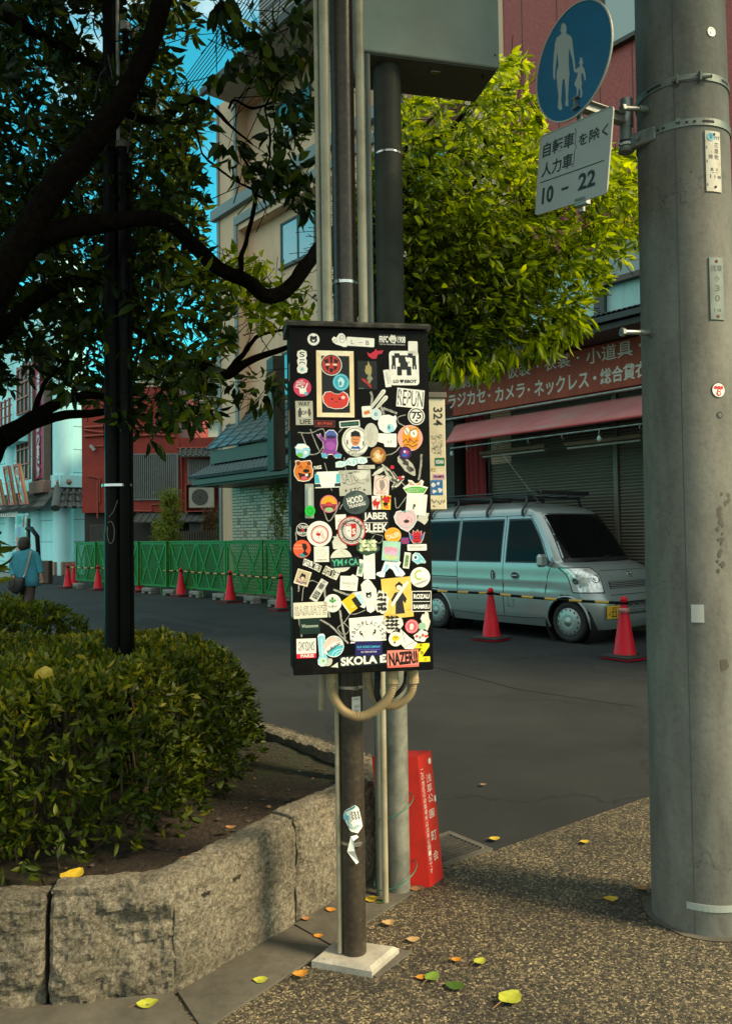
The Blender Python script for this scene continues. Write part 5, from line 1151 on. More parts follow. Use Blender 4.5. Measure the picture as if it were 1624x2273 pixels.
while u < wL: m_.box(LFc, (u-.045, u+.045), (zb5, zb5+1.12), (.82, .91), LG); u += .62
for z in (.35, .78, 1.05): m_.tube([LFc.p(u_lo-.15, zb5+z, .86), LFc.p(wL, zb5+z, .86)], .035, 8, LG)
m_.build('balcony_railing', wb)
# vertical banner
bl = LFc.pix(*V8(430, 990), .45); br_ = LFc.pix(*V8(340, 990), .45); bt_z = LFc.pix(*V8(345, 100), .45)[1]
ub_, ua_ = max(bl[0], br_[0]), min(bl[0], br_[0]); bzl = (bl[1]+br_[1])/2
bn = thing('magenta_vertical_banner', 'long magenta banner with white outlined characters hanging on the pale building', 'banner', tuple(LFc.p((ua_+ub_)/2, bzl, .45)))
m_ = MB(); MG = mat('magenta_cloth', (.40, .035, .13), .75, 0, .12, 3); vs = []
for i in range(13):
    s = i/12; 
    for j in range(2): vs.append(LFc.p(ua_+(ub_-ua_)*s, bzl if j == 0 else bt_z+1.5, .45+.03*math.sin(i*.9+j)))
m_.add(vs, [(2*i, 2*i+2, 2*i+3, 2*i+1) for i in range(12)], MG, True); m_.build('cloth', bn)
m_ = MB(); FB_ = mat('banner_frame_brown', (.14, .10, .075), .7); m_.box(LFc, (ua_-.22, ua_-.04), (bzl-.5, bt_z+1.6), (.25, .52), FB_); m_.box(LFc, (ub_+.04, ub_+.16), (bzl-.5, bt_z+1.6), (.25, .52), FB_); m_.box(LFc, (ua_-.32, ub_+.28), (bzl-.62, bzl-.12), (.1, .62), mat('salmon_timber', (.22, .13, .10), .7), .02); m_.build('frame', bn)
m_ = MB(); hfr = Fr(tuple(LFc.O), tuple(-LFc.U), (0, 0, 1), tuple(NR))
for i, chx in enumerate('まつり宿たこ焼店'[::1]):
    pz = bt_z+.2 - i*.0; 
ys = [(30, '神'), (150, '輝'), (245, '祭'), (480, 'あ'), (615, 'り'), (715, '富'), (800, 'だ'), (860, 'に'), (925, '彦')]
for y, chx in ys:
    u, v = LFc.pix(*V8(372, y), .49); hfr2 = hfr.at(-u, v, .485)
    m_.text(hfr2, chx, 0, 0, .40, .50 if y > 600 else .62, BLACK, .0, off=.075); m_.text(hfr2, chx, 0, 0, .34, .44 if y > 600 else .56, mat('banner_white', (.62, .66, .62), .7), .012, off=.02)
m_.build('lettering', bn)
# tilted illustrated boards on the pent roof
RDB = mat('board_red_frame', (.38, .012, .014), .5); GLD = mat('board_gold', (.28, .19, .08), .5)
for i, (x0, y0, x1, y1, lab) in enumerate(((160, 850, 232, 1240, 'red framed illustrated board with a round emblem on the pent roof'), (60, 870, 122, 1245, 'red framed tilted board left of the one with the round emblem'), (-30, 1000, 18, 1250, 'red framed tilted board cut off by the left edge of the photo'))):
    u, v = LFc.pix(*V8(x0, y0), 1.2); u2, v2 = LFc.pix(*V8(x1, y1), 1.2); H2 = v-v2; tb = thing('illustrated_board', lab, 'signboard', tuple(LFc.p(u2, v2, 1.2)), group='tilted boards above the shop front')
    fz = Fr(tuple(LFc.p(u2, v2, 1.2)), tuple(-LFc.U), tuple(Vector((0, 0, 1))*H2+LFc.U*(u-u2)), tuple(NR)); L2 = math.hypot(H2, u-u2); w2 = .38
    m_ = MB(); m_.box(fz, (-w2, w2), (0, L2), (-.10, 0), GLD, .01); m_.build('backing', tb)
    m_ = MB(); m_.box(fz, (-w2, -w2+.10), (.0, L2), (0, .04), RDB); m_.box(fz, (w2-.10, w2), (0, L2), (0, .04), RDB); m_.box(fz, (-w2+.10, w2-.10), (L2-.12, L2), (0, .038), RDB); m_.box(fz, (-w2+.1, w2-.1), (0, .1), (0, .038), RDB); m_.build('frame', tb)
    m_ = MB(); rr = random.Random(i+40); cols = ['#3f9fae', '#9a9a80', '#c9c2a4', '#2f6f86', '#7a6a58', '#55b4c2', '#c05a72']
    for k in range(16):
        cx_, cy_, r_ = rr.uniform(-.22, .22), .25+(L2-.6)*k/16, rr.uniform(.10, .2); m_.flat(fz, [(max(-.27, min(.27, cx_+r_*math.cos(q*.9)*rr.uniform(.5, 1.1))), cy_+r_*math.sin(q*.9)*rr.uniform(.5, 1.1)) for q in range(7)], .003+.0015*k, paint(rr.choice(cols)))
    if i == 0: disc(m_, fz, 0, L2-.42, .21, .03, paint('#e0b8b0')); disc(m_, fz, 0, L2-.42, .16, .034, paint('#a01818'))
    m_.build('picture', tb)
# cut-out totem sign with a black hooked post
tu, tv = LFc.pix(57, 1165, 2.6); tp = LFc.p(tu, 0, 2.6)
ts = thing('cutout_shop_sign', 'tall blue and pink cut-out shop sign on a post above the walking person', 'signboard', tuple(tp)); fz = Fr(tuple(tp), tuple(-LFc.U), (0, 0, 1), tuple(NR))
def tpx(x, y): 
    d = fz.pix(x/6.403, 1008.9+y/6.403); return d
m_ = MB(); pts = [tpx(x, y) for x, y in ((222, 880), (240, 850), (290, 838), (340, 850), (375, 832), (388, 860), (385, 1170), (330, 1185), (245, 1170), (218, 1050))]; m_.prism(fz, pts, -.06, 0, mat('sign_pale_blue', (.25, .48, .52), .5)); m_.build('panel', ts)
m_ = MB(); m_.flat(fz, [tpx(x, y) for x, y in ((335, 870), (360, 862), (345, 1030), (318, 1035))], .006, paint('#b04468')); m_.flat(fz, [tpx(x, y) for x, y in ((245, 880), (300, 870), (320, 950), (300, 985), (250, 985))], .006, paint('#178aa0')); m_.flat(fz, [tpx(x, y) for x, y in ((258, 890), (282, 886), (284, 965), (262, 968))], .009, paint('#8a7a5a')); m_.flat(fz, [tpx(x, y) for x, y in ((245, 1035), (300, 1030), (290, 1160), (262, 1168))], .006, paint('#7f86c4')); m_.flat(fz, [tpx(x, y) for x, y in ((225, 990), (240, 990), (240, 1060), (222, 1055))], .006, PW); m_.flat(fz, [tpx(x, y) for x, y in ((362, 890), (380, 890), (376, 1110), (360, 1110))], .006, PW)
for i, chx in enumerate('人形焼'): u, v = tpx(342, 895+i*52); m_.text(fz, chx, u, v, .11, .16, paint('#7c1030'), .009, off=.02); u, v = tpx(370, 925+i*62); m_.text(fz, chx, u, v, .08, .14, PK, .009, off=.02)
m_.build('picture', ts)
m_ = MB(); u, v = tpx(385, 910); m_.box(fz, (u, u+.14), (0, v), (-.08, .02), DKM); m_.build('post', ts)
hk = thing('hooked_black_pole', 'black pole with a bent top arm standing beside the pale pillars', 'pole', tuple(LFc.p(LFc.pix(90, 1275, 2)[0], 0, 2)))
m_ = MB(); m_.tube([fz.p(*tpx(x, y), .05) for x, y in ((412, 1052), (472, 1052), (555, 1165), (585, 1640))], .075, 8, IRON); m_.build('pole', hk)
m_ = MB(); c_ = fz.p(*tpx(603, 1600), -.1); c_.z = 0; m_.box(Fr(tuple(c_), (1, 0, 0), (0, 1, 0), (0, 0, 1)), (-.18, .18), (-.18, .18), (0, .75), mat('brown_stone_base', (.07, .045, .035), .6), .02); m_.build('base', hk)
# strings of small red lanterns and white tassels
lt = thing('red_lantern_stack', 'stack of small red lanterns hanging under the pent roof behind the walking person', 'lanterns', tuple(fz.p(*tpx(170, 1300), -.3)))
m_ = MB()
for i in range(9):
    for j in range(2):
        c_ = fz.p(*tpx(152+j*42, 1065+i*38), -.3); m_.lathe(Fr(tuple(c_), (1, 0, 0), (0, 1, 0), (0, 0, 1)), [(.04, -.12), (.10, -.08), (.12, 0), (.10, .08), (.04, .12)], 10, mat('lantern_red', (.42, .05, .04) if (i+j) % 3 else (.5, .42, .36), .6))
m_.build('lantern', lt)
m_ = MB(); rr = random.Random(9)
for i in range(10):
    u, v = LFc.pix(2+i*4.2, 1140, .8); m_.tube([LFc.p(u, v+.25, .8), LFc.p(u-.03, v-.15, .82)], [.02, .05], 6, PW)
tag(m_.build('paper_tassels'), 'row of white paper tassels hanging under the tiled pent roof at far left', 'decoration')
# kerb in front of that building
m_ = MB(); m_.box(LFc, (-2.5, wL), (0, .12), (1.6, 3.4), concrete('kerb_concrete', (.20, .22, .20), False), .02); tag(m_.build('far_pavement'), kind='structure')

# ---------------------------------------------------------------- green fence, blocks, cones, bars
GRN = mat('green_plastic', (.003, .15, .006), .45, 0, .2, 6)
pts_f = [on(170, 1303), on(640, 1344)]; fd = (pts_f[1]-pts_f[0]); FL = fd.length; fd.normalize()
PWD = FL/7.6; PH = 1.12
def fence_panel():
    t = thing('green_barrier_panel', 'x', 'barrier', (0, 0, 0), group='green mesh barrier panels along the road')
    f = Fr((0, 0, 0), (1, 0, 0), (0, 0, 1)); w_ = PWD-.04; z0, z1 = .20, .20+PH; m = MB()
    for a, b, c, d in ((0, .05, z0, z1), (w_-.05, w_, z0, z1), (.05, w_-.05, z0, z0+.05), (.05, w_-.05, z1-.05, z1)): m.box(f, (a, b), (c, d), (-.02, .02), GRN)
    m.box(f, (-.02, w_+.02), (z1, z1+.035), (-.035, .035), GRN, .006); m.build('frame', t)
    m = MB()
    for (xa, za, xb, zb) in ((.05, z0, w_*.5, z1), (w_*.5, z1, w_-.05, z0), (w_*.5, z0, .05, z1), (w_-.05, z1, w_*.5, z0)):
        dx, dz = xb-xa, zb-za; L = math.hypot(dx, dz); fz = Fr((xa, 0, za), (dx/L, 0, dz/L), (-dz/L, 0, dx/L), (0, -1, 0)); m.box(fz, (0, L), (-.028, .028), (.002, .018), GRN)
    m.build('cross_brace', t)
    m = MB(); p_ = .07
    for sgn_ in (1, -1):
        k = -int(PH/p_)-1
        while k*p_ < w_+PH:
            x0 = k*p_; xa, za, xb, zb = (x0, z0, x0+PH, z1) if sgn_ > 0 else (x0+PH, z0, x0, z1)
            # clip
            ts_ = [0, 1]
            for lim, s_ in ((0.03, 1), (w_-.03, -1)):
                va, vb = (xa-lim)*s_, (xb-lim)*s_
                if va < 0 and vb < 0: ts_ = None; break
                if va < 0: ts_[0] = max(ts_[0], va/(va-vb))
                if vb < 0: ts_[1] = min(ts_[1], va/(va-vb))
            if ts_ and ts_[1] > ts_[0]:
                A_ = (xa+(xb-xa)*ts_[0], za+(zb-za)*ts_[0]); B_ = (xa+(xb-xa)*ts_[1], za+(zb-za)*ts_[1]); dx, dz = B_[0]-A_[0], B_[1]-A_[1]; L = math.hypot(dx, dz)
                if L > .02:
                    nx, nz = -dz/L*.009, dx/L*.009; m.add([(A_[0]-nx, sgn_*.004, A_[1]-nz), (B_[0]-nx, sgn_*.004, B_[1]-nz), (B_[0]+nx, sgn_*.004, B_[1]+nz), (A_[0]+nx, sgn_*.004, A_[1]+nz)], [(0, 1, 2, 3)], GRN)
            k += 1
    m.build('mesh', t); m = MB()
    for x in (.30, w_-.30): m.tube([(x, 0, .02), (x, 0, .25)], .02, 8, GRN)
    m.build('foot', t); return t
fpl = ['leftmost green mesh barrier panel in front of the pale building', 'second green barrier panel from the left, beside the black lamp post', 'green barrier panel partly behind the black lamp post', 'green barrier panel below the barred window, right of the lamp post', 'green barrier panel in the middle, behind the young bamboo', 'green barrier panel in front of the brown slat fence', 'green barrier panel in front of the white brick wall', 'green barrier panel nearest the black cabinet, half hidden by it', 'green barrier panel hidden behind the black cabinet edge']
proto = fence_panel(); fang = math.atan2(fd.y, fd.x)
for i in range(8):
    o = proto if i == 0 else copy_tree(proto); q = pts_f[0]+fd*(PWD*i) + Vector((-fd.y, fd.x, 0))*.05*math.sin(i*1.9); o.location = (q.x, q.y, 0); o.rotation_euler.z = fang+.03*math.sin(i*2.3); o['label'] = fpl[i]
BLK = concrete('block_concrete', (.17, .17, .15), False)
def cblock():
    t = thing('concrete_foot_block', 'x', 'concrete block', (0, 0, 0), group='concrete foot blocks under the barrier'); m = MB(); f = W
    m.box(f, (-.24, .24), (-.10, .10), (.05, .15), BLK, .02); m.build('body', t); m = MB(); m.box(f, (-.24, -.10), (-.098, .098), (0, .052), BLK, .01); m.box(f, (.10, .24), (-.098, .098), (0, .052), BLK, .01); m.build('foot', t); return t
pb = cblock()
for i, (x, y, lab) in enumerate(((427, 1489, 'beside the two leftmost traffic cones'), (815, 1517, 'just right of the cone by the lamp post'), (932, 1528, 'just left of the middle traffic cone'), (1075, 1537, 'just right of the middle traffic cone'), (1208, 1553, 'left of the cone before the brick wall'), (1375, 1570, 'right of the cone before the brick wall'), (1510, 1592, 'left of the cone nearest the black cabinet'))):
    o = pb if i == 0 else copy_tree(pb); q = on(x/2.4566, 695.9+(y+10)/2.4566); o.location = (q.x, q.y, 0); o.rotation_euler.z = fang+RND.uniform(-.5, .5)*.4; o['label'] = 'grey concrete foot block '+lab
CR_ = mat('red_cone_plastic', (.58, .006, .022), .45, 0, .15, 5, dirt=(.40, .01, .02), dscale=9, spec=.25)
def cone(h=.70, kind='red'):
    t = thing('traffic_cone', 'x', 'traffic cone', (0, 0, 0), group='red traffic cones linked by striped bars'); m = MB()
    m.lathe(W, [(.135, .03), (.125, .05), (.034, h-.07), (.034, h-.055), (.040, h-.05), (.040, h-.03), (.028, h-.004), (.001, h)], 20, CR_); m.build('body', t)
    m = MB(); m.box(W, (-.185, .185), (-.185, .185), (.006, .026), CR_, .006); m.build('flange', t)
    m = MB(); m.box(W, (-.20, .20), (-.20, .20), (.026, .05), mat('black_rubber', (.02, .02, .019), .8), .006); m.lathe(W, [(.17, .05), (.165, .062), (.138, .062)], 16, mat('black_rubber', (.02, .02, .019), .8)); m.build('rubber_weight', t)
    return t
pc = cone(); cones = {}
CN = (('A2', 164.5, 1304, 'red cone just behind the leftmost one, at the corner of the green barrier'), ('A', 151, 1308.5, 'leftmost red traffic cone at the end of the striped bars'), ('B', 218, 1313, 'red cone just left of the black lamp post'), ('C', 311, 1317, 'red cone just right of the black lamp post'), ('D', 402, 1327, 'red cone in the middle of the row before the green barrier'), ('E', 511, 1340, 'red cone in front of the white brick wall'), ('F', 624, 1358, 'red cone partly hidden by the left side of the black cabinet'), ('X', 800, 1388, 'red cone hidden behind the black cabinet'), ('G', 1090, 1424, 'red cone standing in front of the van doors'), ('H', 1386, 1466, 'red cone with a pale taped band in front of the van number plate'))
for i, (k, px, py, lab) in enumerate(CN):
    o = pc if i == 0 else copy_tree(pc); q = on(px, py-3); o.location = (q.x, q.y, 0); o.rotation_euler.z = fang+RND.uniform(-.3, .3); o['label'] = lab; cones[k] = (o, q)
oh = cones['H'][0]; m_ = MB(); m_.lathe(W, [(.0655, .52), (.0665, .52), (.0565, .572), (.0555, .572)], 18, mat('worn_tape', (.40, .13, .12), .6, 0, .5, 40, dirt=(.3, .25, .2), dscale=30)); b_ = m_.build('tape_band'); b_.parent = oh
YL = mat('stripe_yellow', (.50, .26, .03), .5); pbars = None
def bar(p, q, lab):
    d = q-p; t = thing('striped_bar', lab, 'barrier bar', tuple(p), group='black and yellow bars between the cones'); L = d.length; n = max(4, int(L/.19)); m = MB(); m2 = MB()
    def pt(s): r = p.lerp(q, s); r.z -= .05*4*s*(1-s)*.35; return r
    for i in range(n):
        (m if i % 2 == 0 else m2).tube([pt(i/n), pt((i+1)/n)], .017, 10, IRON if i % 2 == 0 else YL)
    m.build('dark_band', t); m2.build('yellow_band', t); mm = MB()
    for e in (p, q): mm.lathe(Fr((e.x, e.y, e.z), (1, 0, 0), (0, 1, 0), (0, 0, 1)), [(.046, -.012), (.056, -.012), (.056, .012), (.046, .012)], 14, IRON, False)
    mm.build('end_ring', t)
def top(k): q = cones[k][1]; return Vector((q.x, q.y, .625))
for a_, b_, lab in (('A', 'B', 'leftmost striped bar between the first two cones of the row'), ('B', 'C', 'striped bar passing behind the black lamp post'), ('C', 'D', 'striped bar between the cone right of the lamp post and the middle cone'), ('D', 'E', 'striped bar in front of the barrier, left of the brick wall cone'), ('E', 'F', 'striped bar running to the cone by the black cabinet'), ('X', 'G', 'striped bar reaching the cone in front of the van doors'), ('G', 'H', 'striped bar across the van between the two nearest cones')): bar(top(a_), top(b_), lab)
# brown slat fence, behind the green barrier
q0, q1 = at(360, 1200, 23.5), at(517, 1200, 21.5); sfz = Fr((q0.x, q0.y, 0), tuple(Vector((q1.x-q0.x, q1.y-q0.y, 0))), (0, 0, 1)); L_ = Vector((q1.x-q0.x, q1.y-q0.y, 0)).length; zt_ = at(430, 1178, 22.5).z
sl = thing('brown_slat_fence', 'low dark brown slat fence between the green barrier and the red building', 'fence', tuple(sfz.p(L_/2, 0)))
m_ = MB(); BW_ = mat('dark_brown_timber', (.055, .028, .018), .75)
for i in range(int(L_/.11)): m_.box(sfz, (i*.11, i*.11+.07), (.1, zt_), (-.01, .01), BW_)
m_.build('slats', sl); m_ = MB(); m_.box(sfz, (0, L_), (.3, .38), (-.03, -.011), BW_); m_.box(sfz, (0, L_), (zt_-.2, zt_-.12), (-.03, -.011), BW_); m_.build('rail', sl)
# ---------------------------------------------------------------- silver van
VO = on(*V1(797, 1652)); VW = 2.43
VX = -S; VY = Vector((-.773, -.634, 0)).normalized()     # VX runs rearwards, VY points to the camera side
YS = .80
org = VO - VX*.52 - VY*YS     # centre line, front bumper plane
van = thing('silver_van', 'silver kei van with a roof rack and yellow plate parked before the shutters', 'van', (org.x, org.y, 0))
vf = Fr((org.x, org.y, 0), tuple(VX), tuple(VY), (0, 0, 1))      # u rearwards, v towards the camera side, n up
def interp(x, t):
    for (a, b), (c, d) in zip(t, t[1:]):
        if x <= c: s = (x-a)/(c-a); s = max(0, min(1, s)); return b+(d-b)*s
    return t[-1][1]
WT_ = [(.18, .66), (.30, .715), (.50, .735), (.80, .737), (.97, .733), (1.05, .722), (1.30, .685), (1.55, .640), (1.66, .622), (1.74, .590), (1.80, .53), (1.845, .42), (1.87, .25), (1.88, .02)]
XF_ = [(.18, .07), (.26, .02), (.40, .0), (.55, .005), (.62, .03), (.70, .055), (.80, .085), (.88, .12), (.95, .22), (1.00, .33), (1.04, .46), (1.20, .565), (1.40, .70), (1.60, .84), (1.70, .93), (1.76, 1.03), (1.80, 1.2), (1.845, 1.5), (1.87, 1.75), (1.88, 1.9)]
XR_ = [(.18, 3.34), (.3, 3.38), (.55, 3.39), (1.0, 3.38), (1.6, 3.31), (1.74, 3.27), (1.80, 3.2), (1.845, 3.0), (1.87, 2.7), (1.88, 2.5)]
def hw(z): return interp(z, WT_)*1.088
def xfr(t, z):       # front surface at lateral fraction t
    a = abs(t); up_ = max(0, min(1, (z-.95)/.4)); return interp(z, XF_) + (.06-.02*up_)*a*a + (.20-.06*up_)*a**8
def xre(t, z): a = abs(t); return interp(z, XR_) - .03*a*a - .08*a**8
SIL = mat('silver_car_paint', (.31, .355, .355), .30, .45, .03, 3, coat=.6); TYRE = mat('tyre_rubber', (.016, .016, .016), .8); GLS = mat('van_window_glass', (.004, .005, .005), .08, 0, .1, spec=.10); TRIM = mat('black_van_trim', (.015, .015, .016), .5)
def side(u, z, e=0): return vf.p(u, hw(z)+e, z)
m_ = MB()
ZL = [.18, .24, .30, .36, .42, .48, .55, .62, .66, .70, .76, .80, .84, .88, .92, .95, .98, 1.0, 1.02, 1.04, 1.06, 1.12, 1.2, 1.3, 1.4, 1.5, 1.6, 1.66, 1.70, 1.74, 1.77, 1.80, 1.825, 1.845, 1.86, 1.87, 1.88]
TF = [-1, -.985, -.96, -.92, -.86, -.78, -.66, -.5, -.3, -.1, .1, .3, .5, .66, .78, .86, .92, .96, .985, 1]; NS = 100
def outline(z):
    o = []; w_ = hw(z)
    for t in TF: o.append((xfr(t, z), t*w_))
    xa, xb = xfr(1, z), xre(1, z)
    for i in range(1, NS): o.append((xa+(xb-xa)*i/NS, w_))
    for t in reversed(TF): o.append((xre(t, z), t*w_))
    xa, xb = xre(-1, z), xfr(-1, z)
    for i in range(1, 30): o.append((xa+(xb-xa)*i/30, -w_))
    return o
rows = [outline(z) for z in ZL]; n = len(rows[0]); vs = []
def crease(u, z, v):      # shallow styling lines on the flank
    d = 0
    if v > .5: d -= .010*math.exp(-((z-.70)/.028)**2) * (1 if u > .9 else max(0, (u-.5)/.4)); d += .004*math.exp(-((z-.76)/.03)**2)
    return d
for z, o in zip(ZL, rows):
    for (u, v) in o: vs.append(vf.p(u, v+crease(u, z, v)*(1 if v > 0 else 0), z))
AR = .325; AX = (.52, .52+VW); AZ = .27
fs = []
for i in range(len(ZL)-1):
    for k in range(n):
        k2 = (k+1) % n; uc = (rows[i][k][0]+rows[i][k2][0])/2; zc_ = (ZL[i]+ZL[i+1])/2; vc = rows[i][k][1]
        if vc > .5 and any((uc-ax)**2+(zc_-AZ)**2 < AR*AR for ax in AX): continue
        fs.append((i*n+k, i*n+k2, (i+1)*n+k2, (i+1)*n+k))
m_.add(vs, fs, SIL, True); m_.add([vs[(len(ZL)-1)*n+k] for k in range(n)], [tuple(range(n))], SIL)
m_.build('body', van)
for ax in AX:
    m_ = MB(); f_ = Fr(tuple(vf.p(ax, 0, AZ)), tuple(VX), (0, 0, 1), tuple(VY)); m_.lathe(f_, [(AR+.03, .28), (AR+.03, hw(.4)-.012)], 40, TRIM, False); m_.lathe(f_, [(.001, .42), (AR+.04, .42)], 30, TRIM, False); m_.build('wheel_well', van)
m_ = MB()
for ax in AX:
    pts = [(ax+(AR+.003)*math.cos(t), AZ+(AR+.003)*math.sin(t)) for t in [math.radians(-14+208*k/40) for k in range(41)]]
    m_.tube([side(u, z, .002) for u, z in pts], .014, 6, SIL)
m_.build('arch_lip', van)
def patch(mb, pts_uz, e, mt, thick=0, fn=side): mb.add([fn(u, z, e) for u, z in pts_uz], [tuple(range(len(pts_uz)))], mt)
def grid(mb, u0f, u1f, z0, z1, e, mt, nu=6, nz=6, fn=side):
    vs = []
    for j in range(nz+1):
        z = z0+(z1-z0)*j/nz; a, b = u0f(z), u1f(z)
        for i in range(nu+1): vs.append(fn(a+(b-a)*i/nu, z, e))
    mb.add(vs, [(j*(nu+1)+i, j*(nu+1)+i+1, (j+1)*(nu+1)+i+1, (j+1)*(nu+1)+i) for j in range(nz) for i in range(nu)], mt, True)
def front(t, z, e=0):
    w_ = hw(z); u = xfr(t, z); return vf.p(u-e, t*w_*(1+0), z+e*.3)
zs0, zs1 = 1.04, 1.60
for nm, a0, a1, b0, b1 in (('side_window', .0, 0, 0, 0),):
    pass
def winp(lo, hi, e=.004): return grid
# side windows: front door, sliding door, rear quarter
apil = lambda z: xfr(1, z)+.10
W1 = (lambda z: apil(z)+.03, lambda z: 1.52); W2 = (lambda z: 1.64, lambda z: 2.42); W3 = (lambda z: 2.50, lambda z: xre(1, z)-.10)
for i, (a, b) in enumerate((W1, W2, W3)):
    m_ = MB(); grid(m_, lambda z: a(z)-.02, lambda z: b(z)+.02, zs0-.02, zs1+.025, .003, TRIM); w_ = m_.build('side_window', van)
    m_ = MB(); grid(m_, a, b, zs0, zs1, .0055, GLS); m_.build('pane', w_)
m_ = MB()   # windscreen
def wsg(e, mt, z0, z1, tt):
    vs = []; nt_, nz_ = 16, 10
    for j in range(nz_+1):
        z = z0+(z1-z0)*j/nz_
        for i in range(nt_+1): vs.append(front(-tt+2*tt*i/nt_, z, e))
    m_.add(vs, [(j*(nt_+1)+i, j*(nt_+1)+i+1, (j+1)*(nt_+1)+i+1, (j+1)*(nt_+1)+i) for j in range(nz_) for i in range(nt_)], mt, True)
wsg(.003, TRIM, 1.03, 1.685, .935); ws = m_.build('windscreen', van); m_ = MB(); wsg(.006, GLS, 1.055, 1.665, .905); m_.build('pane', ws)
m_ = MB()
m_.tube([front(.62, 1.035, .02), front(.25, 1.06, .025), front(-.15, 1.10, .03)], .008, 6, TRIM); m_.tube([front(-.1, 1.03, .02), front(-.45, 1.05, .025), front(-.75, 1.09, .02)], .008, 6, TRIM)
m_.build('wiper', van)
# seams
SEAM = mat('panel_gap', (.01, .01, .01), .8); m_ = MB()
def seam(pts, r=.0045): m_.tube([side(u, z, .0005) for u, z in pts], r, 5, SEAM)
seam([(1.58, z) for z in (.30, .5, .7, .8, .95, 1.05, 1.3, 1.6, 1.66)]); seam([(2.46, z) for z in (.45, .7, .8, .95, 1.05, 1.3, 1.6, 1.66)]); seam([(xfr(1, z)+.09, z) for z in (1.05, 1.3, 1.5, 1.64)]+[(1.2, 1.665), (1.9, 1.668), (2.6, 1.668), (3.2, 1.66)])
seam([(.60+.04*k, .62+0*k) for k in ()] or [(.86, .62), (.83, .75), (.80, .9), (.74, 1.0), (.70, 1.04)]); seam([(.88, .30), (1.2, .28), (2.0, .28), (2.58, .30)]); seam([(2.47, .80), (2.9, .80), (3.25, .80)], .006)
seam([(1.50, .42), (1.50, .55), (1.44, .56), (1.40, .52), (1.40, .42), (1.50, .42)], .003)
m_.tube([front(t, .925+.0*abs(t), .001) for t in (-.9, -.6, -.3, 0, .3, .6, .9)], .004, 5, SEAM)
m_.tube([front(t, .62, .001) for t in (-.98, -.6, -.3, 0, .3, .6, .98)], .004, 5, SEAM)
m_.build('panel_gap', van)
for u in (1.36, 1.80):   # recessed handles
    m_ = MB(); o = [(u+.075*math.cos(k*.4488), .845+.052*math.sin(k*.4488)) for k in range(14)]
    if u > 1.5: o = [(u-.04+.045*math.cos(k*.4488), .845+.075*math.sin(k*.4488)) for k in range(14)]
    m_.tube([side(a, b, .003) for a, b in o+o[:1]], .006, 5, SIL); patch(m_, [(u*1+(a-u)*.85, .845+(b-.845)*.85) for a, b in o], .002, TRIM)
    m_.tube([side(u-.05 if u < 1.5 else u-.04, .845 if u < 1.5 else .80, .012), side(u+.05 if u < 1.5 else u-.04, .845 if u < 1.5 else .89, .012)], .011, 8, SIL); m_.build('door_handle', van)
# mirror
m_ = MB(); f_ = Fr(tuple(side(.80, 1.06, .08)), tuple(VX), tuple(VY), (0, 0, 1)); m_.box(f_, (-.045, .045), (-.02, .15), (-.085, .085), SIL, .035); m_.tube([side(.84, 1.02, -.01), side(.82, 1.0, .08)], .022, 8, TRIM); m_.build('wing_mirror', van)
# headlight wraps round the corner
def corner(s, z, e=0):     # s from 0 on the front face to 1 on the flank
    if s < .55: return front(.62+(s/.55)*.37, z, e)
    q = (s-.55)/.45; w_ = hw(z); return vf.p(xfr(1, z)+q*.16, w_+e, z)
HL = mat('headlamp_lens', (.75, .80, .80), .12, .4, .55, 26, coat=1.0); 
for sd_ in (1,):
    m_ = MB(); vs = []; nu_, nz_ = 14, 8
    for j in range(nz_+1):
        z = .655+(.965-.655)*j/nz_; s0 = .17; s1 = .86+.04*(j/nz_)
        for i in range(nu_+1): vs.append(corner(s0+(s1-s0)*i/nu_, z, .004))
    m_.add(vs, [(j*(nu_+1)+i, j*(nu_+1)+i+1, (j+1)*(nu_+1)+i+1, (j+1)*(nu_+1)+i) for j in range(nz_) for i in range(nu_)], HL, True)
    edge = [vs[i] for i in range(nu_+1)]+[vs[j*(nu_+1)+nu_] for j in range(nz_+1)]+[vs[nz_*(nu_+1)+i] for i in range(nu_, -1, -1)]+[vs[j*(nu_+1)] for j in range(nz_, -1, -1)]
    m_.tube(edge, .007, 5, TRIM); hl_ = m_.build('headlight', van); m_ = MB()
    c_ = corner(.30, .83, .006); f_ = Fr(tuple(c_), tuple((corner(.34, .83)-corner(.26, .83))), tuple(corner(.3, .86)-corner(.3, .8))); 
    if f_.N.dot(CAM-c_) < 0: f_.N = -f_.N
    m_.lathe(f_, [(.055, .0), (.052, .006), (.03, .001), (.001, -.004)], 20, CHROME); c_ = corner(.62, .80, .006); f_ = Fr(tuple(c_), tuple((corner(.66, .8)-corner(.58, .8))), tuple(corner(.62, .83)-corner(.62, .77)))
    if f_.N.dot(CAM-c_) < 0: f_.N = -f_.N
    m_.lathe(f_, [(.045, .0), (.04, .006), (.02, .001), (.001, -.002)], 18, mat('lamp_bowl_dark', (.03, .05, .05), .2)); m_.build('lamp_reflector', hl_)  # second lamp bowl, darker than the first
def ribbon(mb, z0, z1, t0, t1, e, mt, n=14):
    vs = []
    for i in range(n+1): t = t0+(t1-t0)*i/n; vs += [front(t, z0, e), front(t, z1, e)]
    mb.add(vs, [(2*i, 2*i+2, 2*i+3, 2*i+1) for i in range(n)], mt)
m_ = MB(); ribbon(m_, .70, .79, -.60, .60, .002, TRIM); gr_ = m_.build('upper_grille', van); m_ = MB()
for z in (.706, .728, .750, .772): ribbon(m_, z, z+.010, -.59, .59, .010, SIL)
m_.build('grille_bar', gr_)
m_ = MB(); ribbon(m_, .36, .53, -.62, .58, .002, TRIM); g2 = m_.build('lower_grille', van); m_ = MB()
for z in (.37, .41, .45, .49): ribbon(m_, z, z+.010, -.61, .57, .010, mat('grey_grille', (.10, .11, .11), .5))
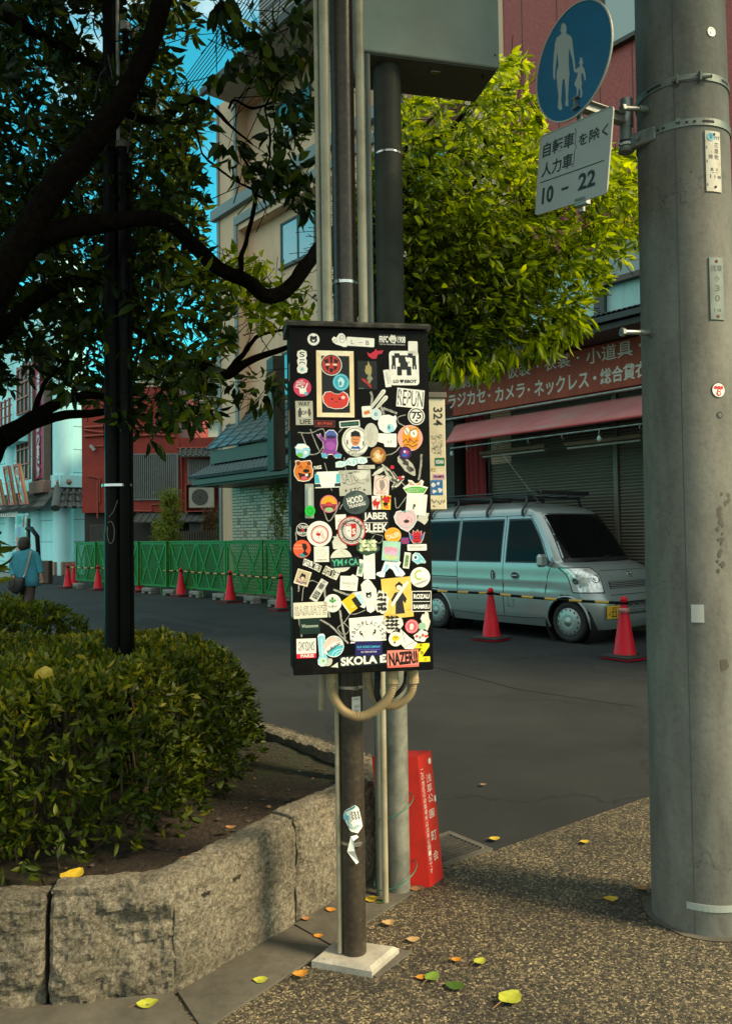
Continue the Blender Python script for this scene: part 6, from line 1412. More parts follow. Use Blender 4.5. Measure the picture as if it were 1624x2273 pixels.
for t in (-.5, -.35, -.2, -.05, .1, .25, .4): ribbon(m_, .365, .525, t, t+.012, .011, mat('grey_grille', (.10, .11, .11), .5), 1)
m_.build('grille_bar', g2)
def ffr(t, z, e): 
    c_ = front(t, z, e); U_ = (front(t-.05, z)-front(t+.05, z)).normalized(); V_ = (front(t, z+.03)-front(t, z-.03)).normalized(); f = Fr(tuple(c_), tuple(U_), tuple(V_))
    if f.N.dot(CAM-c_) < 0: f.N = -f.N
    return f
m_ = MB(); f_ = ffr(0, .865, .004); m_.lathe(f_, [(.042, 0), (.046, .006), (.040, .008), (.036, .002)], 24, CHROME); m_.box(f_, (-.05, .05), (-.009, .009), (.002, .010), CHROME, .002); m_.build('emblem', van)
f_ = ffr(.60, .40, .03); m_ = MB(); YP = mat('number_plate_yellow', (.62, .36, .03), .45, 0, .04); m_.box(f_, (-.165, .165), (-.0825, .0825), (-.01, 0), YP, .004); pl_ = m_.build('number_plate', van)
m_ = MB(); m_.text(f_, '足立 480', 0, .048, .16, .045, PK, .001, off=.01); m_.text(f_, 'せ', -.125, -.022, .035, .035, PK, .001, off=.01); m_.text(f_, '22-54', .025, -.022, .235, .078, PK, .001, off=.02); m_.build('lettering', pl_)
# wheels
for ax in AX:
    f_ = Fr(tuple(vf.p(ax, 0, AZ)), tuple(VX), (0, 0, 1), tuple(VY)); wh = bpy.data.objects.new('wheel', None); COL.objects.link(wh); wh.parent = van; wh.location = Vector(f_.O)-van.location
    e = hw(.3)-.02; m_ = MB(); m_.lathe(f_, [(.17, e-.03), (.185, e-.005), (.235, e+.004), (.258, e-.012), (.268, e-.04), (.268, e-.15)], 44, TYRE); m_.build('tyre', wh)
    m_ = MB(); m_.lathe(f_, [(.182, e-.02), (.180, e+.0), (.165, e+.006), (.12, e+.016), (.07, e+.020), (.045, e+.016), (.043, e+.024), (.001, e+.026)], 40, mat('hubcap_silver', (.34, .37, .36), .35, .6, .06)); m_.build('hubcap', wh)
    m_ = MB()
    for k in range(14):
        a_ = 2*math.pi*k/14; fz = Fr(tuple(f_.p(.152*math.cos(a_), .152*math.sin(a_), e+.0095)), tuple(f_.U*math.cos(a_)+f_.V*math.sin(a_)), tuple(f_.V*math.cos(a_)-f_.U*math.sin(a_)), tuple(VY)); m_.box(fz, (-.012, .012), (-.011, .011), (-.004, .001), BLACK)
    m_.build('vent_hole', wh)
# roof rack
m_ = MB()
def roofz(v): # roof height at lateral v
    for a, b in zip(ZL, ZL[1:]):
        if hw(b) <= abs(v) <= hw(a): return a+(b-a)*(hw(a)-abs(v))/max(1e-6, hw(a)-hw(b))
    return 1.88
for u in (1.30, 1.95, 2.60, 3.10):
    for sgn_ in (1, -1):
        pts = [vf.p(u, sgn_*(hw(1.66)+.012), 1.66), vf.p(u, sgn_*(hw(1.70)+.03), 1.73), vf.p(u, sgn_*.60, 1.85), vf.p(u, sgn_*.57, 1.93)]
        m_.tube(pts, .020, 8, TRIM)
    m_.tube([vf.p(u, -.60, 1.92), vf.p(u, .60, 1.92)], .018, 8, TRIM)
m_.build('rack_bracket', van); m_ = MB()
for v_ in (-.58, -.2, .2, .58): m_.tube([vf.p(1.2, v_, 1.95), vf.p(3.2, v_, 1.95)], .014, 8, TRIM)
for v_ in (-.60, .60): m_.tube([vf.p(1.14, v_, 1.99), vf.p(3.2, v_, 1.99)], .013, 8, TRIM)
m_.tube([vf.p(1.14, -.60, 1.99), vf.p(1.14, .60, 1.99)], .016, 8, TRIM); m_.box(vf, (1.08, 1.16), (-.55, .55), (1.955, 2.01), TRIM, .01); m_.build('roof_rack', van)
m_ = MB(); b_ = vf.p(1.16, .50, roofz(.50)); m_.lathe(Fr(tuple(b_), tuple(VX), tuple(VY), (0, 0, 1)), [(.03, -.01), (.028, .012), (.01, .022)], 12, BLACK); m_.tube([b_+Vector((0, 0, .01)), at(*V1(472, 705), b_.y+.25)], .0035, 5, STEEL); m_.build('antenna', van)
m_ = MB(); m_.tube([side(u, 1.67, .004) for u in (1.15, 1.6, 2.2, 2.8, 3.2)], .009, 6, SIL); m_.build('roof_gutter', van)

# ---------------------------------------------------------------- walking person
gp_ = on(52, 1375); Dp = 14.7; gp_ = at(56, 1200, Dp); pxo, pyo = gp_.x, gp_.y
KP = Dp/F
def pp(x, y, dy=0):       # pixels of the detail crop (4.455 per picture pixel) to a point at the person's distance
    return at(x/6.403, 1008.9+y/6.403, Dp+dy)
per = thing('person', 'person seen from behind in a teal cardigan and dark trousers, walking beyond the hedge', 'person', (pxo, pyo, 0))
def skin(name, chains, mt, parent, sub=2, root=0):
    verts = []; edges = []; rad = []; key = {}
    for ch_ in chains:
        prev = None
        for p, r in ch_:
            k = tuple(round(c, 4) for c in p)
            if k not in key: key[k] = len(verts); verts.append(Vector(p)-worldloc(parent)); rad.append(r if isinstance(r, tuple) else (r, r))
            if prev is not None: edges.append((prev, key[k]))
            prev = key[k]
    me = bpy.data.meshes.new(name); me.from_pydata([tuple(v) for v in verts], edges, []); me.materials.append(mt)
    o = bpy.data.objects.new(name, me); COL.objects.link(o); o.parent = parent
    mod = o.modifiers.new('skin', 'SKIN'); mod.use_smooth_shade = True
    if not me.skin_vertices: 
        me.skin_vertices
    lay = me.skin_vertices[0].data if len(me.skin_vertices) else None
    for i, r in enumerate(rad): lay[i].radius = r
    lay[root].use_root = True
    ss = o.modifiers.new('smooth', 'SUBSURF'); ss.levels = sub; ss.render_levels = sub; return o
SKN = mat('skin', (.34, .19, .12), .6, 0, .06); CARD = mat('teal_cardigan', (.03, .20, .27), .85, 0, .12, 14, bmp=.3, bscale=60, bdist=.01); TRS = mat('dark_brown_trousers', (.045, .028, .022), .8, 0, .2, 6); HAIR = mat('black_brown_hair', (.012, .008, .006), .6, 0, .4, 40, bmp=.6, bscale=90, bdist=.01)
footz = .0
hipc = pp(370, 1850); hipc.z = .78
neck = pp(372, 1340); head = pp(352, 1250); headt = pp(348, 1205)
shL, shR = pp(215, 1420), pp(515, 1420); elL, elR = pp(180, 1620), pp(565, 1600, -.02); wrL, wrR = pp(200, 1760, -.12), pp(592, 1715, -.05)
chest = pp(370, 1480)
legs = []
for sx, dy, kx in ((-1, .16, 0), (1, -.14, 0)):
    h_ = hipc+Vector((sx*.085, 0, 0)); kn = Vector((h_.x+sx*.01, h_.y+dy*.45, .43)); an = Vector((h_.x+sx*.01, h_.y+dy, .08)); legs.append((h_, kn, an, an+Vector((0, .14, -.04))))
body = [[(hipc, .12), (chest, .14), (neck+Vector((0, 0, -.04)), .055), (neck+Vector((0, .01, .04)), .048), (head, (.075, .09)), (headt, (.055, .065))]]
body += [[(chest, .14), (shL, .055), (elL, .042), (wrL, .026)], [(chest, .14), (shR, .055), (elR, .042), (wrR, .026)]]
for h_, kn, an, to in legs: body.append([(hipc, .12), (h_, .085), (kn, .055), (an, .035), (to, .03)])
# hands: palm and five fingers each
def hand(w_, e_, sgn_):
    d = (w_-e_).normalized(); d = (d*.5+Vector((0, 0, -1))).normalized(); sd_ = Vector((sgn_, .1, 0)); pm = w_+d*.055; ch_ = [[(w_, .026), (pm, (.030, .016))]]
    for k, (o, l) in enumerate(((-.024, .058), (-.008, .066), (.008, .062), (.022, .050))): 
        b_ = pm+sd_*o+d*.030; ch_.append([(pm, (.030, .016)), (b_, .0095), (b_+d*l*.55+Vector((-sgn_*.004, -.006, 0)), .0088), (b_+d*l+Vector((-sgn_*.012, -.016, .004)), .0075)])
    tb_ = w_+d*.03-sd_*.026; ch_.append([(w_, .026), (tb_, .011), (tb_+d*.035-sd_*.012, .0095), (tb_+d*.058-sd_*.010, .008)]); return ch_
body += hand(wrL, elL, -1)+hand(wrR, elR, 1)
skin('body', body, SKN, per, 2)
# cardigan: lofted torso with sleeves
def loft(mb, secs, mt, n=24):
    vs = []
    for c_, rx, ry in secs:
        for k in range(n):
            a_ = 2*math.pi*k/n; q = 1+.03*math.sin(a_*5+c_.z*9); sx_ = math.copysign(abs(math.cos(a_))**.8, math.cos(a_)); vs.append(c_+Vector((rx*sx_*q, ry*math.sin(a_)*q, 0)))
    mb.add(vs, [(i*n+k, i*n+(k+1) % n, (i+1)*n+(k+1) % n, (i+1)*n+k) for i in range(len(secs)-1) for k in range(n)], mt, True)
m_ = MB()
Z = lambda y: pp(370, y).z
C_ = lambda x, y: pp(x, y)
secs = [(C_(448, 1868), .145, .13), (C_(445, 1860), .165, .145), (C_(430, 1780), .19, .155), (C_(390, 1700), .225, .155), (C_(372, 1600), .222, .15), (C_(368, 1500), .225, .145), (C_(366, 1430), .228, .13), (C_(368, 1390), .205, .115), (C_(370, 1362), .13, .09), (C_(372, 1345), .075, .07), (C_(372, 1338), .058, .06)]
loft(m_, secs, CARD)
for pts, rs_ in (((shL+Vector((.03, 0, -.0)), shL.lerp(elL, .5), elL, elL.lerp(wrL, .75)), (.072, .068, .060, .046)), ((shR+Vector((-.03, 0, 0)), shR.lerp(elR, .5), elR, elR.lerp(wrR, .72)), (.072, .070, .064, .052))):
    sp = spline(pts, 5); rr_ = [interp(i/(len(sp)-1), [(k/3, r) for k, r in enumerate(rs_)])*(1+.05*math.sin(i*2.3)) for i in range(len(sp))]; m_.tube([pts[0]+(pts[0]-pts[1])*.15]+sp, [rs_[0]*.75]+rr_, 14, CARD)
m_.build('cardigan', per)
m_ = MB()
for h_, kn, an, to in legs:
    sp = spline([h_+Vector((0, 0, .12)), h_, kn, an+Vector((0, 0, .03))], 5); m_.tube(sp, [interp(i/(len(sp)-1), [(0, .13), (.33, .115), (.66, .085), (1, .075)]) for i in range(len(sp))], 16, TRS)
m_.build('trousers', per)
m_ = MB()
for h_, kn, an, to in legs: m_.box(Fr(tuple(an-Vector((0, .03, 0))), (1, 0, 0), (0, 1, 0), (0, 0, 1)), (-.045, .045), (-.08, .17), (-an.z+.0, .02-.0), mat('dark_shoe', (.02, .018, .016), .6), .025)
m_.build('shoes', per)
m_ = MB(); hc = pp(350, 1262); fz = Fr(tuple(hc), (1, 0, 0), (0, 1, 0), (0, 0, 1)); vs = []
prof = [(.012, .122), (.06, .112), (.092, .075), (.107, .02), (.106, -.03), (.094, -.075), (.072, -.115), (.045, -.140)]
for r_, h_ in prof:
    for k in range(28): a_ = 2*math.pi*k/28; q = 1+.03*mnoise.noise(Vector((math.cos(a_)*6, math.sin(a_)*6, h_*30))); cut = max(0, math.sin(a_))*.0; vs.append(fz.p(r_*q*math.cos(a_), r_*q*1.08*math.sin(a_)-.008+(.0 if h_ > -.05 else -.02), h_))
m_.add(vs, [(i*28+k, i*28+(k+1) % 28, (i+1)*28+(k+1) % 28, (i+1)*28+k) for i in range(len(prof)-1) for k in range(28) if not (i >= 3 and 4 <= k <= 10)], HAIR, True); m_.add(vs[:28], [tuple(range(28))], HAIR, True); m_.build('hair', per)
m_ = MB()
for sx in (-1, 1): m_.lathe(Fr(tuple(hc+Vector((sx*.098, .01, -.035))), (0, 1, 0), (0, 0, 1), (sx, 0, 0)), [(.028, -.01), (.03, .004), (.02, .012), (.001, .006)], 12, SKN)
m_.build('ear', per)
bag = thing('shoulder_bag', 'black shoulder bag with a grey strap carried at the left hip of the walking person', 'bag', tuple(pp(215, 1850)))
BAGM = mat('black_bag_cloth', (.012, .012, .013), .6, 0, .3, 8); m_ = MB()
bp = [(125, 1760), (150, 1748), (250, 1750), (335, 1752), (345, 1800), (335, 1880), (300, 1950), (235, 1985), (180, 1965), (130, 1920), (115, 1870)]
fz = Fr(tuple(pp(230, 1850, -.20)), (1, 0, 0), (0, 0, 1)); bpp = [fz.pix(x/6.403, 1008.9+y/6.403) for x, y in bp]
cx_ = sum(p[0] for p in bpp)/len(bpp); cy_ = sum(p[1] for p in bpp)/len(bpp); k = len(bpp); vs = []
for sc_, nn_ in ((.7, -.11), (.95, -.085), (1, -.05), (1, .0), (.95, .03), (.7, .05)): vs += [fz.p(cx_+(x-cx_)*sc_, cy_+(y-cy_)*sc_, nn_) for x, y in bpp]
m_.add(vs, [(i*k+j, i*k+(j+1) % k, (i+1)*k+(j+1) % k, (i+1)*k+j) for i in range(5) for j in range(k)]+[tuple(range(k)), tuple(range(5*k, 6*k))], BAGM, True); m_.build('bag_body', bag)
m_ = MB(); sp = [pp(432, 1362, -.02), pp(440, 1380, -.11), pp(415, 1480, -.165), pp(385, 1600, -.17), pp(362, 1680, -.175), pp(345, 1745, -.19)]
vs = []
for p in spline(sp, 5): vs += [p+Vector((-.019, 0, -.004)), p+Vector((.019, 0, .004))]
m_.add(vs, [(2*i, 2*i+1, 2*i+3, 2*i+2) for i in range(len(vs)//2-1)], mat('grey_strap', (.22, .19, .16), .8)); m_.build('strap', bag)
m_ = MB(); m_.tube(spline([fz.p(*fz.pix(x/6.403, 1008.9+y/6.403), .06) for x, y in ((130, 1765), (140, 1860), (190, 1870), (225, 1800), (215, 1755))], 5), .008, 6, mat('olive_bag_trim', (.07, .06, .03), .6)); m_.build('bag_handle', bag)
m_ = MB(); m_.tube([pp(348, 1740, -.20), pp(356, 1715, -.20)], .016, 8, CHROME); m_.build('buckle', bag)
# ---------------------------------------------------------------- trees and hedges
NP = np.random.RandomState(12)
def unit(a): return a/np.maximum(np.linalg.norm(a, axis=1, keepdims=True), 1e-9)
def leafmesh(name, pos, dirs, size, tone, mt, parent, wid=.36, fold=.35, curl=.18, nrm=None):
    n = len(pos); dirs = unit(dirs); r = NP.normal(size=(n, 3)) if nrm is None else nrm + NP.normal(size=(n, 3))*.35
    s = unit(np.cross(dirs, r)); k = np.cross(s, dirs); L = size[:, None]; Wd = L*wid*(1+NP.uniform(-.2, .2, (n, 1)))
    cur = curl*(1+NP.uniform(-.8, .8, (n, 1)))
    b = pos; l1 = pos+dirs*L*.30+s*Wd*.40+k*Wd*fold*.4; l2 = pos+dirs*L*.66+s*Wd*.36+k*Wd*fold*.35-k*L*cur*.3; t = pos+dirs*L-k*L*cur
    r1 = pos+dirs*L*.30-s*Wd*.40+k*Wd*fold*.4; r2 = pos+dirs*L*.66-s*Wd*.36+k*Wd*fold*.35-k*L*cur*.3; m = pos+dirs*L*.5-k*L*cur*.15
    V = np.stack([b, l1, l2, t, r2, r1, m], 1).reshape(-1, 3) - np.array(worldloc(parent))
    base = (np.arange(n)*7)[:, None]
    fa = base+np.array([[0, 6, 2, 1]]); fb = base+np.array([[6, 3, 2, 2]]); 
    tri1 = base+np.array([[0, 6, 1]]); tri2 = base+np.array([[1, 6, 2]]); tri3 = base+np.array([[6, 3, 2]]); tri4 = base+np.array([[0, 5, 6]]); tri5 = base+np.array([[5, 4, 6]]); tri6 = base+np.array([[6, 4, 3]])
    T = np.concatenate([tri1, tri2, tri3, tri4, tri5, tri6], 1).reshape(-1, 3)
    me = bpy.data.meshes.new(name); me.vertices.add(len(V)); me.vertices.foreach_set('co', V.ravel()); me.loops.add(T.size); me.loops.foreach_set('vertex_index', T.ravel().astype(np.int32))
    me.polygons.add(len(T)); me.polygons.foreach_set('loop_start', np.arange(0, T.size, 3, dtype=np.int32)); me.polygons.foreach_set('loop_total', np.full(len(T), 3, dtype=np.int32)); me.polygons.foreach_set('use_smooth', np.ones(len(T), dtype=bool))
    me.update(calc_edges=True); at_ = me.attributes.new('tone', 'FLOAT', 'POINT'); at_.data.foreach_set('value', np.repeat(np.clip(tone, 0, 1), 7).astype(np.float32)); me.materials.append(mt); me.validate()
    o = bpy.data.objects.new(name, me); COL.objects.link(o); o.parent = parent; return o
def inpoly(P_, poly):
    x, y = P_[:, 0], P_[:, 1]; c = np.zeros(len(P_), bool); n = len(poly)
    for i in range(n):
        ax, ay = poly[i]; bx_, by_ = poly[(i+1) % n]
        cond = ((ay > y) != (by_ > y)) & (x < (bx_-ax)*(y-ay)/((by_-ay) or 1e-9)+ax); c ^= cond
    return c
RMn = np.array(RM)
def unproj(px, py, D):
    d = np.stack([(px-CX)/F, -(py-CY)/F, -np.ones_like(px)], 1) @ RMn.T
    return np.array(CAM)+d*(D/d[:, 1])[:, None]
def field(poly, n, D0, D1, holes=(), gap=.0, gs=90.0, seed=0):
    xs = [p[0] for p in poly]; ys = [p[1] for p in poly]; out = []
    while sum(len(o) for o in out) < n:
        P_ = np.stack([NP.uniform(min(xs), max(xs), n), NP.uniform(min(ys), max(ys), n), NP.uniform(D0, D1, n)], 1); P_ = P_[inpoly(P_, poly)]
        if gap: 
            v = np.array([mnoise.noise(Vector((p[0]/gs, p[1]/gs, seed))) for p in P_]); P_ = P_[v > gap]
        for hx, hy, hr, keep in holes:
            m = (np.hypot(P_[:, 0]-hx, P_[:, 1]-hy) > hr) | (NP.uniform(size=len(P_)) < keep); P_ = P_[m]
        out.append(P_)
    P_ = np.concatenate(out)[:n]; return unproj(P_[:, 0], P_[:, 1], P_[:, 2])
def whorl(cent, k, size, droop=.55, spread=.05, out=None, jitter=1.0):
    n = len(cent); c = np.repeat(cent, k, 0); ph = NP.uniform(0, 6.283, n*k); base = NP.normal(size=(n, 3))*.4 if out is None else out
    base = np.repeat(unit(base+NP.normal(size=base.shape)*.25), k, 0)
    r = NP.normal(size=(n*k, 3)); d = unit(r)*jitter+base*.9; d[:, 2] -= droop
    p = c+unit(r)*spread*NP.uniform(.2, 1, (n*k, 1)); return p, d, NP.uniform(.7, 1.2, n*k)*size
def twigs(name, cent, toward, mt, parent, r=.003, L=.16):
    n = len(cent); e = cent+unit(toward)*L*NP.uniform(.6, 1.6, (n, 1)); mid = (cent+e)/2+NP.normal(size=(n, 3))*.015
    ax = unit(np.cross(e-cent, NP.normal(size=(n, 3)))); ay = unit(np.cross(e-cent, ax)); V = []
    for p, rr_ in ((cent, r*.5), (mid, r*.8), (e, r)):
        for k in range(3): a_ = k*2.094; V.append(p+(ax*math.cos(a_)+ay*math.sin(a_))*rr_)
    V = np.stack(V, 1).reshape(-1, 3)-np.array(worldloc(parent)); T = []
    for j in range(2):
        for k in range(3): k2 = (k+1) % 3; T.append([j*3+k, j*3+k2, (j+1)*3+k2, (j+1)*3+k])
    T = (np.array(T)[None]+(np.arange(n)*9)[:, None, None]).reshape(-1, 4)
    me = bpy.data.meshes.new(name); me.from_pydata(V.tolist(), [], T.tolist()); me.materials.append(mt); o = bpy.data.objects.new(name, me); COL.objects.link(o); o.parent = parent; return o
BARK = bark('dark_bark', (.002, .0015, .001), (.012, .009, .006))
def limb(parent, pts, name='limb', n=14, wob=.10):
    P_ = [at(x, y, D) for x, y, D, r in pts]; R_ = [r*.84*D/F for x, y, D, r in pts]; sp = spline(P_, 8); m = MB(); rad = []
    for i in range(len(sp)):
        s = i/8; k = min(int(s), len(R_)-2); r = R_[k]+(R_[k+1]-R_[k])*(s-k); rad.append(r*(1+wob*mnoise.noise(sp[i]*5)))
    m.tube(sp, rad, n, BARK)
    m.v = [tuple(Vector(v)+Vector((mnoise.noise(Vector(v)*22), mnoise.noise(Vector(v)*22+Vector((9, 0, 0))), 0))*.006) for v in m.v]
    return m.build(name, parent)
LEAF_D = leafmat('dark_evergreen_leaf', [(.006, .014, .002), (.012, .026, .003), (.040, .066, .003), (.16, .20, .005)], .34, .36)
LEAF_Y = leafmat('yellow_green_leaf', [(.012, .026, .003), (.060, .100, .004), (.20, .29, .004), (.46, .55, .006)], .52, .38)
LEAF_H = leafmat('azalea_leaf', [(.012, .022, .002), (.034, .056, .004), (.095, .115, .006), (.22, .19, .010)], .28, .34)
# left tree
tb = at(-100, 1330, 4.0)
lt_ = thing('broadleaf_tree', 'big dark tree at the left edge with long crooked limbs spreading over the hedge', 'tree', (tb.x, tb.y, 0))
limb(lt_, [(-110, 1700, 4.0, 70), (-84, 1350, 4.0, 50), (-60, 1080, 4.0, 46), (-46, 900, 3.9, 46), (-50, 700, 3.75, 48), (-20, 640, 3.65, 40)], 'trunk', 22)
limb(lt_, [(-60, 760, 3.7, 46), (0, 630, 3.6, 42), (60, 520, 3.6, 38), (130, 405, 3.58, 35), (235, 275, 3.55, 31), (300, 170, 3.5, 27), (345, 60, 3.45, 26), (380, -80, 3.4, 24), (460, -300, 3.2, 20)])
limb(lt_, [(-30, 640, 3.7, 38), (60, 548, 3.66, 33), (150, 507, 3.65, 27), (240, 494, 3.65, 25), (330, 484, 3.68, 21), (385, 500, 3.75, 20), (430, 545, 3.85, 20), (490, 598, 3.95, 19), (548, 624, 4.0, 19), (592, 657, 4.05, 21), (640, 640, 4.1, 20), (688, 578, 4.15, 19), (730, 530, 4.3, 17), (830, 490, 4.6, 13), (960, 430, 5.0, 7)])
limb(lt_, [(-60, 1080, 4.1, 46), (-8, 985, 4.15, 28), (45, 945, 4.2, 20), (110, 905, 4.2, 15), (180, 878, 4.2, 11), (260, 880, 4.25, 8), (330, 850, 4.3, 4)])
limb(lt_, [(10, 975, 4.15, 22), (70, 945, 4.2, 14), (140, 922, 4.25, 12), (200, 918, 4.3, 11), (270, 912, 4.3, 7), (320, 930, 4.3, 3)])
limb(lt_, [(70, 940, 4.2, 9), (95, 860, 4.2, 6), (120, 830, 4.2, 4), (150, 800, 4.2, 2)])
limb(lt_, [(-40, 10, 3.9, 16), (30, 45, 3.9, 15), (90, 78, 3.95, 14), (150, 112, 4.0, 13), (215, 150, 4.05, 11), (290, 200, 4.1, 7), (350, 215, 4.2, 4)])
limb(lt_, [(-50, 780, 3.9, 28), (30, 710, 4.0, 22), (95, 655, 4.1, 20), (150, 628, 4.2, 18), (215, 625, 4.3, 16), (230, 640, 4.3, 13), (280, 705, 4.35, 12), (340, 755, 4.4, 12), (400, 785, 4.4, 13), (455, 815, 4.4, 14), (500, 832, 4.4, 14), (535, 812, 4.45, 11), (575, 792, 4.5, 9), (640, 770, 4.6, 7), (690, 740, 4.7, 4)])
limb(lt_, [(500, 832, 4.4, 9), (545, 780, 4.4, 6), (575, 745, 4.4, 5), (640, 730, 4.4, 3)])
limb(lt_, [(250, 235, 3.7, 12), (308, 262, 3.9, 11), (365, 266, 4.0, 10), (404, 228, 4.0, 9), (442, 223, 4.05, 8), (480, 247, 4.1, 6), (512, 280, 4.1, 4), (560, 320, 4.1, 2)])
limb(lt_, [(535, 618, 3.98, 9), (536, 570, 3.9, 7), (552, 510, 3.85, 6), (567, 432, 3.8, 5), (552, 372, 3.8, 3.5), (530, 330, 3.8, 2.5)])
limb(lt_, [(567, 432, 3.8, 4), (592, 380, 3.75, 3), (600, 300, 3.7, 3), (590, 240, 3.7, 2.5), (620, 180, 3.7, 2), (680, 140, 3.7, 1.5)])
limb(lt_, [(567, 432, 3.8, 3.5), (605, 446, 3.8, 2.5), (640, 430, 3.8, 2), (700, 450, 3.8, 1.5)]); limb(lt_, [(510, 240, 4.05, 4), (520, 222, 4.0, 3.5), (560, 240, 4.0, 3.5), (610, 225, 3.9, 2.5), (680, 200, 3.9, 2)])
limb(lt_, [(560, 420, 3.8, 3), (520, 400, 3.9, 3), (480, 370, 4.0, 3), (450, 340, 4.05, 3), (430, 270, 4.05, 3)])
polyA = [(-260, -260), (440, -260), (405, 10), (430, 60), (385, 130), (410, 190), (445, 235), (455, 300), (462, 380), (452, 450), (440, 520), (465, 600), (500, 680), (515, 760), (470, 860), (480, 905), (440, 960), (390, 930), (330, 985), (240, 915), (120, 850), (20, 860), (-260, 900)]
# gaps where the sky shows through the leaves
HOLES = ((105, 190, 34, .12), (150, 60, 30, .2), (60, 230, 26, .1), (20, 270, 26, .15), (160, 230, 20, .1), (60, 330, 22, .2), (130, 460, 26, .1), (165, 640, 26, .08), (60, 630, 26, .15), (100, 330, 24, .1), (30, 420, 24, .2), (270, 60, 34, .25), (390, 110, 28, .15), (60, 700, 24, .2), (150, 770, 22, .2), (30, 800, 40, .2), (220, 800, 26, .2), (330, 690, 24, .25), (90, 860, 40, .2), (20, 560, 22, .2), (200, 560, 20, .2), (300, 330, 24, .2), (440, 560, 22, .3), (430, 760, 26, .2), (480, 820, 26, .2), (200, 30, 40, .3), (330, 560, 20, .2))
cA = field(polyA, 2900, 3.75, 6.4, HOLES, -.22, 60, 3)
cA2 = field([(-260, 120), (230, 150), (400, 260), (430, 480), (440, 640), (300, 760), (180, 800), (-260, 820)], 950, 4.6, 7.2, HOLES, -.25, 55, 8)
cB = field([(480, -60), (560, 40), (640, 20), (700, -60), (700, 370), (650, 400), (560, 330), (520, 240), (480, 190), (470, 100)], 62, 3.45, 4.1, ((640, 90, 25, .1), (560, 200, 25, .2)), -.05, 40, 5)
cB2 = field([(500, 300), (560, 340), (640, 380), (700, 400), (700, 470), (640, 440), (560, 400), (490, 350)], 22, 3.5, 3.9)
cB3 = field([(510, 540), (560, 560), (600, 590), (700, 620), (700, 720), (600, 720), (540, 700), (505, 650)], 60, 4.2, 5.0, (), .0, 40, 2)
cB4 = field([(500, 850), (520, 860), (560, 900), (600, 880), (640, 840), (560, 830)], 10, 4.3, 4.6)
# unseen overhead crown above the picture, added to shade left tree and hedge
up_n = 1500
U_ = np.stack([NP.uniform(-3.6, 3.7, up_n*2), NP.uniform(-.8, 5.2, up_n*2), NP.uniform(0, 2.2, up_n*2)], 1); U_ = U_[(U_[:, 1] < 3.1) | (U_[:, 0] < .2)]; U_ = U_[~((U_[:, 0] > 1.5) & (U_[:, 1] < .6) & (U_[:, 0]+U_[:, 1]*2 > 4.2))][:up_n]; U_[:, 2] += np.maximum(4.6, 1.85+.70*U_[:, 1]+.2)
out_ = np.array([.35, -.5, .1]); allc = np.concatenate([cA, cA2]); p, d, s = whorl(allc, 6, .098, .55, .055, np.tile(out_, (len(allc), 1)))
tn = NP.beta(2, 3.2, len(p)); rt_x = p[:, 0]/p[:, 1]; tn = np.clip(tn+.45*np.clip((rt_x+.31)/.12, 0, 1)*NP.uniform(.2, 1, len(tn))*(p[:, 1] < 5.6), 0, 1); o_ = leafmesh('leaves', p, d, s, tn, LEAF_D, lt_, .40)  # tone raised on the crown's right side: lit leaves painted lighter
pB, dB, sB = whorl(np.concatenate([cB, cB2, cB4]), 6, .092, .75, .06); pC, dC, sC = whorl(cB3, 6, .085, .6, .05)
leafmesh('leaves', pB, dB, sB, NP.beta(2, 2.4, len(pB)), LEAF_D, lt_, .50); leafmesh('leaves', pC, dC, sC, NP.beta(3, 2, len(pC)), LEAF_Y, lt_, .42)
p, d, s = whorl(U_, 6, .24, .3, .14); leafmesh('leaves', p, d, s, NP.beta(2, 3, len(p)), LEAF_D, lt_, .45)  # leaves of the added shading crown
twigs('twigs', allc, np.tile(np.array([-.5, .1, .5]), (len(allc), 1))+NP.normal(size=(len(allc), 3))*.6, BARK, lt_); cc2 = np.concatenate([cB, cB2, cB3, cB4]); twigs('twigs', cc2, NP.normal(size=(len(cc2), 3))+np.array([-.4, 0, -.4]), BARK, lt_, .0028, .22)
m_ = MB()
for q in range(9):
    a_ = Vector((-2.6+q*.75, 3.2-q*.25, 4.6+.25*(q % 3))); m_.tube(spline([Vector((tb.x+.3, tb.y-.2, 4.2)), (a_+Vector((tb.x, tb.y, 4.6)))/2+Vector((0, -.4, .3)), a_, a_+Vector((.8, -.8, .4))], 5), [.05-.002*i for i in range(16)], 7, BARK)
m_.build('limb', lt_)  # limbs under the added shading crown
# right tree behind the cabinet
rt0 = at(777, 1600, 3.9); rt_ = thing('yellow_green_tree', 'slender tree with bright yellow-green drooping leaves behind the poles and the blue sign', 'tree', (rt0.x, rt0.y, .27))
limb(rt_, [(780, 1690, 3.85, 27), (778, 1560, 3.9, 24), (790, 1300, 4.0, 24), (800, 1000, 4.1, 24), (805, 800, 4.2, 22), (830, 600, 4.4, 18), (880, 450, 4.7, 14), (960, 330, 5.0, 9), (1060, 220, 5.2, 4)], 'trunk', 14)
for pts in ([(810, 760, 4.2, 14), (900, 640, 4.5, 11), (1020, 560, 4.8, 8), (1160, 470, 5.0, 5), (1300, 430, 5.1, 2)], [(805, 800, 4.2, 13), (900, 740, 4.5, 9), (1020, 700, 4.7, 6), (1180, 660, 4.9, 3)], [(850, 540, 4.5, 11), (960, 480, 4.9, 8), (1080, 380, 5.2, 6), (1180, 260, 5.3, 3)], [(800, 860, 4.2, 11), (900, 800, 4.4, 7), (1000, 790, 4.6, 3)], [(880, 460, 4.7, 9), (900, 330, 5.2, 6), (980, 240, 5.4, 3)]): limb(rt_, pts)
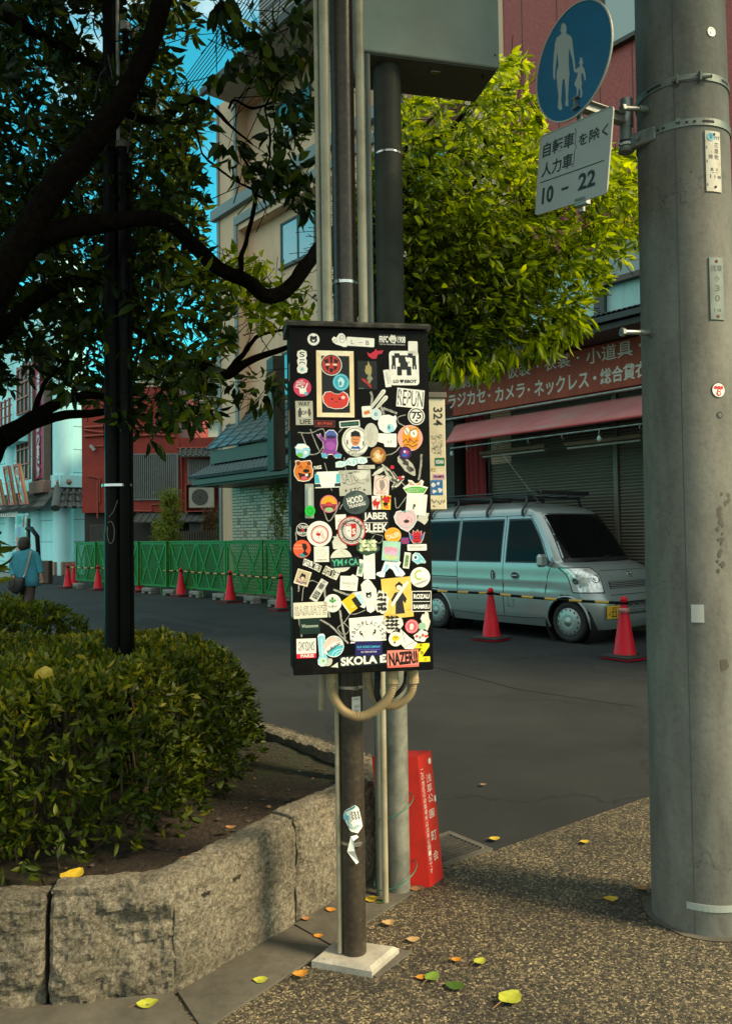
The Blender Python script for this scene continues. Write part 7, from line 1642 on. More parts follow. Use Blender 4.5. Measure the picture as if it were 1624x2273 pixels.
polyR = [(700, 560), (780, 460), (840, 300), (885, 215), (950, 205), (1040, 170), (1100, 120), (1160, 130), (1188, 200), (1205, 290), (1260, 350), (1340, 330), (1424, 340), (1500, 380), (1490, 470), (1420, 540), (1390, 575), (1330, 570), (1345, 610), (1295, 680), (1280, 735), (1210, 745), (1130, 770), (1070, 800), (1030, 810), (960, 790), (940, 760), (890, 720), (780, 700)]
HR = ((900, 560, 16, .15), (925, 540, 14, .15), (1000, 620, 16, .3), (1010, 690, 14, .3), (960, 640, 14, .3), (1180, 690, 18, .4), (915, 480, 14, .3), (1090, 740, 12, .3))
cR = field(polyR, 1900, 4.3, 5.9, HR, -.36, 70, 4)
cR2 = field([(780, 420), (900, 420), (1080, 480), (1190, 560), (1180, 680), (1060, 770), (960, 770), (880, 700), (780, 680)], 950, 4.3, 5.6, HR, -.34, 50, 6)
allr = np.concatenate([cR, cR2]); out_ = np.array([.5, -.45, .15]); p, d, s = whorl(allr, 6, .076, .75, .05, np.tile(out_, (len(allr), 1)), .8)
cn = allr.mean(0); h_ = (p-cn)/np.array([1.0, .8, 1.1]); litn = .56+.22*h_[:, 0]+.30*h_[:, 2]; tn = np.clip(NP.normal(litn, .20), 0, 1)  # tone rises to the upper right: sunlit side painted into leaf colour
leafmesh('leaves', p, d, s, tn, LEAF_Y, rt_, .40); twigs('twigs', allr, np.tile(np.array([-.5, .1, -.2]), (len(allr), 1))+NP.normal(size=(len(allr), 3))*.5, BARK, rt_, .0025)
# hanging fringe
fr_ = field([(960, 770), (1040, 800), (1110, 770), (1210, 735), (1290, 690), (1300, 720), (1240, 765), (1130, 790), (1060, 830), (1000, 825), (960, 815)], 110, 4.3, 5.0); p, d, s = whorl(fr_, 5, .095, 1.5, .05, None, .6); leafmesh('leaves', p, d, s, NP.beta(3, 1.8, len(p)), LEAF_Y, rt_, .32)

# hedges
def hedge(name, label, ring, H, n, seed, lsize=.058, zb=.27):
    R_ = np.array(ring); c_ = R_.mean(0); hd = thing(name, label, 'hedge', (c_[0], c_[1], zb)); xs0, ys0 = R_.min(0); xs1, ys1 = R_.max(0); pts = []; nr = []
    segs = [(R_[i], R_[(i+1) % len(R_)]) for i in range(len(R_))]
    while len(pts) < n:
        P_ = np.stack([NP.uniform(xs0, xs1, n), NP.uniform(ys0, ys1, n)], 1); P_ = P_[inpoly(P_, ring)]
        dm = np.full(len(P_), 9.0); dn = np.zeros((len(P_), 2))
        for a_, b_ in segs:
            ab = b_-a_; t = np.clip(((P_-a_)@ab)/(ab@ab), 0, 1); q = a_+t[:, None]*ab; dd = np.linalg.norm(P_-q, axis=1); mm = dd < dm; dm[mm] = dd[mm]; dn[mm] = ((q-P_)/np.maximum(dd, 1e-6)[:, None])[mm]
        E = .34; f_ = np.clip(dm/E, 0, 1); top = H*(1-(1-f_)**2.4)**(1/2.4)*(1+.0) ; wob = np.array([mnoise.noise(Vector((p[0]*1.9, p[1]*1.9, seed))) for p in P_]); top = top*(1+.12*wob)+.03*np.array([mnoise.noise(Vector((p[0]*9, p[1]*9, seed))) for p in P_])
        edge = dm < .26; keep = edge | (NP.uniform(size=len(P_)) < .55); u = NP.uniform(size=len(P_)); z = np.where(edge & (u < .75), np.clip(top, .05, H)*NP.uniform(.08, 1, len(P_))**.8, top-np.abs(NP.normal(0, .035, len(P_))))
        nx = dn*(1-f_)[:, None]; nn = np.stack([nx[:, 0]*1.3, nx[:, 1]*1.3, .25+f_*1.0], 1)
        for i in np.nonzero(keep)[0]: pts.append((P_[i, 0], P_[i, 1], zb+z[i])); nr.append(nn[i])
    pts = np.array(pts[:n]); nr = np.array(nr[:n]); k = 6; c = np.repeat(pts, k, 0); b = np.repeat(unit(nr), k, 0); r = unit(NP.normal(size=(n*k, 3))); d = b*.55+r*.85; d[:, 2] += .1
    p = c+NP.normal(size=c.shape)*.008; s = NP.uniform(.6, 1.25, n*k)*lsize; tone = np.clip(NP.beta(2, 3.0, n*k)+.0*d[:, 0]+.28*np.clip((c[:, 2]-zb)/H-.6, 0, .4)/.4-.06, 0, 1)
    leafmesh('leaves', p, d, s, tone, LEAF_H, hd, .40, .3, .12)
    m_ = MB(); rr = random.Random(seed)
    for q in range(int(n/26)):
        i = rr.randrange(n); t_ = Vector(pts[i]); 
        if not inpoly(np.array([[t_.x, t_.y]]), ring)[0]: continue
        bx2 = Vector((t_.x-nr[i][0]*.12+rr.uniform(-.1, .1), t_.y-nr[i][1]*.12+rr.uniform(-.05, .1), zb-.02)); m_.tube(spline([bx2, bx2.lerp(t_, .4)+Vector((rr.uniform(-.04, .04), rr.uniform(-.03, .03), .0)), t_-Vector((0, 0, .01))], 3), [.005]*7 if q % 9 else [.012]*7, 5, BARKH)
    m_.build('stems', hd); return hd
BARKH = mat('hedge_stem_bark', (.060, .042, .022), .85, 0, .4, 30)
hedge('azalea_hedge', 'dense clipped azalea hedge filling the near planter behind the granite wall', [(-4.6, 2.72), (-1.5, 2.68), (-1.05, 2.74), (-.80, 2.95), (-.69, 3.35), (-.60, 3.9), (-.57, 4.30), (-.70, 4.66), (-1.25, 4.95), (-2.2, 4.9), (-4.6, 4.9)], .60, 13500, 3, .047)
hedge('azalea_hedge', 'yellowish topped azalea hedge farther back, below the walking person', [(-6.2, 5.05), (-2.05, 5.1), (-1.75, 5.4), (-1.95, 5.85), (-3.0, 6.9), (-4.4, 8.2), (-6.2, 8.2)], .70, 6500, 5, .055)
# bamboo saplings by the red building
BAM = leafmat('bamboo_leaf', [(.05, .08, .01), (.12, .16, .02), (.22, .22, .03), (.16, .10, .04)], .3, .5)
def sapling(name, label, px, py0, py1, D, rw, nl, mt, tone, size, cat='plant'):
    b = at(px, py0, D); b.z = 0; t = at(px, py1, D); th_ = thing(name, label, cat, tuple(b)); m_ = MB()
    for q in range(3): e = Vector((t.x+RND.uniform(-1, 1)*rw*.5, t.y, t.z-RND.uniform(0, .5))); m_.tube(spline([b, b.lerp(e, .5)+Vector((RND.uniform(-.06, .06), 0, 0)), e], 5), [.014-.0008*i for i in range(11)], 6, BARKH)
    m_.build('stem', th_); n = nl; zz = NP.uniform(.35, 1, n)**.8; c = np.stack([b.x+(t.x-b.x)*zz+NP.normal(0, rw*.42, n)*(1.15-zz*.6), b.y+NP.normal(0, rw*.42, n), t.z*zz], 1)
    p, d, s = whorl(c, 4, size, .45, .06); leafmesh('leaves', p, d, s, np.clip(NP.normal(tone, .18, len(p)), 0, 1), mt, th_, .22); return th_
sapling('bamboo_plant', 'young yellow-green bamboo standing before the barred window, behind the green barrier', 377, 1290, 1090, 21.5, .42, 420, BAM, .5, .17)
sapling('bamboo_plant', 'sparse low bamboo just left of the young yellow-green one', 356, 1290, 1150, 22.0, .3, 110, BAM, .3, .16)
sapling('bush', 'brownish dry bush below the air conditioner', 472, 1290, 1132, 22.6, .5, 420, leafmat('dry_leaf', [(.05, .02, .008), (.11, .045, .015), (.16, .07, .02)], .2), .5, .11)
sapling('bush', 'green bush between the dry bush and the white brick wall', 502, 1290, 1120, 21.6, .4, 420, BAM, .12, .12)
sapling('climbing_plant', 'thin green climber in front of the white brick wall beside the black cabinet', 619, 1290, 1070, 17.5, .3, 150, BAM, .3, .13)
# foliage sprig at the far left edge
sp_ = at(-4, 1235, 3.4); sg_ = thing('leafy_shrub', 'few leaves of a shrub poking in at the left edge beside the person', 'shrub', (sp_.x-.1, sp_.y, .27)); m_ = MB(); m_.tube(spline([Vector((sp_.x-.12, sp_.y, .27)), Vector((sp_.x-.10, sp_.y, .8)), at(-26, 1250, 3.4), at(-18, 1170, 3.4)], 5), .006, 6, BARKH); m_.build('stem', sg_)
c = np.array([tuple(at(x, y, 3.4)) for x, y in ((-18, 1185), (-18, 1225), (-14, 1262), (-22, 1300), (-18, 1205), (-14, 1280))]); p, d, s = whorl(c, 5, .085, .1, .02, np.tile(np.array([.5, 0, .2]), (6, 1))); leafmesh('leaves', p, d, s, NP.beta(3, 3, len(p)), LEAF_H, sg_, .42)
# fallen leaves
LM = {'yellow': mat('yellow_leaf', (.52, .36, .03), .5, 0, .2, 60), 'orange': mat('orange_leaf', (.46, .20, .025), .5, 0, .25, 60), 'green': mat('fallen_green_leaf', (.14, .22, .03), .45, 0, .2, 60), 'lime': mat('lime_leaf', (.36, .38, .04), .5, 0, .2, 60), 'brown': mat('brown_leaf', (.30, .15, .06), .6, 0, .3, 60), 'dark': mat('dark_green_leaf', (.05, .10, .015), .4, 0, .2, 60), 'tan': mat('tan_leaf', (.40, .27, .12), .6, 0, .25, 60)}
def fallen(px, py, L, col, lab, z=.009, rot=0, curl=.25, w=.42, roll=0):
    q = on(px, py, z); t = thing('fallen_leaf', lab, 'leaf', tuple(q), group='fallen leaves'); m = MB(); n = 8; vs = []; rr = random.Random(int(px*7+py)); f = W.at(q.x, q.y, q.z, rot)
    for i in range(n+1):
        s = i/n; ww = w*L*math.sin(math.pi*min(1, s*.93+.04))**.75*(1+rr.uniform(-.12, .12)); x = (s-.5)*L; z_ = .004+curl*L*((s-.5)*2)**2*.6
        for v_ in (-1, -.5, 0, .5, 1): vs.append(f.p(x+rr.uniform(-.02, .02)*L, v_*ww, z_+abs(v_)*ww*(curl*.9+roll*(v_ > 0))+rr.uniform(0, .02)*L))
    m.add(vs, [(i*5+j, (i+1)*5+j, (i+1)*5+j+1, i*5+j+1) for i in range(n) for j in range(4)], LM[col], True); m.build('blade', t)
    m = MB(); m.tube([f.p(-.5*L, 0, .005+curl*L*.5), f.p(-.66*L, .02*L, .010), f.p(-.86*L, .06*L, .004)], L*.018, 5, LM['brown']); m.build('stalk', t)
FL_ = [(327, 2234, .062, 'lime', 'yellow-green fallen leaf at the foot of the granite wall, lower left', .3), (578, 2180, .045, 'lime', 'fan shaped yellow-green leaf where the slabs meet the aggregate pavement', 0), (667, 2167, .050, 'orange', 'curled orange-yellow leaf left of the square concrete foot', .4), (735, 2023, .04, 'orange', 'orange leaf at the wall foot just left of the brown pole', -.4), (707, 2081, .034, 'orange', 'small orange leaf on the slabs left of the brown pole', 0), (680, 2043, .034, 'brown', 'thin brown leaf on the slabs against the granite wall', .2), (823, 2000, .056, 'yellow', 'pale yellow leaf between the brown pole and the galvanised pole', 0), (846, 2004, .04, 'dark', 'small dark green leaf at the foot of the galvanised pole', .6), (863, 2053, .050, 'tan', 'tan leaf on the pavement right of the brown pole', .1), (917, 2089, .046, 'tan', 'tan curled leaf beyond the right corner of the concrete foot', .1), (921, 1976, .044, 'brown', 'orange-brown leaf beside the red sign board foot', 0), (934, 2172, .034, 'orange', 'small orange leaf touching a green one in the near pavement', .2), (958, 2174, .056, 'green', 'bright green leaf lying next to a small orange one', .9), (1010, 2192, .060, 'dark', 'dark green leaf right of the bright green one', -.3), (1131, 2222, .082, 'lime', 'large yellow-lime leaf at the bottom of the photo', .7), (1012, 2134, .034, 'orange', 'tiny orange leaf alone in the middle of the near pavement', 0), (1064, 2139, .044, 'lime', 'small lime leaf standing on its edge in the near pavement', .6), (1097, 1864, .050, 'yellow', 'yellow leaf at the pavement edge by the drain grate', .1), (1297, 1872, .044, 'yellow', 'yellow leaf in the middle of the pavement beyond the shadow', .3), (1072, 1743, .034, 'brown', 'small brown leaf alone on the asphalt', 0), (1355, 1998, .054, 'yellow', 'yellow-orange leaf left of the concrete pole foot', .0), (1424, 1974, .048, 'brown', 'brown butterfly shaped leaf close to the concrete pole', .5)]
for x, y, L, c, lab, r in FL_: fallen(x, y, L, c, lab, .009 if y < 9999 else 0, r, .2+.1*math.sin(x))
for x, y, L, c, lab, r in ((617, 1815, .058, 'green', 'green leaf on the soil near the top of the granite wall', .4), (591, 1846, .05, 'yellow', 'yellow leaf on the soil just behind the granite wall', .2), (513, 1840, .04, 'brown', 'brown leaf on the soil in front of the hedge', 0), (449, 1912, .050, 'yellow', 'yellow leaf tilted against the inside of the granite wall', -.5), (415, 1908, .034, 'orange', 'small orange leaf beside a yellow one inside the planter', .3), (440, 1932, .04, 'brown', 'brown leaf half buried against the granite wall top', .8), (160, 1950, .09, 'yellow', 'large yellow leaf leaning under the hedge near the left wall block', 1.2)): fallen(x, y, L, c, lab, .30, r)
q = Vector((-2.9, 3.6, .98)); q = at(96, 1500, 3.22); t = thing('fallen_leaf', 'large yellow leaf caught on top of the near azalea hedge', 'leaf', tuple(q), group='fallen leaves'); m = MB(); f = Fr(tuple(q), (.9, .2, .3), (-.2, -.1, 1)); m.add([f.p(x*.75, y*.75, z) for x, y, z in ((-.05, -.04, 0), (0, -.05, .01), (.05, -.02, 0), (.055, .02, .01), (.02, .045, -.01), (-.02, .04, .01), (-.05, .01, 0), (0, 0, .012))], [(i, (i+1) % 7, 7) for i in range(7)], LM['yellow'], True); m.build('blade', t)
# litter of small dead leaves and chips on the soil: nobody could count it
m_ = MB(); rr = random.Random(77)
for i in range(480):
    x, y = rr.uniform(-3.5, .0), rr.uniform(2.55, 4.9)
    if not inside(x, y, shr): continue
    s = rr.uniform(.004, .016); a_ = rr.uniform(0, 6.28); z = soilh(x, y)+.004; c_ = rr.choice([BARKH, BARKH, BARKH, LM['brown'], SLAB]); m_.add([(x+s*math.cos(a_+k), y+s*math.sin(a_+k), z+rr.uniform(0, .006)) for k in (0, 1.3, 3.1, 4.5)], [(0, 1, 2, 3)], c_)
tag(m_.build('soil_litter'), 'small dead leaf scraps and chips scattered over the planter soil', 'litter', kind='stuff')
# ---------------------------------------------------------------- stickers on the cabinet door
KS = 2.5/F/4.1675*1.01; LAYERS = []
WH, BLK_, GY = '#efeee6', '#0c0c0c', '#a9a89e'
def S_(pg, x, y, w, h, rot, shape, bg, items=(), label=None, edge=None):
    u, v = (c1 if pg == 1 else c2)(x, y); yy = y if pg == 1 else y+1681.6; rad = min(w, h)*.5
    lay = 0
    for (X_, Y_, R_, l_) in LAYERS:
        if math.hypot(x-X_, yy-Y_) < (rad+R_)*.98: lay = max(lay, l_+1)
    LAYERS.append((x, yy, rad, lay)); n = .0008+.0007*lay; f = cf.at(u, v, 0, math.radians(rot)); m = MB(); k = KS
    def P2(q): return [(a*k, -b*k) for a, b in q]
    def el(cx_, cy_, rx, ry, nn=30): return [(cx_+rx*math.cos(2*math.pi*i/nn), cy_+ry*math.sin(2*math.pi*i/nn)) for i in range(nn)]
    if shape == 'r': out_ = [(-w/2, -h/2), (w/2, -h/2), (w/2, h/2), (-w/2, h/2)]
    elif shape == 'rr': out_ = rrect(w/2, h/2, min(w, h)*.12, 4)
    elif shape == 'c': out_ = el(0, 0, w/2, h/2, 36)
    else: out_ = shape
    if edge: m.flat(f, P2(out_), n-.0001, paint(edge)); s_ = .93 if min(w, h) > 120 else .88; inn_ = [(a*s_, b*s_) for a, b in out_]
    else: inn_ = out_
    if bg: m.flat(f, P2(inn_), n, paint(bg))
    for j, it in enumerate(items):
        z = n+.00005*(j+1); t = it[0]
        if t == 't': m.text(f, it[1], it[2]*k, -it[3]*k, it[4]*k, it[5]*k, paint(it[6]), z, rot=math.radians(it[7]) if len(it) > 7 else 0, off=it[8] if len(it) > 8 else .02)
        elif t == 'c': m.flat(f, P2(el(it[1], it[2], it[3], it[4], 24)), z, paint(it[5]))
        elif t == 'r': r_ = math.radians(it[6]) if len(it) > 6 else 0; a_, b_ = it[3]/2, it[4]/2; m.flat(f, P2([(it[1]+p*math.cos(r_)+q*math.sin(r_), it[2]-p*math.sin(r_)+q*math.cos(r_)) for p, q in ((-a_, -b_), (a_, -b_), (a_, b_), (-a_, b_))]), z, paint(it[5]))
        elif t == 'p': m.flat(f, P2(it[1]), z, paint(it[2]))
        elif t == 'l': stroke(m, f, P2(it[1]), it[2]*k, paint(it[3]), z)
        elif t == 'o': stroke(m, f, P2(el(it[1], it[2], it[3], it[4], 40)), it[5]*k, paint(it[6]), z, closed=True)
        elif t == 'arc':   # text on an arc: text, cx, cy, r, a0, a1, size, colour (degrees, counterclockwise from +x, y up)
            _, tx, cx_, cy_, r_, a0, a1, sz, co = it
            for i, ch_ in enumerate(tx):
                if ch_ == ' ': continue
                a_ = math.radians(a0+(a1-a0)*(i+.5)/len(tx)); up_ = 1 if a1 < a0 else -1
                m.text(f, ch_, (cx_+r_*math.cos(a_))*k, (-cy_+r_*math.sin(a_))*k, sz*.62*k, sz*k, paint(co), z, rot=a_-math.pi/2*up_, off=.02)
    kw = {'label': label} if label else {}
    return m.build('sticker', cab, **kw)
def blob(rx, ry, seed, n=16, j=.25): r_ = random.Random(seed); return [(rx*math.cos(2*math.pi*i/n)*(1+r_.uniform(-j, j)), ry*math.sin(2*math.pi*i/n)*(1+r_.uniform(-j, j))) for i in range(n)]
def off_(q, x, y): return [(a+x, b+y) for a, b in q]
# paint marker scribbles straight on the door
m_ = MB(); CK = mat('paint_marker_grey', (.30, .30, .27), .8, 0, .5, 90); 
for sd_, pg, pts, w_ in ((1, 1, [(175, 1100), (290, 1105), (410, 1070), (415, 1200), (360, 1290), (250, 1310)], 9), (2, 1, [(205, 1105), (250, 1220), (290, 1300)], 9), (3, 1, [(290, 1070), (330, 1180), (380, 1290)], 9), (4, 1, [(1120, 1230), (1060, 1290), (960, 1315), (820, 1330), (700, 1322)], 10), (5, 1, [(1170, 935), (1100, 960), (1105, 1010), (1170, 1045)], 9), (6, 1, [(1315, 1300), (1310, 1400), (1290, 1540)], 20), (7, 1, [(845, 725), (860, 770), (850, 850)], 22), (8, 1, [(930, 840), (970, 930)], 24), (9, 1, [(960, 875), (1090, 925)], 22), (10, 1, [(420, 1380), (440, 1450), (460, 1560), (490, 1640)], 8), (11, 2, [(410, 60), (420, 160), (460, 240), (520, 160), (560, 60)], 9), (12, 2, [(560, 130), (600, 60), (640, 20)], 8), (13, 1, [(1050, 1460), (1130, 1560), (1210, 1640)], 9), (14, 2, [(1070, 20), (1090, 120), (1180, 10)], 8), (15, 2, [(210, 980), (230, 850), (300, 790), (380, 820)], 6), (16, 2, [(420, 850), (430, 960), (470, 1130)], 16), (17, 2, [(560, 1060), (580, 1180), (610, 1330)], 18), (18, 2, [(380, 1150), (480, 1210), (560, 1290), (640, 1370)], 16), (19, 2, [(660, 1090), (600, 1180), (540, 1230), (600, 1290), (650, 1240), (600, 1180)], 7), (20, 2, [(500, 870), (640, 920), (700, 900)], 18), (21, 2, [(800, 1060), (700, 1100), (640, 1090)], 7), (22, 2, [(880, 370), (850, 420), (930, 440), (960, 380), (900, 360), (850, 350)], 6), (23, 1, [(550, 1100), (590, 1060)], 9), (24, 1, [(600, 1330), (620, 1460), (650, 1560)], 8), (25, 2, [(180, 1140), (200, 1230), (210, 1310)], 14), (26, 2, [(155, 340), (160, 420)], 9), (27, 2, [(185, 820), (180, 890)], 12)):
    g_ = c1 if pg == 1 else c2; sp = spline([Vector((x, y, 0)) for x, y in pts], 6); r_ = random.Random(sd_); q = [g_(p.x+r_.uniform(-1.6, 1.6), p.y+r_.uniform(-1.6, 1.6)) for p in sp]; stroke(m_, cf, q, w_*KS, CK, .0003+.00001*sd_)
tag(m_.build('marker_scribble', cab), 'pale grey marker scribbles crossing the black door', kind='stuff')
bear = [('c', -20, -22, 12, 12, BLK_), ('c', 22, -22, 12, 12, BLK_), ('c', 0, 2, 34, 30, BLK_), ('p', [(-16, 2), (-8, 16), (0, 22), (10, 14), (18, -2), (4, 6)], WH)]
S_(1, 318, 240, 112, 114, 0, 'c', WH, bear, 'round white sticker with a small black animal head')
S_(1, 752, 264, 262, 84, -2, 'rr', WH, [('t', 'L', -76, 4, 26, 40, '#55544e', 0, 0), ('r', 0, 6, 42, 4, '#55544e'), ('t', 'B', 66, 4, 30, 40, '#55544e', 0, 0)], 'white strip with the letters L - B')
S_(1, 565, 248, 150, 130, 0, [(-80, -10), (-60, -34), (-36, -24), (-10, -62), (20, -68), (44, -48), (58, 0), (62, 60), (30, 62), (0, 50), (-40, 40), (-70, 20)], WH, [('o', 18, -10, 24, 34, 4, '#8a8a7e'), ('c', 10, -16, 3, 6, BLK_), ('c', 26, -14, 3, 6, BLK_), ('o', -44, 6, 16, 14, 3, '#8a8a7e')])
S_(1, 1045, 247, 258, 104, 0, 'r', '#101010', [('t', 'FRFC', -82, -6, 84, 62, WH, 0, .03), ('t', '1908', 88, -6, 76, 62, WH, 0, .03), ('p', off_(blob(36, 42, 4), 8, -8), '#d8d6cc'), ('p', [(-10, -6), (8, 6), (26, -8), (20, 14), (-2, 16)], '#55554c'), ('t', 'We Are The Rat Back Hooligans', 0, 42, 244, 14, WH, 0, 0)], 'black and white sticker reading FRFC 1908')
S_(1, 1236, 330, 92, 150, 0, 'rr', WH)
S_(1, 1155, 505, 284, 326, 1, 'rr', WH, [('r', -2, -118, 176, 44, '#151515'), ('r', 0, -78, 104, 60, '#151515'), ('r', -98, -70, 34, 96, '#151515'), ('r', 98, -70, 34, 96, '#151515'), ('r', -112, -10, 16, 44, '#151515'), ('r', -88, -8, 14, 40, '#151515'), ('r', 112, -10, 16, 44, '#151515'), ('r', 88, -8, 14, 40, '#151515'), ('r', 0, -24, 76, 56, '#151515'), ('r', -46, 28, 44, 84, '#151515'), ('r', 46, 28, 44, 84, '#151515'), ('r', 0, 4, 60, 24, '#151515'), ('p', [(12, -100), (26, -108), (38, -94), (52, -104), (64, -90), (56, -66), (36, -50), (18, -70)], WH), ('r', 0, -136, 80, 30, WH), ('t', 'LO', -82, 126, 50, 32, '#151515', 0, .03), ('p', [(-46, 112), (-34, 108), (-28, 116), (-20, 108), (-8, 112), (-12, 128), (-28, 144), (-42, 128)], '#151515'), ('t', 'EBOT', 58, 126, 116, 30, '#151515', 0, .03)], 'white LOVEBOT card with a blocky black figure and a heart')
S_(1, 1000, 600, 58, 164, 8, 'rr', WH, [('t', 'COMP4', 0, 0, 110, 20, '#6f7f86', -90, 0)])
S_(1, 213, 447, 104, 226, 0, [(-40, -98), (0, -112), (40, -98), (46, -60), (36, -34), (44, -10), (42, 20), (36, 36), (50, 62), (44, 96), (0, 112), (-42, 98), (-50, 62), (-36, 36), (-42, 20), (-46, -10), (-36, -34), (-48, -60)], WH, [('t', 'S', 0, -68, 48, 46, BLK_, 0, .01), ('r', 0, -18, 48, 8, BLK_), ('l', [(-24, 22), (-22, 8), (0, 2), (22, 8), (24, 22)], 8, BLK_), ('l', [(-22, 70), (22, 70)], 4, '#57b4c4'), ('l', [(0, 48), (0, 92)], 4, '#57b4c4'), ('l', [(-16, 54), (16, 86)], 4, '#57b4c4'), ('l', [(16, 54), (-16, 86)], 4, '#57b4c4')], 'white bubble sticker with the letters SIC running down')
S_(1, 215, 685, 164, 168, 0, 'c', '#d83a63', [('p', [(-24, 60), (-30, 10), (-66, -2), (-64, -10), (-22, 0), (0, -22), (24, -2), (44, -44), (52, -40), (34, 16), (44, 60)], WH), ('c', -8, 0, 6, 8, BLK_), ('c', 14, 0, 6, 8, BLK_), ('t', 'NOTI', -22, -52, 60, 22, WH, 15), ('t', 'MAMITO', -16, -30, 84, 20, WH, 15), ('p', [(20, 40), (44, 40), (52, 68), (24, 72)], '#5fc0da')], 'pink round sticker with a white figure raising its arms')
# taped paper frame with three stickers inside
S_(1, 520, 652, 350, 620, 0, 'r', '#f4dcae', [('r', 3, 3, 262, 532, BLK_), ('p', [(-175, -310), (175, -310), (130, -268), (-128, -262)], '#fbeed0'), ('p', [(-165, 310), (175, 310), (130, 268), (-128, 274)], '#fbe9c4')], 'cream rectangular frame sticker around a black panel')
S_(1, 482, 475, 200, 202, 0, 'c', '#201010', [('c', 0, 0, 84, 86, '#c8322a'), ('p', [(-14, -70), (0, -86), (14, -70), (10, -30), (0, 0), (-10, -30)], '#201010'), ('p', [(-70, -40), (-30, -60), (-24, -20), (-50, -8)], '#201010'), ('p', [(70, -40), (30, -60), (24, -20), (50, -8)], '#201010'), ('p', [(-60, 20), (-20, 10), (-30, 60)], '#201010'), ('p', [(60, 20), (20, 10), (30, 60)], '#201010'), ('c', -34, -2, 22, 9, '#f2d9c8'), ('c', 34, -2, 22, 9, '#f2d9c8'), ('p', [(-20, 40), (0, 30), (20, 40), (10, 72), (-10, 72)], '#201010')], 'round red and black patterned sticker inside the cream frame', edge=WH)
S_(1, 572, 636, 156, 160, 0, 'c', '#35a9c4', [('o', 0, 0, 66, 68, 6, '#9adbe6'), ('p', off_(blob(34, 44, 8), 0, 4), '#c9edf1'), ('p', off_(blob(14, 22, 9), -6, 14), '#3a9cb6')], 'round turquoise sticker inside the cream frame')
S_(1, 525, 802, 256, 168, 0, [(-128, -30), (-100, -76), (-50, -82), (-10, -62), (30, -58), (70, -84), (110, -60), (128, -10), (110, 50), (60, 80), (-10, 84), (-80, 66), (-118, 24)], '#d8392c', [('c', -36, -10, 9, 10, '#3a0c08'), ('c', 34, -10, 9, 10, '#3a0c08'), ('l', [(-14, 8), (-8, 18), (2, 20), (12, 16), (16, 8)], 5, '#3a0c08'), ('c', 68, -26, 18, 16, '#f6cfc4')], 'smiling red kidney bean sticker', edge=WH)
S_(1, 815, 570, 184, 268, 0, 'r', '#080808', [('p', off_(blob(28, 52, 5, 12, .5), 10, -60), '#a99a60'), ('p', off_(blob(22, 46, 15, 12, .5), 20, 30), '#8d8d74'), ('p', [(-60, 30), (-20, 40), (10, 70), (40, 100), (30, 124), (-10, 80), (-40, 60)], '#b0281e'), ('r', -60, 126, 50, 4, '#8a8a80')], 'black poster sticker with a faint gold and red figure')
S_(1, 892, 378, 160, 110, 8, [(-80, -30), (-50, -10), (-10, -30), (10, -52), (20, -30), (80, -30), (60, 0), (20, 4), (0, 42), (-40, 40), (-70, 10)], '#c4203a', (), 'torn red paper scrap')
S_(1, 1213, 785, 264, 176, -5, 'r', WH, [('t', 'REPUN', 0, 0, 244, 152, '#101010', 0, .0), ('l', [(-110, -70), (-96, -20), (-118, 30), (-104, 76)], 7, WH), ('l', [(-20, -80), (-34, -30), (-16, 20), (-30, 76)], 7, WH), ('l', [(66, -80), (52, -30), (72, 20), (58, 80)], 7, WH)], 'white sticker with rippling black REPUN lettering')
S_(1, 1267, 950, 166, 172, 0, 'c', '#0c0c0c', [('o', 0, 0, 76, 79, 8, WH), ('c', 0, 0, 62, 65, '#ecebe2'), ('t', '75', 2, -8, 92, 70, '#0c0c0c', 0, .03), ('l', [(-50, -36), (46, -36)], 8, '#0c0c0c'), ('c', 2, 42, 12, 9, '#0c0c0c')], 'black and white round sticker with the number 75', edge='#8c8b80')
for x, y, l_, r_ in ((905, 800, 250, 52), (940, 830, 190, 48)): S_(1, x, y, l_, 42, r_, [(-l_/2, 0), (-l_/2+30, -12), (l_/2-26, -21), (l_/2-8, -14), (l_/2, 0), (l_/2-8, 14), (l_/2-26, 21), (-l_/2+30, 12)], '#d9d8cc', [('l', [(-l_/2+40, 0), (l_/2-26, 0)], 3, '#8a897c')], 'narrow white stick shaped sticker', edge=WH)
S_(1, 812, 908, 96, 104, 4, 'rr', WH, [('p', [(-34, 0), (20, -14), (30, 16), (-24, 30)], '#e07a34')])
S_(1, 895, 932, 108, 110, 0, 'c', '#bfe0e8', [('o', 0, 0, 34, 34, 6, WH), ('c', 0, 2, 14, 15, '#2c4450'), ('c', 2, 2, 8, 9, '#c8dfe4')], None, WH)
S_(1, 233, 920, 160, 222, 1, 'r', '#b5b3a2', [('p', off_(blob(60, 60, 21), 0, -10), '#cfcdc0'), ('p', off_(blob(16, 46, 22), -40, 0), '#4c4a40'), ('p', off_(blob(14, 40, 23), 46, -4), '#5f4a44'), ('t', 'WAY', 0, -84, 112, 42, '#16160f', 0, .02), ('t', 'OF', 0, -2, 50, 38, '#16160f', 0, .02), ('t', 'LIFE', 8, 80, 100, 42, '#16160f', 0, .02)], 'small poster sticker reading WAY OF LIFE')
S_(1, 422, 1020, 200, 66, -1, 'r', '#2c0d0a', [('l', [(-94, -28), (94, -28), (94, 28), (-94, 28), (-94, -28)], 4, '#8a2c20'), ('t', '雷坊', -40, -2, 56, 26, '#d0402c', 0, .02), ('c', 0, -6, 8, 12, '#d0402c'), ('t', '珈琲', 42, -2, 54, 26, '#d0402c', 0, .02), ('l', [(-70, 20), (70, 20)], 3, '#8a2c20')], 'dark brown label with red characters')
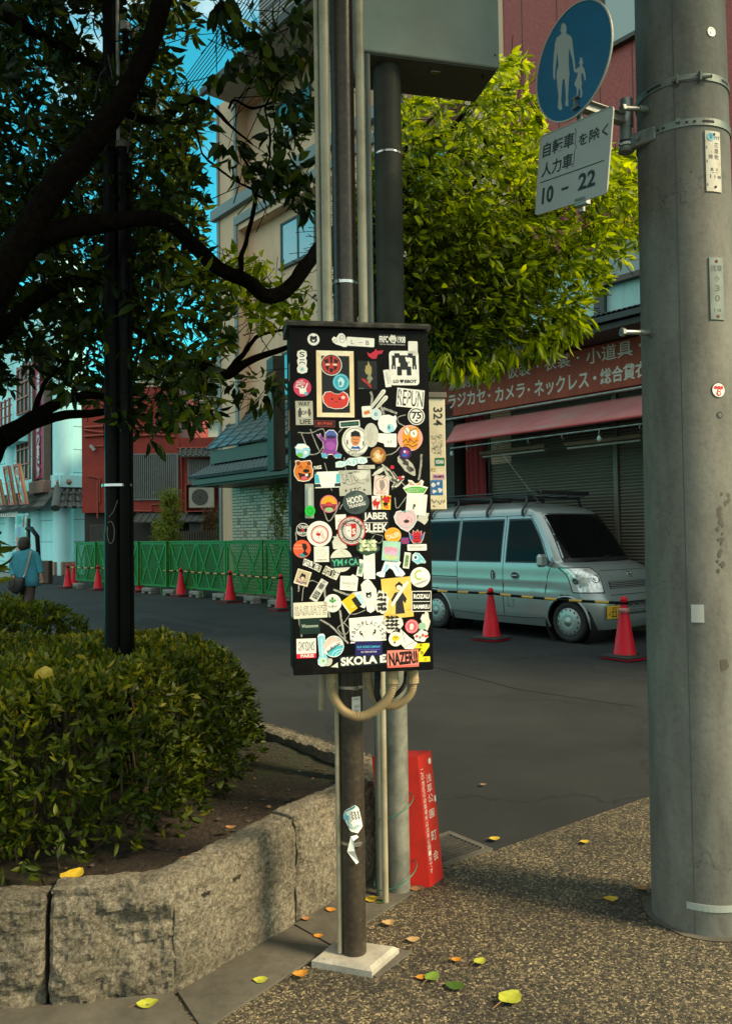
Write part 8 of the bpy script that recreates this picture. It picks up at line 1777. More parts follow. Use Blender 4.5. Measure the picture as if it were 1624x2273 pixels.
S_(1, 652, 1022, 192, 60, 5, 'r', WH, [('r', 0, 0, 172, 42, '#123a2c'), ('t', 'MOLLIE COFFEE', 0, 0, 150, 14, '#4a9c7c', 0, .0)], 'white edged dark green label')
S_(1, 460, 1205, 236, 290, 0, [(-60, -20), (-100, -60), (-116, -88), (-88, -84), (-80, -100), (-60, -60), (-30, -40), (-34, -100), (0, -130), (50, -128), (84, -90), (80, -50), (84, 0), (70, 70), (118, 100), (110, 134), (60, 136), (30, 100), (-10, 104), (-20, 136), (-60, 130), (-72, 90), (-50, 50)], '#8a3c96', [('p', [(-28, -92), (0, -124), (50, -120), (74, -90), (76, -64), (30, -80), (-20, -70)], '#4a62b8'), ('c', 20, -62, 46, 16, '#2c2450'), ('c', 16, 20, 48, 40, '#a754b4'), ('c', 84, 112, 34, 20, '#5cb4dc'), ('c', -44, 110, 26, 24, '#5cb4dc'), ('c', -92, -74, 14, 12, '#b478c4')], 'purple cut-out blob figure with blue feet', edge=WH)
S_(1, 705, 1182, 256, 282, 0, 'c', WH, [('o', 0, -14, 104, 108, 5, '#2c2c2c'), ('p', [(-44, -40), (-40, -82), (0, -102), (40, -84), (50, -44), (58, -34), (0, -46)], '#101010'), ('p', [(-40, -44), (46, -44), (44, 0), (26, 34), (0, 44), (-26, 34), (-42, 0)], '#d98c5c'), ('p', [(-20, -20), (-4, -18), (-4, -14), (-20, -14)], '#5a2a18'), ('p', [(8, -18), (24, -20), (24, -14), (8, -14)], '#5a2a18'), ('l', [(-14, 18), (0, 12), (16, 18)], 7, '#3c1c10'), ('p', [(-44, 70), (-30, 46), (0, 54), (30, 44), (50, 70)], '#1c5cb4'), ('t', 'LaixY', 0, 82, 96, 26, '#2c2c2c', 0, .0), ('t', 'Tattoo', 0, 112, 150, 32, '#2c2c2c', 0, .0), ('c', -76, 10, 6, 26, '#2c2c2c'), ('c', 76, 20, 6, 24, '#2c2c2c')], 'round white tattoo studio sticker with a capped man', edge='#c8c8be')
S_(1, 850, 1125, 140, 226, 0, 'c', '#cfcec4', [('p', off_(blob(40, 70, 31, 14, .4), -10, 10), '#c0bfb4')])
S_(1, 985, 1172, 208, 132, 0, [(-104, -40), (-90, -64), (104, -62), (104, 50), (96, 66), (-10, 62), (-20, 30), (-60, 20), (-100, 0)], '#f6f5f0', [('t', 'ci', 34, 12, 36, 26, '#3c3c38', 0, .0)], 'blank white torn sticker')
S_(1, 998, 1022, 190, 178, 0, [(-90, 0), (-80, -50), (-40, -84), (20, -86), (60, -70), (80, -84), (92, -60), (84, -30), (92, 20), (70, 60), (20, 86), (-30, 82), (-74, 50)], '#f4f6f4', [('p', off_(blob(36, 40, 33), 30, 40), '#a9dcea'), ('c', 16, 34, 12, 18, '#4f8c9c')], 'pale round animal head shaped sticker')
S_(1, 1210, 1152, 244, 246, 0, 'c', '#e8a99c', [('p', [(-60, -104), (80, -100), (88, 20), (60, 104), (-70, 96), (-76, -20)], '#e6961c'), ('c', -30, -66, 26, 34, WH), ('c', 36, -44, 34, 40, WH), ('l', [(-50, -90), (-20, -40), (10, -70), (60, -90)], 7, '#1c1008'), ('l', [(-72, 40), (-40, 10), (-20, 44), (10, 14), (34, 48), (70, 16)], 8, '#1c1008'), ('l', [(-60, 70), (-20, 60), (20, 84), (70, 60)], 7, '#1c1008'), ('l', [(30, -60), (40, -30)], 8, '#1c1008'), ('p', [(-10, -10), (10, 20), (-14, 24)], '#c4301c')], 'round pink sticker with an orange jagged square face')
S_(1, 915, 1312, 150, 154, 0, 'c', '#9c6a30', [('p', off_(blob(50, 50, 41, 14, .4), 0, 10), '#d8b06a'), ('p', off_(blob(26, 34, 42, 12, .4), -6, 8), '#e8d8b8'), ('p', off_(blob(16, 18, 43), 30, -24), '#c8542c')])
S_(1, 1165, 1290, 122, 122, 0, 'c', '#2a1040', [('c', 0, 0, 46, 46, '#5a1c74'), ('c', -6, 20, 26, 16, '#2c5cc0'), ('c', 14, -6, 18, 16, '#b03070'), ('c', -6, -12, 12, 12, '#e8d8ec')], 'dark purple glossy orb sticker')
S_(1, 213, 1272, 146, 136, 0, [(-60, -20), (-70, -30), (-40, -66), (20, -68), (64, -40), (76, -10), (60, 40), (20, 66), (-30, 60), (-56, 30)], '#9cd4ec', [('p', [(-66, -30), (-30, -64), (30, -64), (70, -30), (20, -30), (-10, -10)], '#f2f4f0'), ('p', [(-56, 40), (-30, 14), (4, 20), (10, 50), (-20, 62)], '#6cbc4c'), ('p', [(20, -6), (50, 10), (36, 34), (16, 20)], '#f2f4f0')])
S_(1, 225, 1452, 184, 210, 0, [(-70, -60), (-78, -88), (-50, -96), (-20, -86), (30, -92), (64, -96), (80, -70), (78, -40), (92, 0), (86, 60), (50, 96), (0, 104), (-50, 96), (-84, 50), (-90, 0)], '#e07c20', [('c', -46, -66, 18, 18, '#7a3c10'), ('c', 52, -66, 18, 18, '#7a3c10'), ('l', [(-40, -20), (-24, -44), (-10, -18)], 7, '#1c0c04'), ('l', [(24, -20), (40, -44), (54, -18)], 7, '#1c0c04'), ('c', 26, 4, 30, 18, '#1c0c04'), ('p', [(-50, 20), (10, 34), (70, 20), (60, 60), (20, 88), (-30, 80)], '#3a0c08'), ('c', 6, 70, 30, 16, '#e05c78'), ('p', [(16, 32), (44, 30), (40, 52), (18, 54)], WH)], 'laughing orange animal head sticker', edge=WH)
S_(1, 358, 1424, 80, 38, 8, 'r', None, [('t', 'nez', 0, 0, 72, 32, WH, 0, .02)])
S_(1, 668, 1378, 306, 88, 5, [(-152, 34), (-148, -14), (-110, -24), (-60, -14), (-20, -44), (40, -40), (90, -44), (148, -30), (152, 10), (110, 26), (60, 14), (20, 36), (-40, 20), (-90, 38)], '#d8eef0', [('l', [(-120, 20), (-110, -6), (-90, 16), (-80, -6)], 7, '#6cc0cc'), ('l', [(-50, 10), (-30, -24), (-10, 14)], 8, '#6cc0cc'), ('l', [(20, 16), (24, -24), (60, -20), (50, 8)], 8, '#6cc0cc'), ('l', [(90, 6), (100, -26), (130, 0)], 7, '#6cc0cc')], 'ragged icy blue graffiti name sticker')
S_(1, 805, 1420, 162, 36, 1, 'r', '#c9c8ba', [('t', '珈琲豆', 0, 0, 60, 20, '#66665c', 0, .0)])
S_(1, 448, 1537, 236, 150, 2, 'r', '#f4f5f0', [('p', [(-116, -50), (-84, -50), (-70, 30), (-116, 30)], '#3fb4cc'), ('p', [(116, -50), (84, -50), (76, 30), (116, 30)], '#58c4d8'), ('p', [(-118, -75), (-96, -75), (-104, -52), (-118, -52)], '#1c5c34'), ('p', [(-118, 36), (-70, 36), (-60, 66), (-118, 66)], '#182c28'), ('p', [(66, 36), (118, 36), (118, 66), (60, 66)], '#182c28')], 'white card with turquoise sides')
S_(1, 702, 1565, 300, 236, 2, 'r', '#bdbcb0', [('t', 'SATOX', -20, -50, 200, 90, '#2c2c28', 8, -.02), ('t', '22', 116, -20, 36, 24, '#2c2c28', 8, .0), ('l', [(-120, -10), (-60, 20), (20, 0), (90, 10)], 4, '#2c2c28'), ('l', [(-70, -90), (10, -104), (60, -80)], 4, '#2c2c28'), ('t', '&TC', 0, 74, 110, 54, '#2c2c28', 4, .0), ('t', '*', -88, 70, 24, 24, '#2c2c28'), ('t', '*', 84, 70, 24, 24, '#2c2c28'), ('p', off_(blob(60, 40, 51, 14, .4), 70, -70), '#d4d3c8')], 'grey card with a black hand drawn tag')
for i, (x, y, w_, h_, r_, c_) in enumerate(((1030, 1500, 60, 240, 38, '#c4c2b4'), (1175, 1400, 96, 250, 42, '#b8b6a8'), (1100, 1560, 50, 170, -46, '#d8d6ca'), (930, 1455, 150, 40, 30, '#d4d2c6'))):
    S_(1, x, y, w_, h_, r_, off_(blob(w_/2, h_/2, 60+i, 20, .18), 0, 0), c_, [('p', off_(blob(w_*.24, h_*.20, 64+i, 12, .6), 6, -30), '#3a3a34'), ('p', off_(blob(w_*.2, h_*.13, 68+i, 12, .6), -8, 40), '#55544c'), ('p', off_(blob(w_*.16, h_*.1, 72+i, 10, .6), 10, 70), '#2c2c28')])
for x, y in ((1045, 1422), (1118, 1522), (1228, 1440)): S_(1, x, y, 38, 38, 0, 'c', '#c01a2c')
S_(1, 946, 1592, 146, 190, -4, 'rr', '#e2d4cc', [('o', 0, -8, 60, 62, 8, '#d8a098'), ('p', off_(blob(30, 44, 81, 14, .35), 4, -6), '#9c8c84'), ('t', 'STUDIO', 0, 70, 90, 16, '#b86c64')])
S_(1, 1258, 1632, 250, 196, 0, [(-120, -20), (-60, -60), (-70, -96), (-30, -90), (0, -60), (30, -66), (60, -98), (84, -80), (70, -40), (124, -24), (90, 30), (60, 60), (30, 92), (-40, 90), (-70, 50)], WH, [('p', [(-108, -8), (-40, -30), (40, -32), (112, -14), (80, 30), (-70, 32)], '#58b83c'), ('p', [(-50, -44), (-66, -84), (-36, -70), (0, -44), (40, -70), (62, -86), (50, -44)], '#d8a47c'), ('t', 'HERBMAN', 0, 4, 150, 36, '#e4f4d4', 0, .02), ('t', 'HERBMAN', 2, 6, 146, 32, '#2c7c1c', 0, -.0)], 'white and green winged sticker reading HERBMAN')
# lower half
u, v = c2(283, 145); f_ = cf.at(u, v, .0105); m_ = MB(); m_.flat(f_, [(48*KS*math.cos(i*.35), 50*KS*math.sin(i*.35)) for i in range(18)], 0, paint('#1fc43c')); stroke(m_, f_, [(24*KS*math.cos(i*.7), 26*KS*math.sin(i*.7)) for i in range(9)], 5*KS, paint('#0d6c20'), .0002, closed=True); m_.build('green_round_sticker', hnd)
S_(2, 460, 80, 162, 164, 0, 'c', '#e6a828', [('p', [(-76, 0), (76, 0), (50, 60), (0, 80), (-50, 60)], '#7c2c24'), ('c', 0, 54, 40, 22, '#9cc48c'), ('o', 0, 0, 76, 78, 8, '#e0688c'), ('c', 0, 0, 30, 18, '#c8401c'), ('t', 'SESH LASCO', 0, 8, 130, 18, '#e0507c')], 'round yellow and maroon sticker with a pink rim')
S_(2, 710, 66, 250, 220, 8, 'c', '#3c4a4a', [('p', off_(blob(90, 60, 91, 14, .4), 10, -20), '#4e5e5c'), ('p', off_(blob(60, 30, 92, 14, .4), -40, 50), '#2c3a3a'), ('t', 'HOOD', -6, -26, 150, 62, WH, 4, .03), ('t', 'TRAINING', 6, 26, 160, 32, WH, 4, .02)], 'dark round sticker reading HOOD TRAINING')
S_(2, 900, 68, 84, 128, 2, 'r', WH, [('p', off_(blob(34, 50, 94, 16, .5), 0, 0), '#cc1c20'), ('p', off_(blob(14, 16, 95, 12, .5), 10, -20), WH)]); S_(2, 990, 66, 84, 134, -3, 'r', '#e6c024', [('p', off_(blob(36, 40, 96, 16, .4), 0, -26), '#c41c1c'), ('p', off_(blob(26, 24, 97, 12, .5), -4, 16), '#101010'), ('p', off_(blob(18, 20, 98, 12, .5), 6, 44), '#e8641c')])
S_(2, 1330, 200, 110, 120, 10, blob(55, 60, 99, 16, .3), '#c9c8be')
S_(2, 1268, 84, 196, 200, -6, 'r', '#efeee6', [('p', off_(blob(14, 16, 101), -20, 14), '#2c5c3c'), ('p', off_(blob(8, 20, 102), -26, 40), '#4c4c44')], 'large plain white sticker with a tiny drawing')
S_(2, 1172, 232, 236, 230, 8, [(0, 112), (-60, 70), (-104, 10), (-112, -50), (-80, -96), (-36, -100), (0, -70), (36, -98), (84, -92), (112, -46), (104, 16), (60, 72)], '#eab8c0', [('o', 4, -10, 84, 78, 7, '#7cc0c4'), ('p', off_(blob(26, 18, 104, 12, .4), 0, 10), '#2c1c1c'), ('l', [(-10, 10), (30, -30), (56, 0), (40, 30)], 4, '#6c3c3c')], 'pink heart sticker with a teal edge', edge='#d8ece8')
S_(2, 893, 250, 250, 200, 0, 'r', '#0a0a0a', [('t', 'JABER', 0, -50, 226, 84, WH, 0, .03), ('r', 0, 2, 230, 4, WH), ('t', 'BLEEK', 0, 52, 226, 84, WH, 0, .03)], 'black sticker with bold white words JABER BLEEK')
S_(2, 220, 318, 130, 130, -15, 'c', '#101010', [('o', 0, 0, 58, 58, 5, WH), ('t', 'CRIPS', 0, -24, 88, 28, WH, 10, .02), ('c', 0, 4, 14, 14, '#c4202c'), ('t', 'PARTY', 0, 34, 84, 26, WH, 10, .02)], 'small round black sticker with a red centre')
S_(2, 372, 356, 234, 236, 0, 'c', '#f0efe8', [('o', 4, 6, 78, 80, 10, '#b81c24'), ('o', 4, 6, 66, 68, 3, '#b81c24'), ('t', '45', 0, -4, 80, 50, '#e8a08c', 0, .0), ('c', -8, 6, 22, 14, '#b81c24', ), ('t', '19', 20, 34, 60, 34, '#e8a08c', 0, .0)], 'big round white sticker with a red ring')
S_(2, 570, 246, 100, 136, 2, 'r', WH, [('t', 'DN', 0, 0, 50, 30, '#77766c', -60, .0)])
S_(2, 560, 430, 140, 150, 0, [(-70, 0), (-50, -30), (-64, -50), (-30, -50), (-26, -76), (0, -50), (30, -70), (32, -36), (66, -30), (54, 10), (70, 60), (0, 70), (-60, 66)], '#d4d4c8', [('l', [(-30, 30), (-10, -20), (0, 30), (20, -20)], 4, '#b4b4a8')])
S_(2, 670, 328, 262, 270, 0, 'c', '#c8c8c0', [('o', 0, 0, 126, 130, 12, '#b41824'), ('o', 0, 0, 88, 92, 10, '#1c2430'), ('c', 0, 0, 80, 84, '#c4c4bc'), ('p', [(-54, -50), (44, -50), (44, 20), (24, 50), (-6, 66), (-40, 46), (-54, 10)], '#eceae4'), ('p', [(-4, -50), (44, -50), (44, 20), (24, 50), (-4, 64)], '#c01c28'), ('r', -6, -54, 98, 24, '#c01c28'), ('t', 'FC', -24, -54, 36, 18, WH, 0, .02), ('t', 'S', 20, 6, 34, 52, WH, 0, .03), ('t', '*', -28, 6, 26, 26, '#c01c28', 0, .03), ('arc', 'WARRIORS CLUB DE SION', 0, 0, 104, 175, 5, 20, '#7c1c24'), ('arc', 'SUPPORTERS', 0, 0, 104, 215, 325, 20, '#7c1c24')], 'round red football club crest', edge='#8c1018')
S_(2, 820, 480, 196, 180, 0, blob(95, 84, 111, 18, .25), '#2c4a34', [('p', off_(blob(24, 18, 112+i, 9, .4), -60+30*(i % 5), -50+34*(i//5)), c_) for i, c_ in enumerate(['#c8d0a4', '#e0e4c8', '#8ca878', '#c8d0a4', '#dfe3c6', '#a8bc90', '#e0e4c8', '#c8d0a4', '#7c9c6c', '#dfe3c6', '#c8d0a4', '#8ca878', '#e0e4c8', '#a8bc90', '#c8d0a4'])], 'crumpled green and pale camouflage sticker')
S_(2, 1050, 370, 158, 146, 0, 'c', '#eda424', [('o', 0, 0, 70, 64, 3, '#f6d07c'), ('t', 'TALIER', 4, 4, 128, 44, '#fbeccb', 18, .03)], 'orange round sticker reading TALIER')
S_(2, 1165, 420, 96, 72, 0, [(-44, -30), (40, -34), (30, -10), (46, 0), (36, 30), (-30, 32), (-46, 0)], '#20408c', [('l', [(-34, -14), (36, -18)], 8, '#d02c34'), ('l', [(-40, 4), (34, 2)], 8, '#d02c34'), ('l', [(-30, 22), (30, 20)], 8, '#d02c34')])
S_(2, 1270, 384, 168, 146, 0, [(-78, -50), (-40, -20), (-36, -64), (-10, -44), (8, -70), (24, -44), (48, -58), (46, -18), (80, -46), (62, 20), (40, 60), (-36, 62), (-62, 20)], '#c4202c', [('p', [(-70, -40), (-40, -14), (-34, 30), (-58, 20)], '#2f6cb4'), ('p', [(74, -38), (44, -10), (36, 30), (58, 18)], '#2f6cb4'), ('l', [(-24, 10), (-4, 18), (14, 18), (30, 10)], 6, '#5c0c14'), ('c', -12, -4, 10, 4, '#3c0810'), ('c', 20, -4, 10, 4, '#3c0810'), ('p', [(-20, 40), (24, 40), (14, 58), (-10, 58)], '#7c1420')], 'red mask with blue wings sticker', edge=WH)
S_(2, 1272, 482, 186, 60, 0, 'rr', WH, [('t', 'ARTCHENY', 0, -4, 150, 18, '#4c4c48', 0, .0), ('r', 0, 16, 90, 4, '#b8b8b0')], 'white label reading ARTCHENY')
S_(2, 212, 496, 162, 166, 0, 'c', '#e05a34', [('r', -20, -34, 100, 14, '#f08c64'), ('r', -30, -4, 90, 12, '#f08c64'), ('p', [(0, -50), (36, -48), (50, -10), (30, 20), (60, 50), (20, 70), (-20, 64), (20, 20), (6, -10)], '#1c1414'), ('p', [(-36, 60), (0, 40), (40, 66), (0, 80)], '#3c8c94')], 'orange and red round sticker with a dark silhouette')
S_(2, 392, 545, 138, 142, 0, 'r', '#ecebe0', [('o', 0, -10, 40, 34, 3, '#c4c0b0'), ('o', 14, -14, 22, 24, 3, '#c4c0b0'), ('t', 'ONIMOTIA', 4, 52, 96, 14, '#8c887c')])
S_(2, 575, 602, 208, 214, 0, 'c', '#d8d9cc', [('l', [(-40, -60), (0, -90), (40, -50)], 5, '#b8bcae')])
S_(2, 608, 620, 268, 92, 2, 'r', '#101a18', [('t', 'YM', -72, 0, 104, 62, '#4cb48c', 0, .03), ('p', [(6, -22), (24, -26), (14, -4), (28, -6), (-2, 30), (6, 4), (-6, 6)], '#4cb48c'), ('t', 'CA', 80, 0, 86, 62, '#4cb48c', 0, .03)], 'black strip with green letters YMCA and a lightning bolt')
S_(2, 1020, 672, 300, 170, 0, [(-40, -70), (20, -60), (70, -84), (110, -50), (90, -10), (130, 30), (150, 60), (120, 84), (60, 78), (30, 20), (0, 0), (-40, 40), (-50, 84), (-90, 84), (-130, 60), (-120, 40), (-80, 30), (-60, -20)], '#e4f0f4', [('p', [(-30, -40), (-60, 30), (-80, 44), (-40, 40), (0, -20)], '#a4d0ec'), ('p', [(40, -30), (80, 40), (100, 50), (70, -20)], '#a4d0ec')], 'pale blue and white walking legs cut-out')
S_(2, 1034, 515, 170, 182, -5, 'r', '#9fd0c0', [('p', off_(blob(70, 40, 121, 16, .3), 0, -50), '#a8dcc4'), ('p', off_(blob(66, 34, 122, 16, .4), -4, -6), '#e89cb8'), ('p', off_(blob(60, 30, 123, 16, .4), 10, 30), '#dcb4d8'), ('p', off_(blob(60, 26, 124, 16, .4), -6, 62), '#c8d8a0')], 'pastel holographic square sticker')
S_(2, 1180, 602, 60, 150, -8, 'r', WH, [('r', 0, 4, 36, 112, '#8fb47c'), ('t', '高尾山', 0, 4, 90, 26, '#20301c', -90, .0)]); S_(2, 755, 672, 60, 156, -12, 'r', WH, [('r', 0, 6, 38, 104, '#94b8a0'), ('t', '尾瀬', 0, 6, 66, 26, '#20404c', -90, .0)])
S_(2, 833, 652, 108, 244, 0, 'r', '#f2f1ea', [('t', '今', 0, -46, 30, 30, '#b4a890', 0, -.02), ('t', '日', 0, 6, 24, 26, '#b4a890', 0, -.02)], 'tall blank white sticker with two faint characters')
S_(2, 1290, 590, 150, 112, -18, [(-70, -20), (-50, -50), (-10, -54), (30, -30), (74, 4), (70, 20), (30, 30), (0, 52), (-30, 40), (-60, 30)], '#7cc4dc', [('c', -34, -6, 24, 26, WH), ('c', -34, -6, 14, 16, '#2c6c8c'), ('c', -34, -6, 6, 7, '#0c1c24'), ('p', [(20, 0), (60, 10), (20, 24)], '#c0e4ec')], 'blue one-eyed cut-out sticker', edge='#d8ecf0')
rr = random.Random(8)
for i, ch in enumerate('POLICE SHIFT'):
    if ch == ' ': continue
    x = 238+i*27; y = 622+i*10.5+rr.uniform(-6, 6); hh_ = 62 if i < 6 else 84; S_(2, x, y, 27, hh_, -20+rr.uniform(-8, 8), 'r', rr.choice([WH, '#d8d6c4', '#c8c6b0']), [('t', ch, 0, 0, 19, hh_*.72, '#141414', 0, .02)], 'ransom note letter tile of a slanting phrase' if i == 0 else None)
S_(2, 218, 762, 132, 138, -18, 'r', '#e8dcc0', [('r', 0, 0, 112, 118, '#c4b494'), ('p', off_(blob(30, 32, 131), 0, -8), '#1c1820'), ('c', 2, 6, 18, 16, '#d8c0a8'), ('l', [(-50, 30), (-20, 44), (20, 36), (50, 48)], 7, '#9c3c5c'), ('l', [(-50, 44), (0, 54), (50, 30)], 6, '#2c4c8c')])
S_(2, 368, 880, 76, 214, -32, 'r', '#d4d4cc', [('t', '華', 0, -42, 50, 60, BLK_, 0, .02), ('r', 0, 48, 52, 70, '#2c2c2c'), ('t', '田R', 0, 48, 46, 56, '#c8c8c0', 0, .0), ('t', '甘', 0, -88, 30, 22, BLK_, 0, .0)], 'slanting silver sticker with black characters')
S_(2, 645, 812, 168, 150, -5, [(-84, -62), (10, -66), (30, -84), (60, -72), (84, -52), (80, 72), (-80, 66)], WH, [('t', 'BaoEstilo', 0, 0, 124, 26, '#a09c8c', 0, .0), ('t', 'ESTD', 0, 34, 34, 8, '#b4b0a4')], 'white card reading BaoEstilo')
S_(2, 745, 965, 110, 180, 15, [(-50, -80), (40, -70), (54, 60), (20, 90), (-20, 60), (-54, 0)], '#e8eeee', [('p', [(-40, -50), (20, -50), (30, 40), (-10, 50)], '#b4d8ec')])
S_(2, 832, 930, 150, 320, 4, [(-70, -110), (-40, -140), (0, -158), (30, -130), (70, -60), (74, 0), (60, 80), (40, 140), (0, 158), (-30, 140), (-40, 60), (-60, 20)], '#f0efe8', off_ and [('c', -22, -26, 9, 9, BLK_), ('c', 14, -28, 9, 9, BLK_), ('c', -4, -6, 26, 24, BLK_), ('p', [(-16, -6), (-8, 10), (2, 12), (12, -8)], WH), ('p', off_(blob(20, 26, 141), 10, 70), '#dcdad0')], 'white elongated sticker with a small black animal head')
S_(2, 1303, 758, 192, 190, 0, 'c', '#f2f1ea', [('o', -18, -22, 34, 36, 0, WH), ('l', [(12, -54), (-6, -62), (-30, -56), (-46, -32), (-46, -6), (-30, 14), (-6, 20), (14, 8)], 15, '#a8c828'), ('t', 'catalejo', 10, 48, 130, 34, '#3c3c34', 18, .0)], 'white round sticker with a lime C, reading catalejo')
S_(2, 1092, 948, 282, 376, 4, 'r', '#f0c860', [('p', [(-10, -120), (30, -150), (60, -120), (56, -80), (20, -60), (-10, -84)], '#1c1c20'), ('c', 22, -92, 26, 24, '#f0dcc8'), ('p', [(-60, 10), (-20, -50), (50, -56), (90, 20), (70, 60), (50, 30), (60, 150), (-30, 150), (-20, 40), (-50, 50)], '#28282c'), ('p', [(-70, 60), (70, -120), (110, -150), (120, -130), (-50, 80)], '#f4f0e4'), ('c', -30, 44, 12, 12, '#f0dcc8'), ('t', 'K.O', 100, 120, 30, 16, '#c8a040')], 'yellow card with a figure in black holding a white blade')
S_(2, 495, 998, 162, 166, 0, 'c', WH, [('l', [(0, 50), (0, -40)], 5, '#3c7c3c'), ('p', [(0, 0), (-34, -20), (-24, -40), (0, -14)], '#3c9c44'), ('p', [(0, 0), (34, -20), (24, -40), (0, -14)], '#3c9c44'), ('p', [(0, -10), (-14, -44), (0, -64), (14, -44)], '#2c8438'), ('t', 'NOMAD', 0, 30, 84, 18, '#3c3c38', 0, .0)], 'white round NOMAD sticker with a green plant')
S_(2, 668, 1000, 142, 140, 35, 'r', '#e8c020', [('r', 46, 20, 50, 100, '#1c1c18'), ('r', -66, 0, 12, 130, WH), ('p', off_(blob(20, 14, 151), -4, 30), '#f4d860')])
for x, y, w_, h_, sd_ in ((950, 985, 130, 210, 161), (1046, 1180, 180, 170, 171)):
    S_(2, x, y, w_, h_, 0, blob(w_/2, h_/2, sd_, 22, .22), '#e4e3da', [('p', off_(blob(w_*.13, h_*.08, sd_+i, 10, .6), (i % 3-1)*w_*.22, (i//3-1.5)*h_*.2), '#26261f') for i in range(12)], 'black and white tangled line drawing cut-out')
S_(2, 290, 1062, 310, 146, 1, 'r', '#e4dcc8', [('t', 'SASUATE', 0, 4, 284, 84, '#1c1c18', 0, .035), ('t', 'SASUATE', 0, 4, 278, 74, '#f2ecdc', 0, -.005)], 'cream label with bubble graffiti letters')
S_(2, 285, 1212, 186, 140, 1, 'r', '#0d2a22', [('t', 'Wonnnnnn', 0, -4, 150, 30, '#c8d4c4', 0, .01)], 'dark green rectangle with white scratchy writing')
S_(2, 818, 1240, 336, 232, 3, 'r', WH, [('arc', 'PABLOPLACASSO', 0, 86, 148, 190, -10, 40, '#2c2c24'), ('r', 0, 36, 62, 44, '#d4d4cc'), ('r', 0, 36, 46, 28, WH), ('p', [(-80, 14), (-60, 6), (-66, 30), (-50, 28), (-44, 70), (-60, 46), (-72, 50)], '#2c2c24'), ('p', [(80, 8), (58, 4), (64, 28), (50, 28), (44, 66), (60, 42), (72, 46)], '#2c2c24')], 'white card with the word PABLOPLACASSO in an arch')
S_(2, 1315, 980, 188, 194, -1, 'r', '#0c0c0c', [('t', 'ROZAU', 0, -46, 152, 44, WH, 0, .04), ('r', 0, 2, 170, 5, WH), ('t', 'BAM REU', 0, 50, 158, 40, WH, 0, .03), ('p', [(-16, 36), (16, 36), (14, 60), (0, 70), (-14, 60)], WH)], 'black box sticker with blocky white letters in two rows', edge=WH)
S_(2, 1355, 1170, 90, 180, 4, blob(42, 90, 181, 14, .35), '#dcdbd0'); S_(2, 1318, 1212, 70, 70, 0, 'c', '#9cc4a8')
S_(2, 1225, 1212, 130, 130, 0, 'c', '#e8606c', [('o', 0, 0, 52, 52, 4, '#f8d0d0'), ('p', off_(blob(20, 28, 183), 0, 4), '#f8e4e0')], 'coral red round sticker')
S_(2, 1180, 1330, 220, 200, 0, [(-60, -100), (20, -20), (100, 40), (60, 96), (-20, 90), (-80, 20)], '#eeede6', [('l', [(-44, -92), (-30, -20), (-20, 30)], 4, '#2c2c28'), ('l', [(80, 20), (20, 50), (-40, 86)], 4, '#2c2c28')])
S_(2, 1075, 1328, 132, 136, 0, 'c', WH, [('p', off_(blob(34, 30, 185, 14, .4), 4, -6), '#e8c81c'), ('l', [(-20, -20), (0, -10), (20, -22)], 5, '#4c4410'), ('p', off_(blob(10, 10, 186), -10, 34), '#5c5418')], 'white round sticker with yellow scribble')
S_(2, 1312, 1302, 140, 110, 8, blob(66, 50, 187, 18, .25), WH, [('p', off_(blob(16, 14, 188+i, 10, .3), (i-1.5)*30, (i % 2)*16-8), c_) for i, c_ in enumerate(('#d8503c', '#8c9ca4', '#d8503c', '#c8402c'))])
S_(2, 1320, 1455, 166, 190, 0, [(-80, -92), (76, -92), (76, -60), (0, 40), (82, 40), (82, 92), (-84, 92), (-84, 50), (0, -44), (-80, -44)], '#f0d81c', [('t', 'E', -6, -70, 24, 26, '#1c1c14'), ('t', 'B', 2, 2, 24, 28, '#1c1c14'), ('t', 'O', 30, 64, 22, 26, '#1c1c14'), ('l', [(-40, -20), (-10, -10)], 4, '#1c1c14')], 'big yellow letter Z cut-out', edge='#2c2c1c')
S_(2, 252, 1416, 178, 178, 0, 'r', WH, [('t', 'OKONS', 0, -20, 150, 84, '#141414', 0, -.01), ('l', [(-70, 10), (-20, -60), (20, 20), (60, -50)], 5, '#141414'), ('r', 0, 68, 178, 42, '#d81c3c'), ('t', 'PARIS', 8, 68, 120, 30, WH, 0, .03)], 'white and red tag sticker reading PARIS', edge=None)
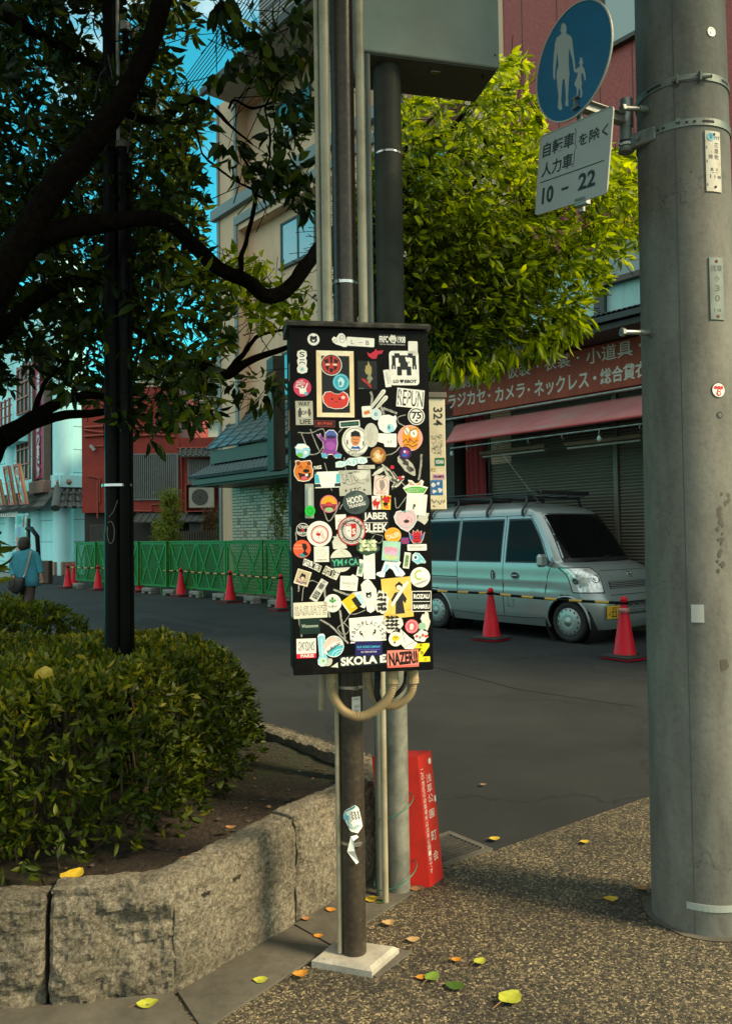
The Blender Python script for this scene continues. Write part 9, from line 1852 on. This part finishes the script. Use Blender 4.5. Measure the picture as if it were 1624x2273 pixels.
S_(2, 400, 1430, 104, 300, 4, [(-34, -130), (-20, -148), (20, -148), (34, -130), (30, 50), (52, 90), (48, 130), (20, 150), (-24, 150), (-50, 128), (-50, 90), (-32, 50)], '#8cd0e8', [('c', 0, 104, 36, 34, '#c8e8d8'), ('p', [(-8, -100), (8, -100), (10, 60), (-10, 60)], '#b8e0ec'), ('p', off_(blob(14, 14, 191), 0, 100), '#8cb88c')], 'pale blue thermometer shaped sticker', edge='#d8f0f4')
S_(2, 505, 1398, 188, 196, 0, 'c', '#4cb8cc', [('p', [(-84, -40), (-40, -84), (20, -88), (60, -60), (84, -20), (0, -10), (-60, 40), (-88, 20)], '#e8c4b8'), ('l', [(-84, 60), (-40, 10), (10, -20), (80, -30)], 36, WH), ('t', 'aufonic', -4, 6, 150, 34, '#141c20', 32, .03), ('l', [(-20, 84), (0, 50), (40, 30), (80, 24)], 6, '#d0f0f4'), ('l', [(10, 88), (26, 64), (54, 48), (80, 44)], 6, '#d0f0f4')], 'round sticker with a blue wave and pink sky', edge='#eef4f2')
S_(2, 828, 1415, 256, 134, -1, 'r', '#1a1a58', [('t', 'BLUE HORSE COMPANY', 0, -14, 220, 22, '#4cb4dc', 0, .02), ('r', 0, 10, 220, 5, '#6c5cc4'), ('t', 'ALTERNATIVE', 0, 32, 150, 16, '#d8d0f0', 0, .01)], 'dark blue label with light blue lettering')
S_(2, 512, 1572, 68, 56, 0, [(-34, 16), (30, -26), (34, 26), (20, 20)], '#d8d7cc'); S_(2, 455, 1545, 90, 70, 20, blob(40, 30, 195, 12, .3), '#c4c3b8')
S_(2, 790, 1524, 470, 100, 2, 'r', '#0e1f20', [('t', 'SKOLA', -52, 0, 340, 78, WH, 0, .04), ('t', 'E', 174, -2, 60, 74, WH, 0, .05), ('r', 196, -2, 14, 12, '#0e1f20')], 'black strip with big white letters SKOLAE')
S_(2, 1145, 1510, 300, 160, 0, 'r', '#ec8a7c', [('r', 0, 70, 300, 16, '#d86458'), ('t', 'NAZER!!', 0, -4, 270, 124, '#180c0c', 4, .045)], 'salmon red sticker with black brush lettering')
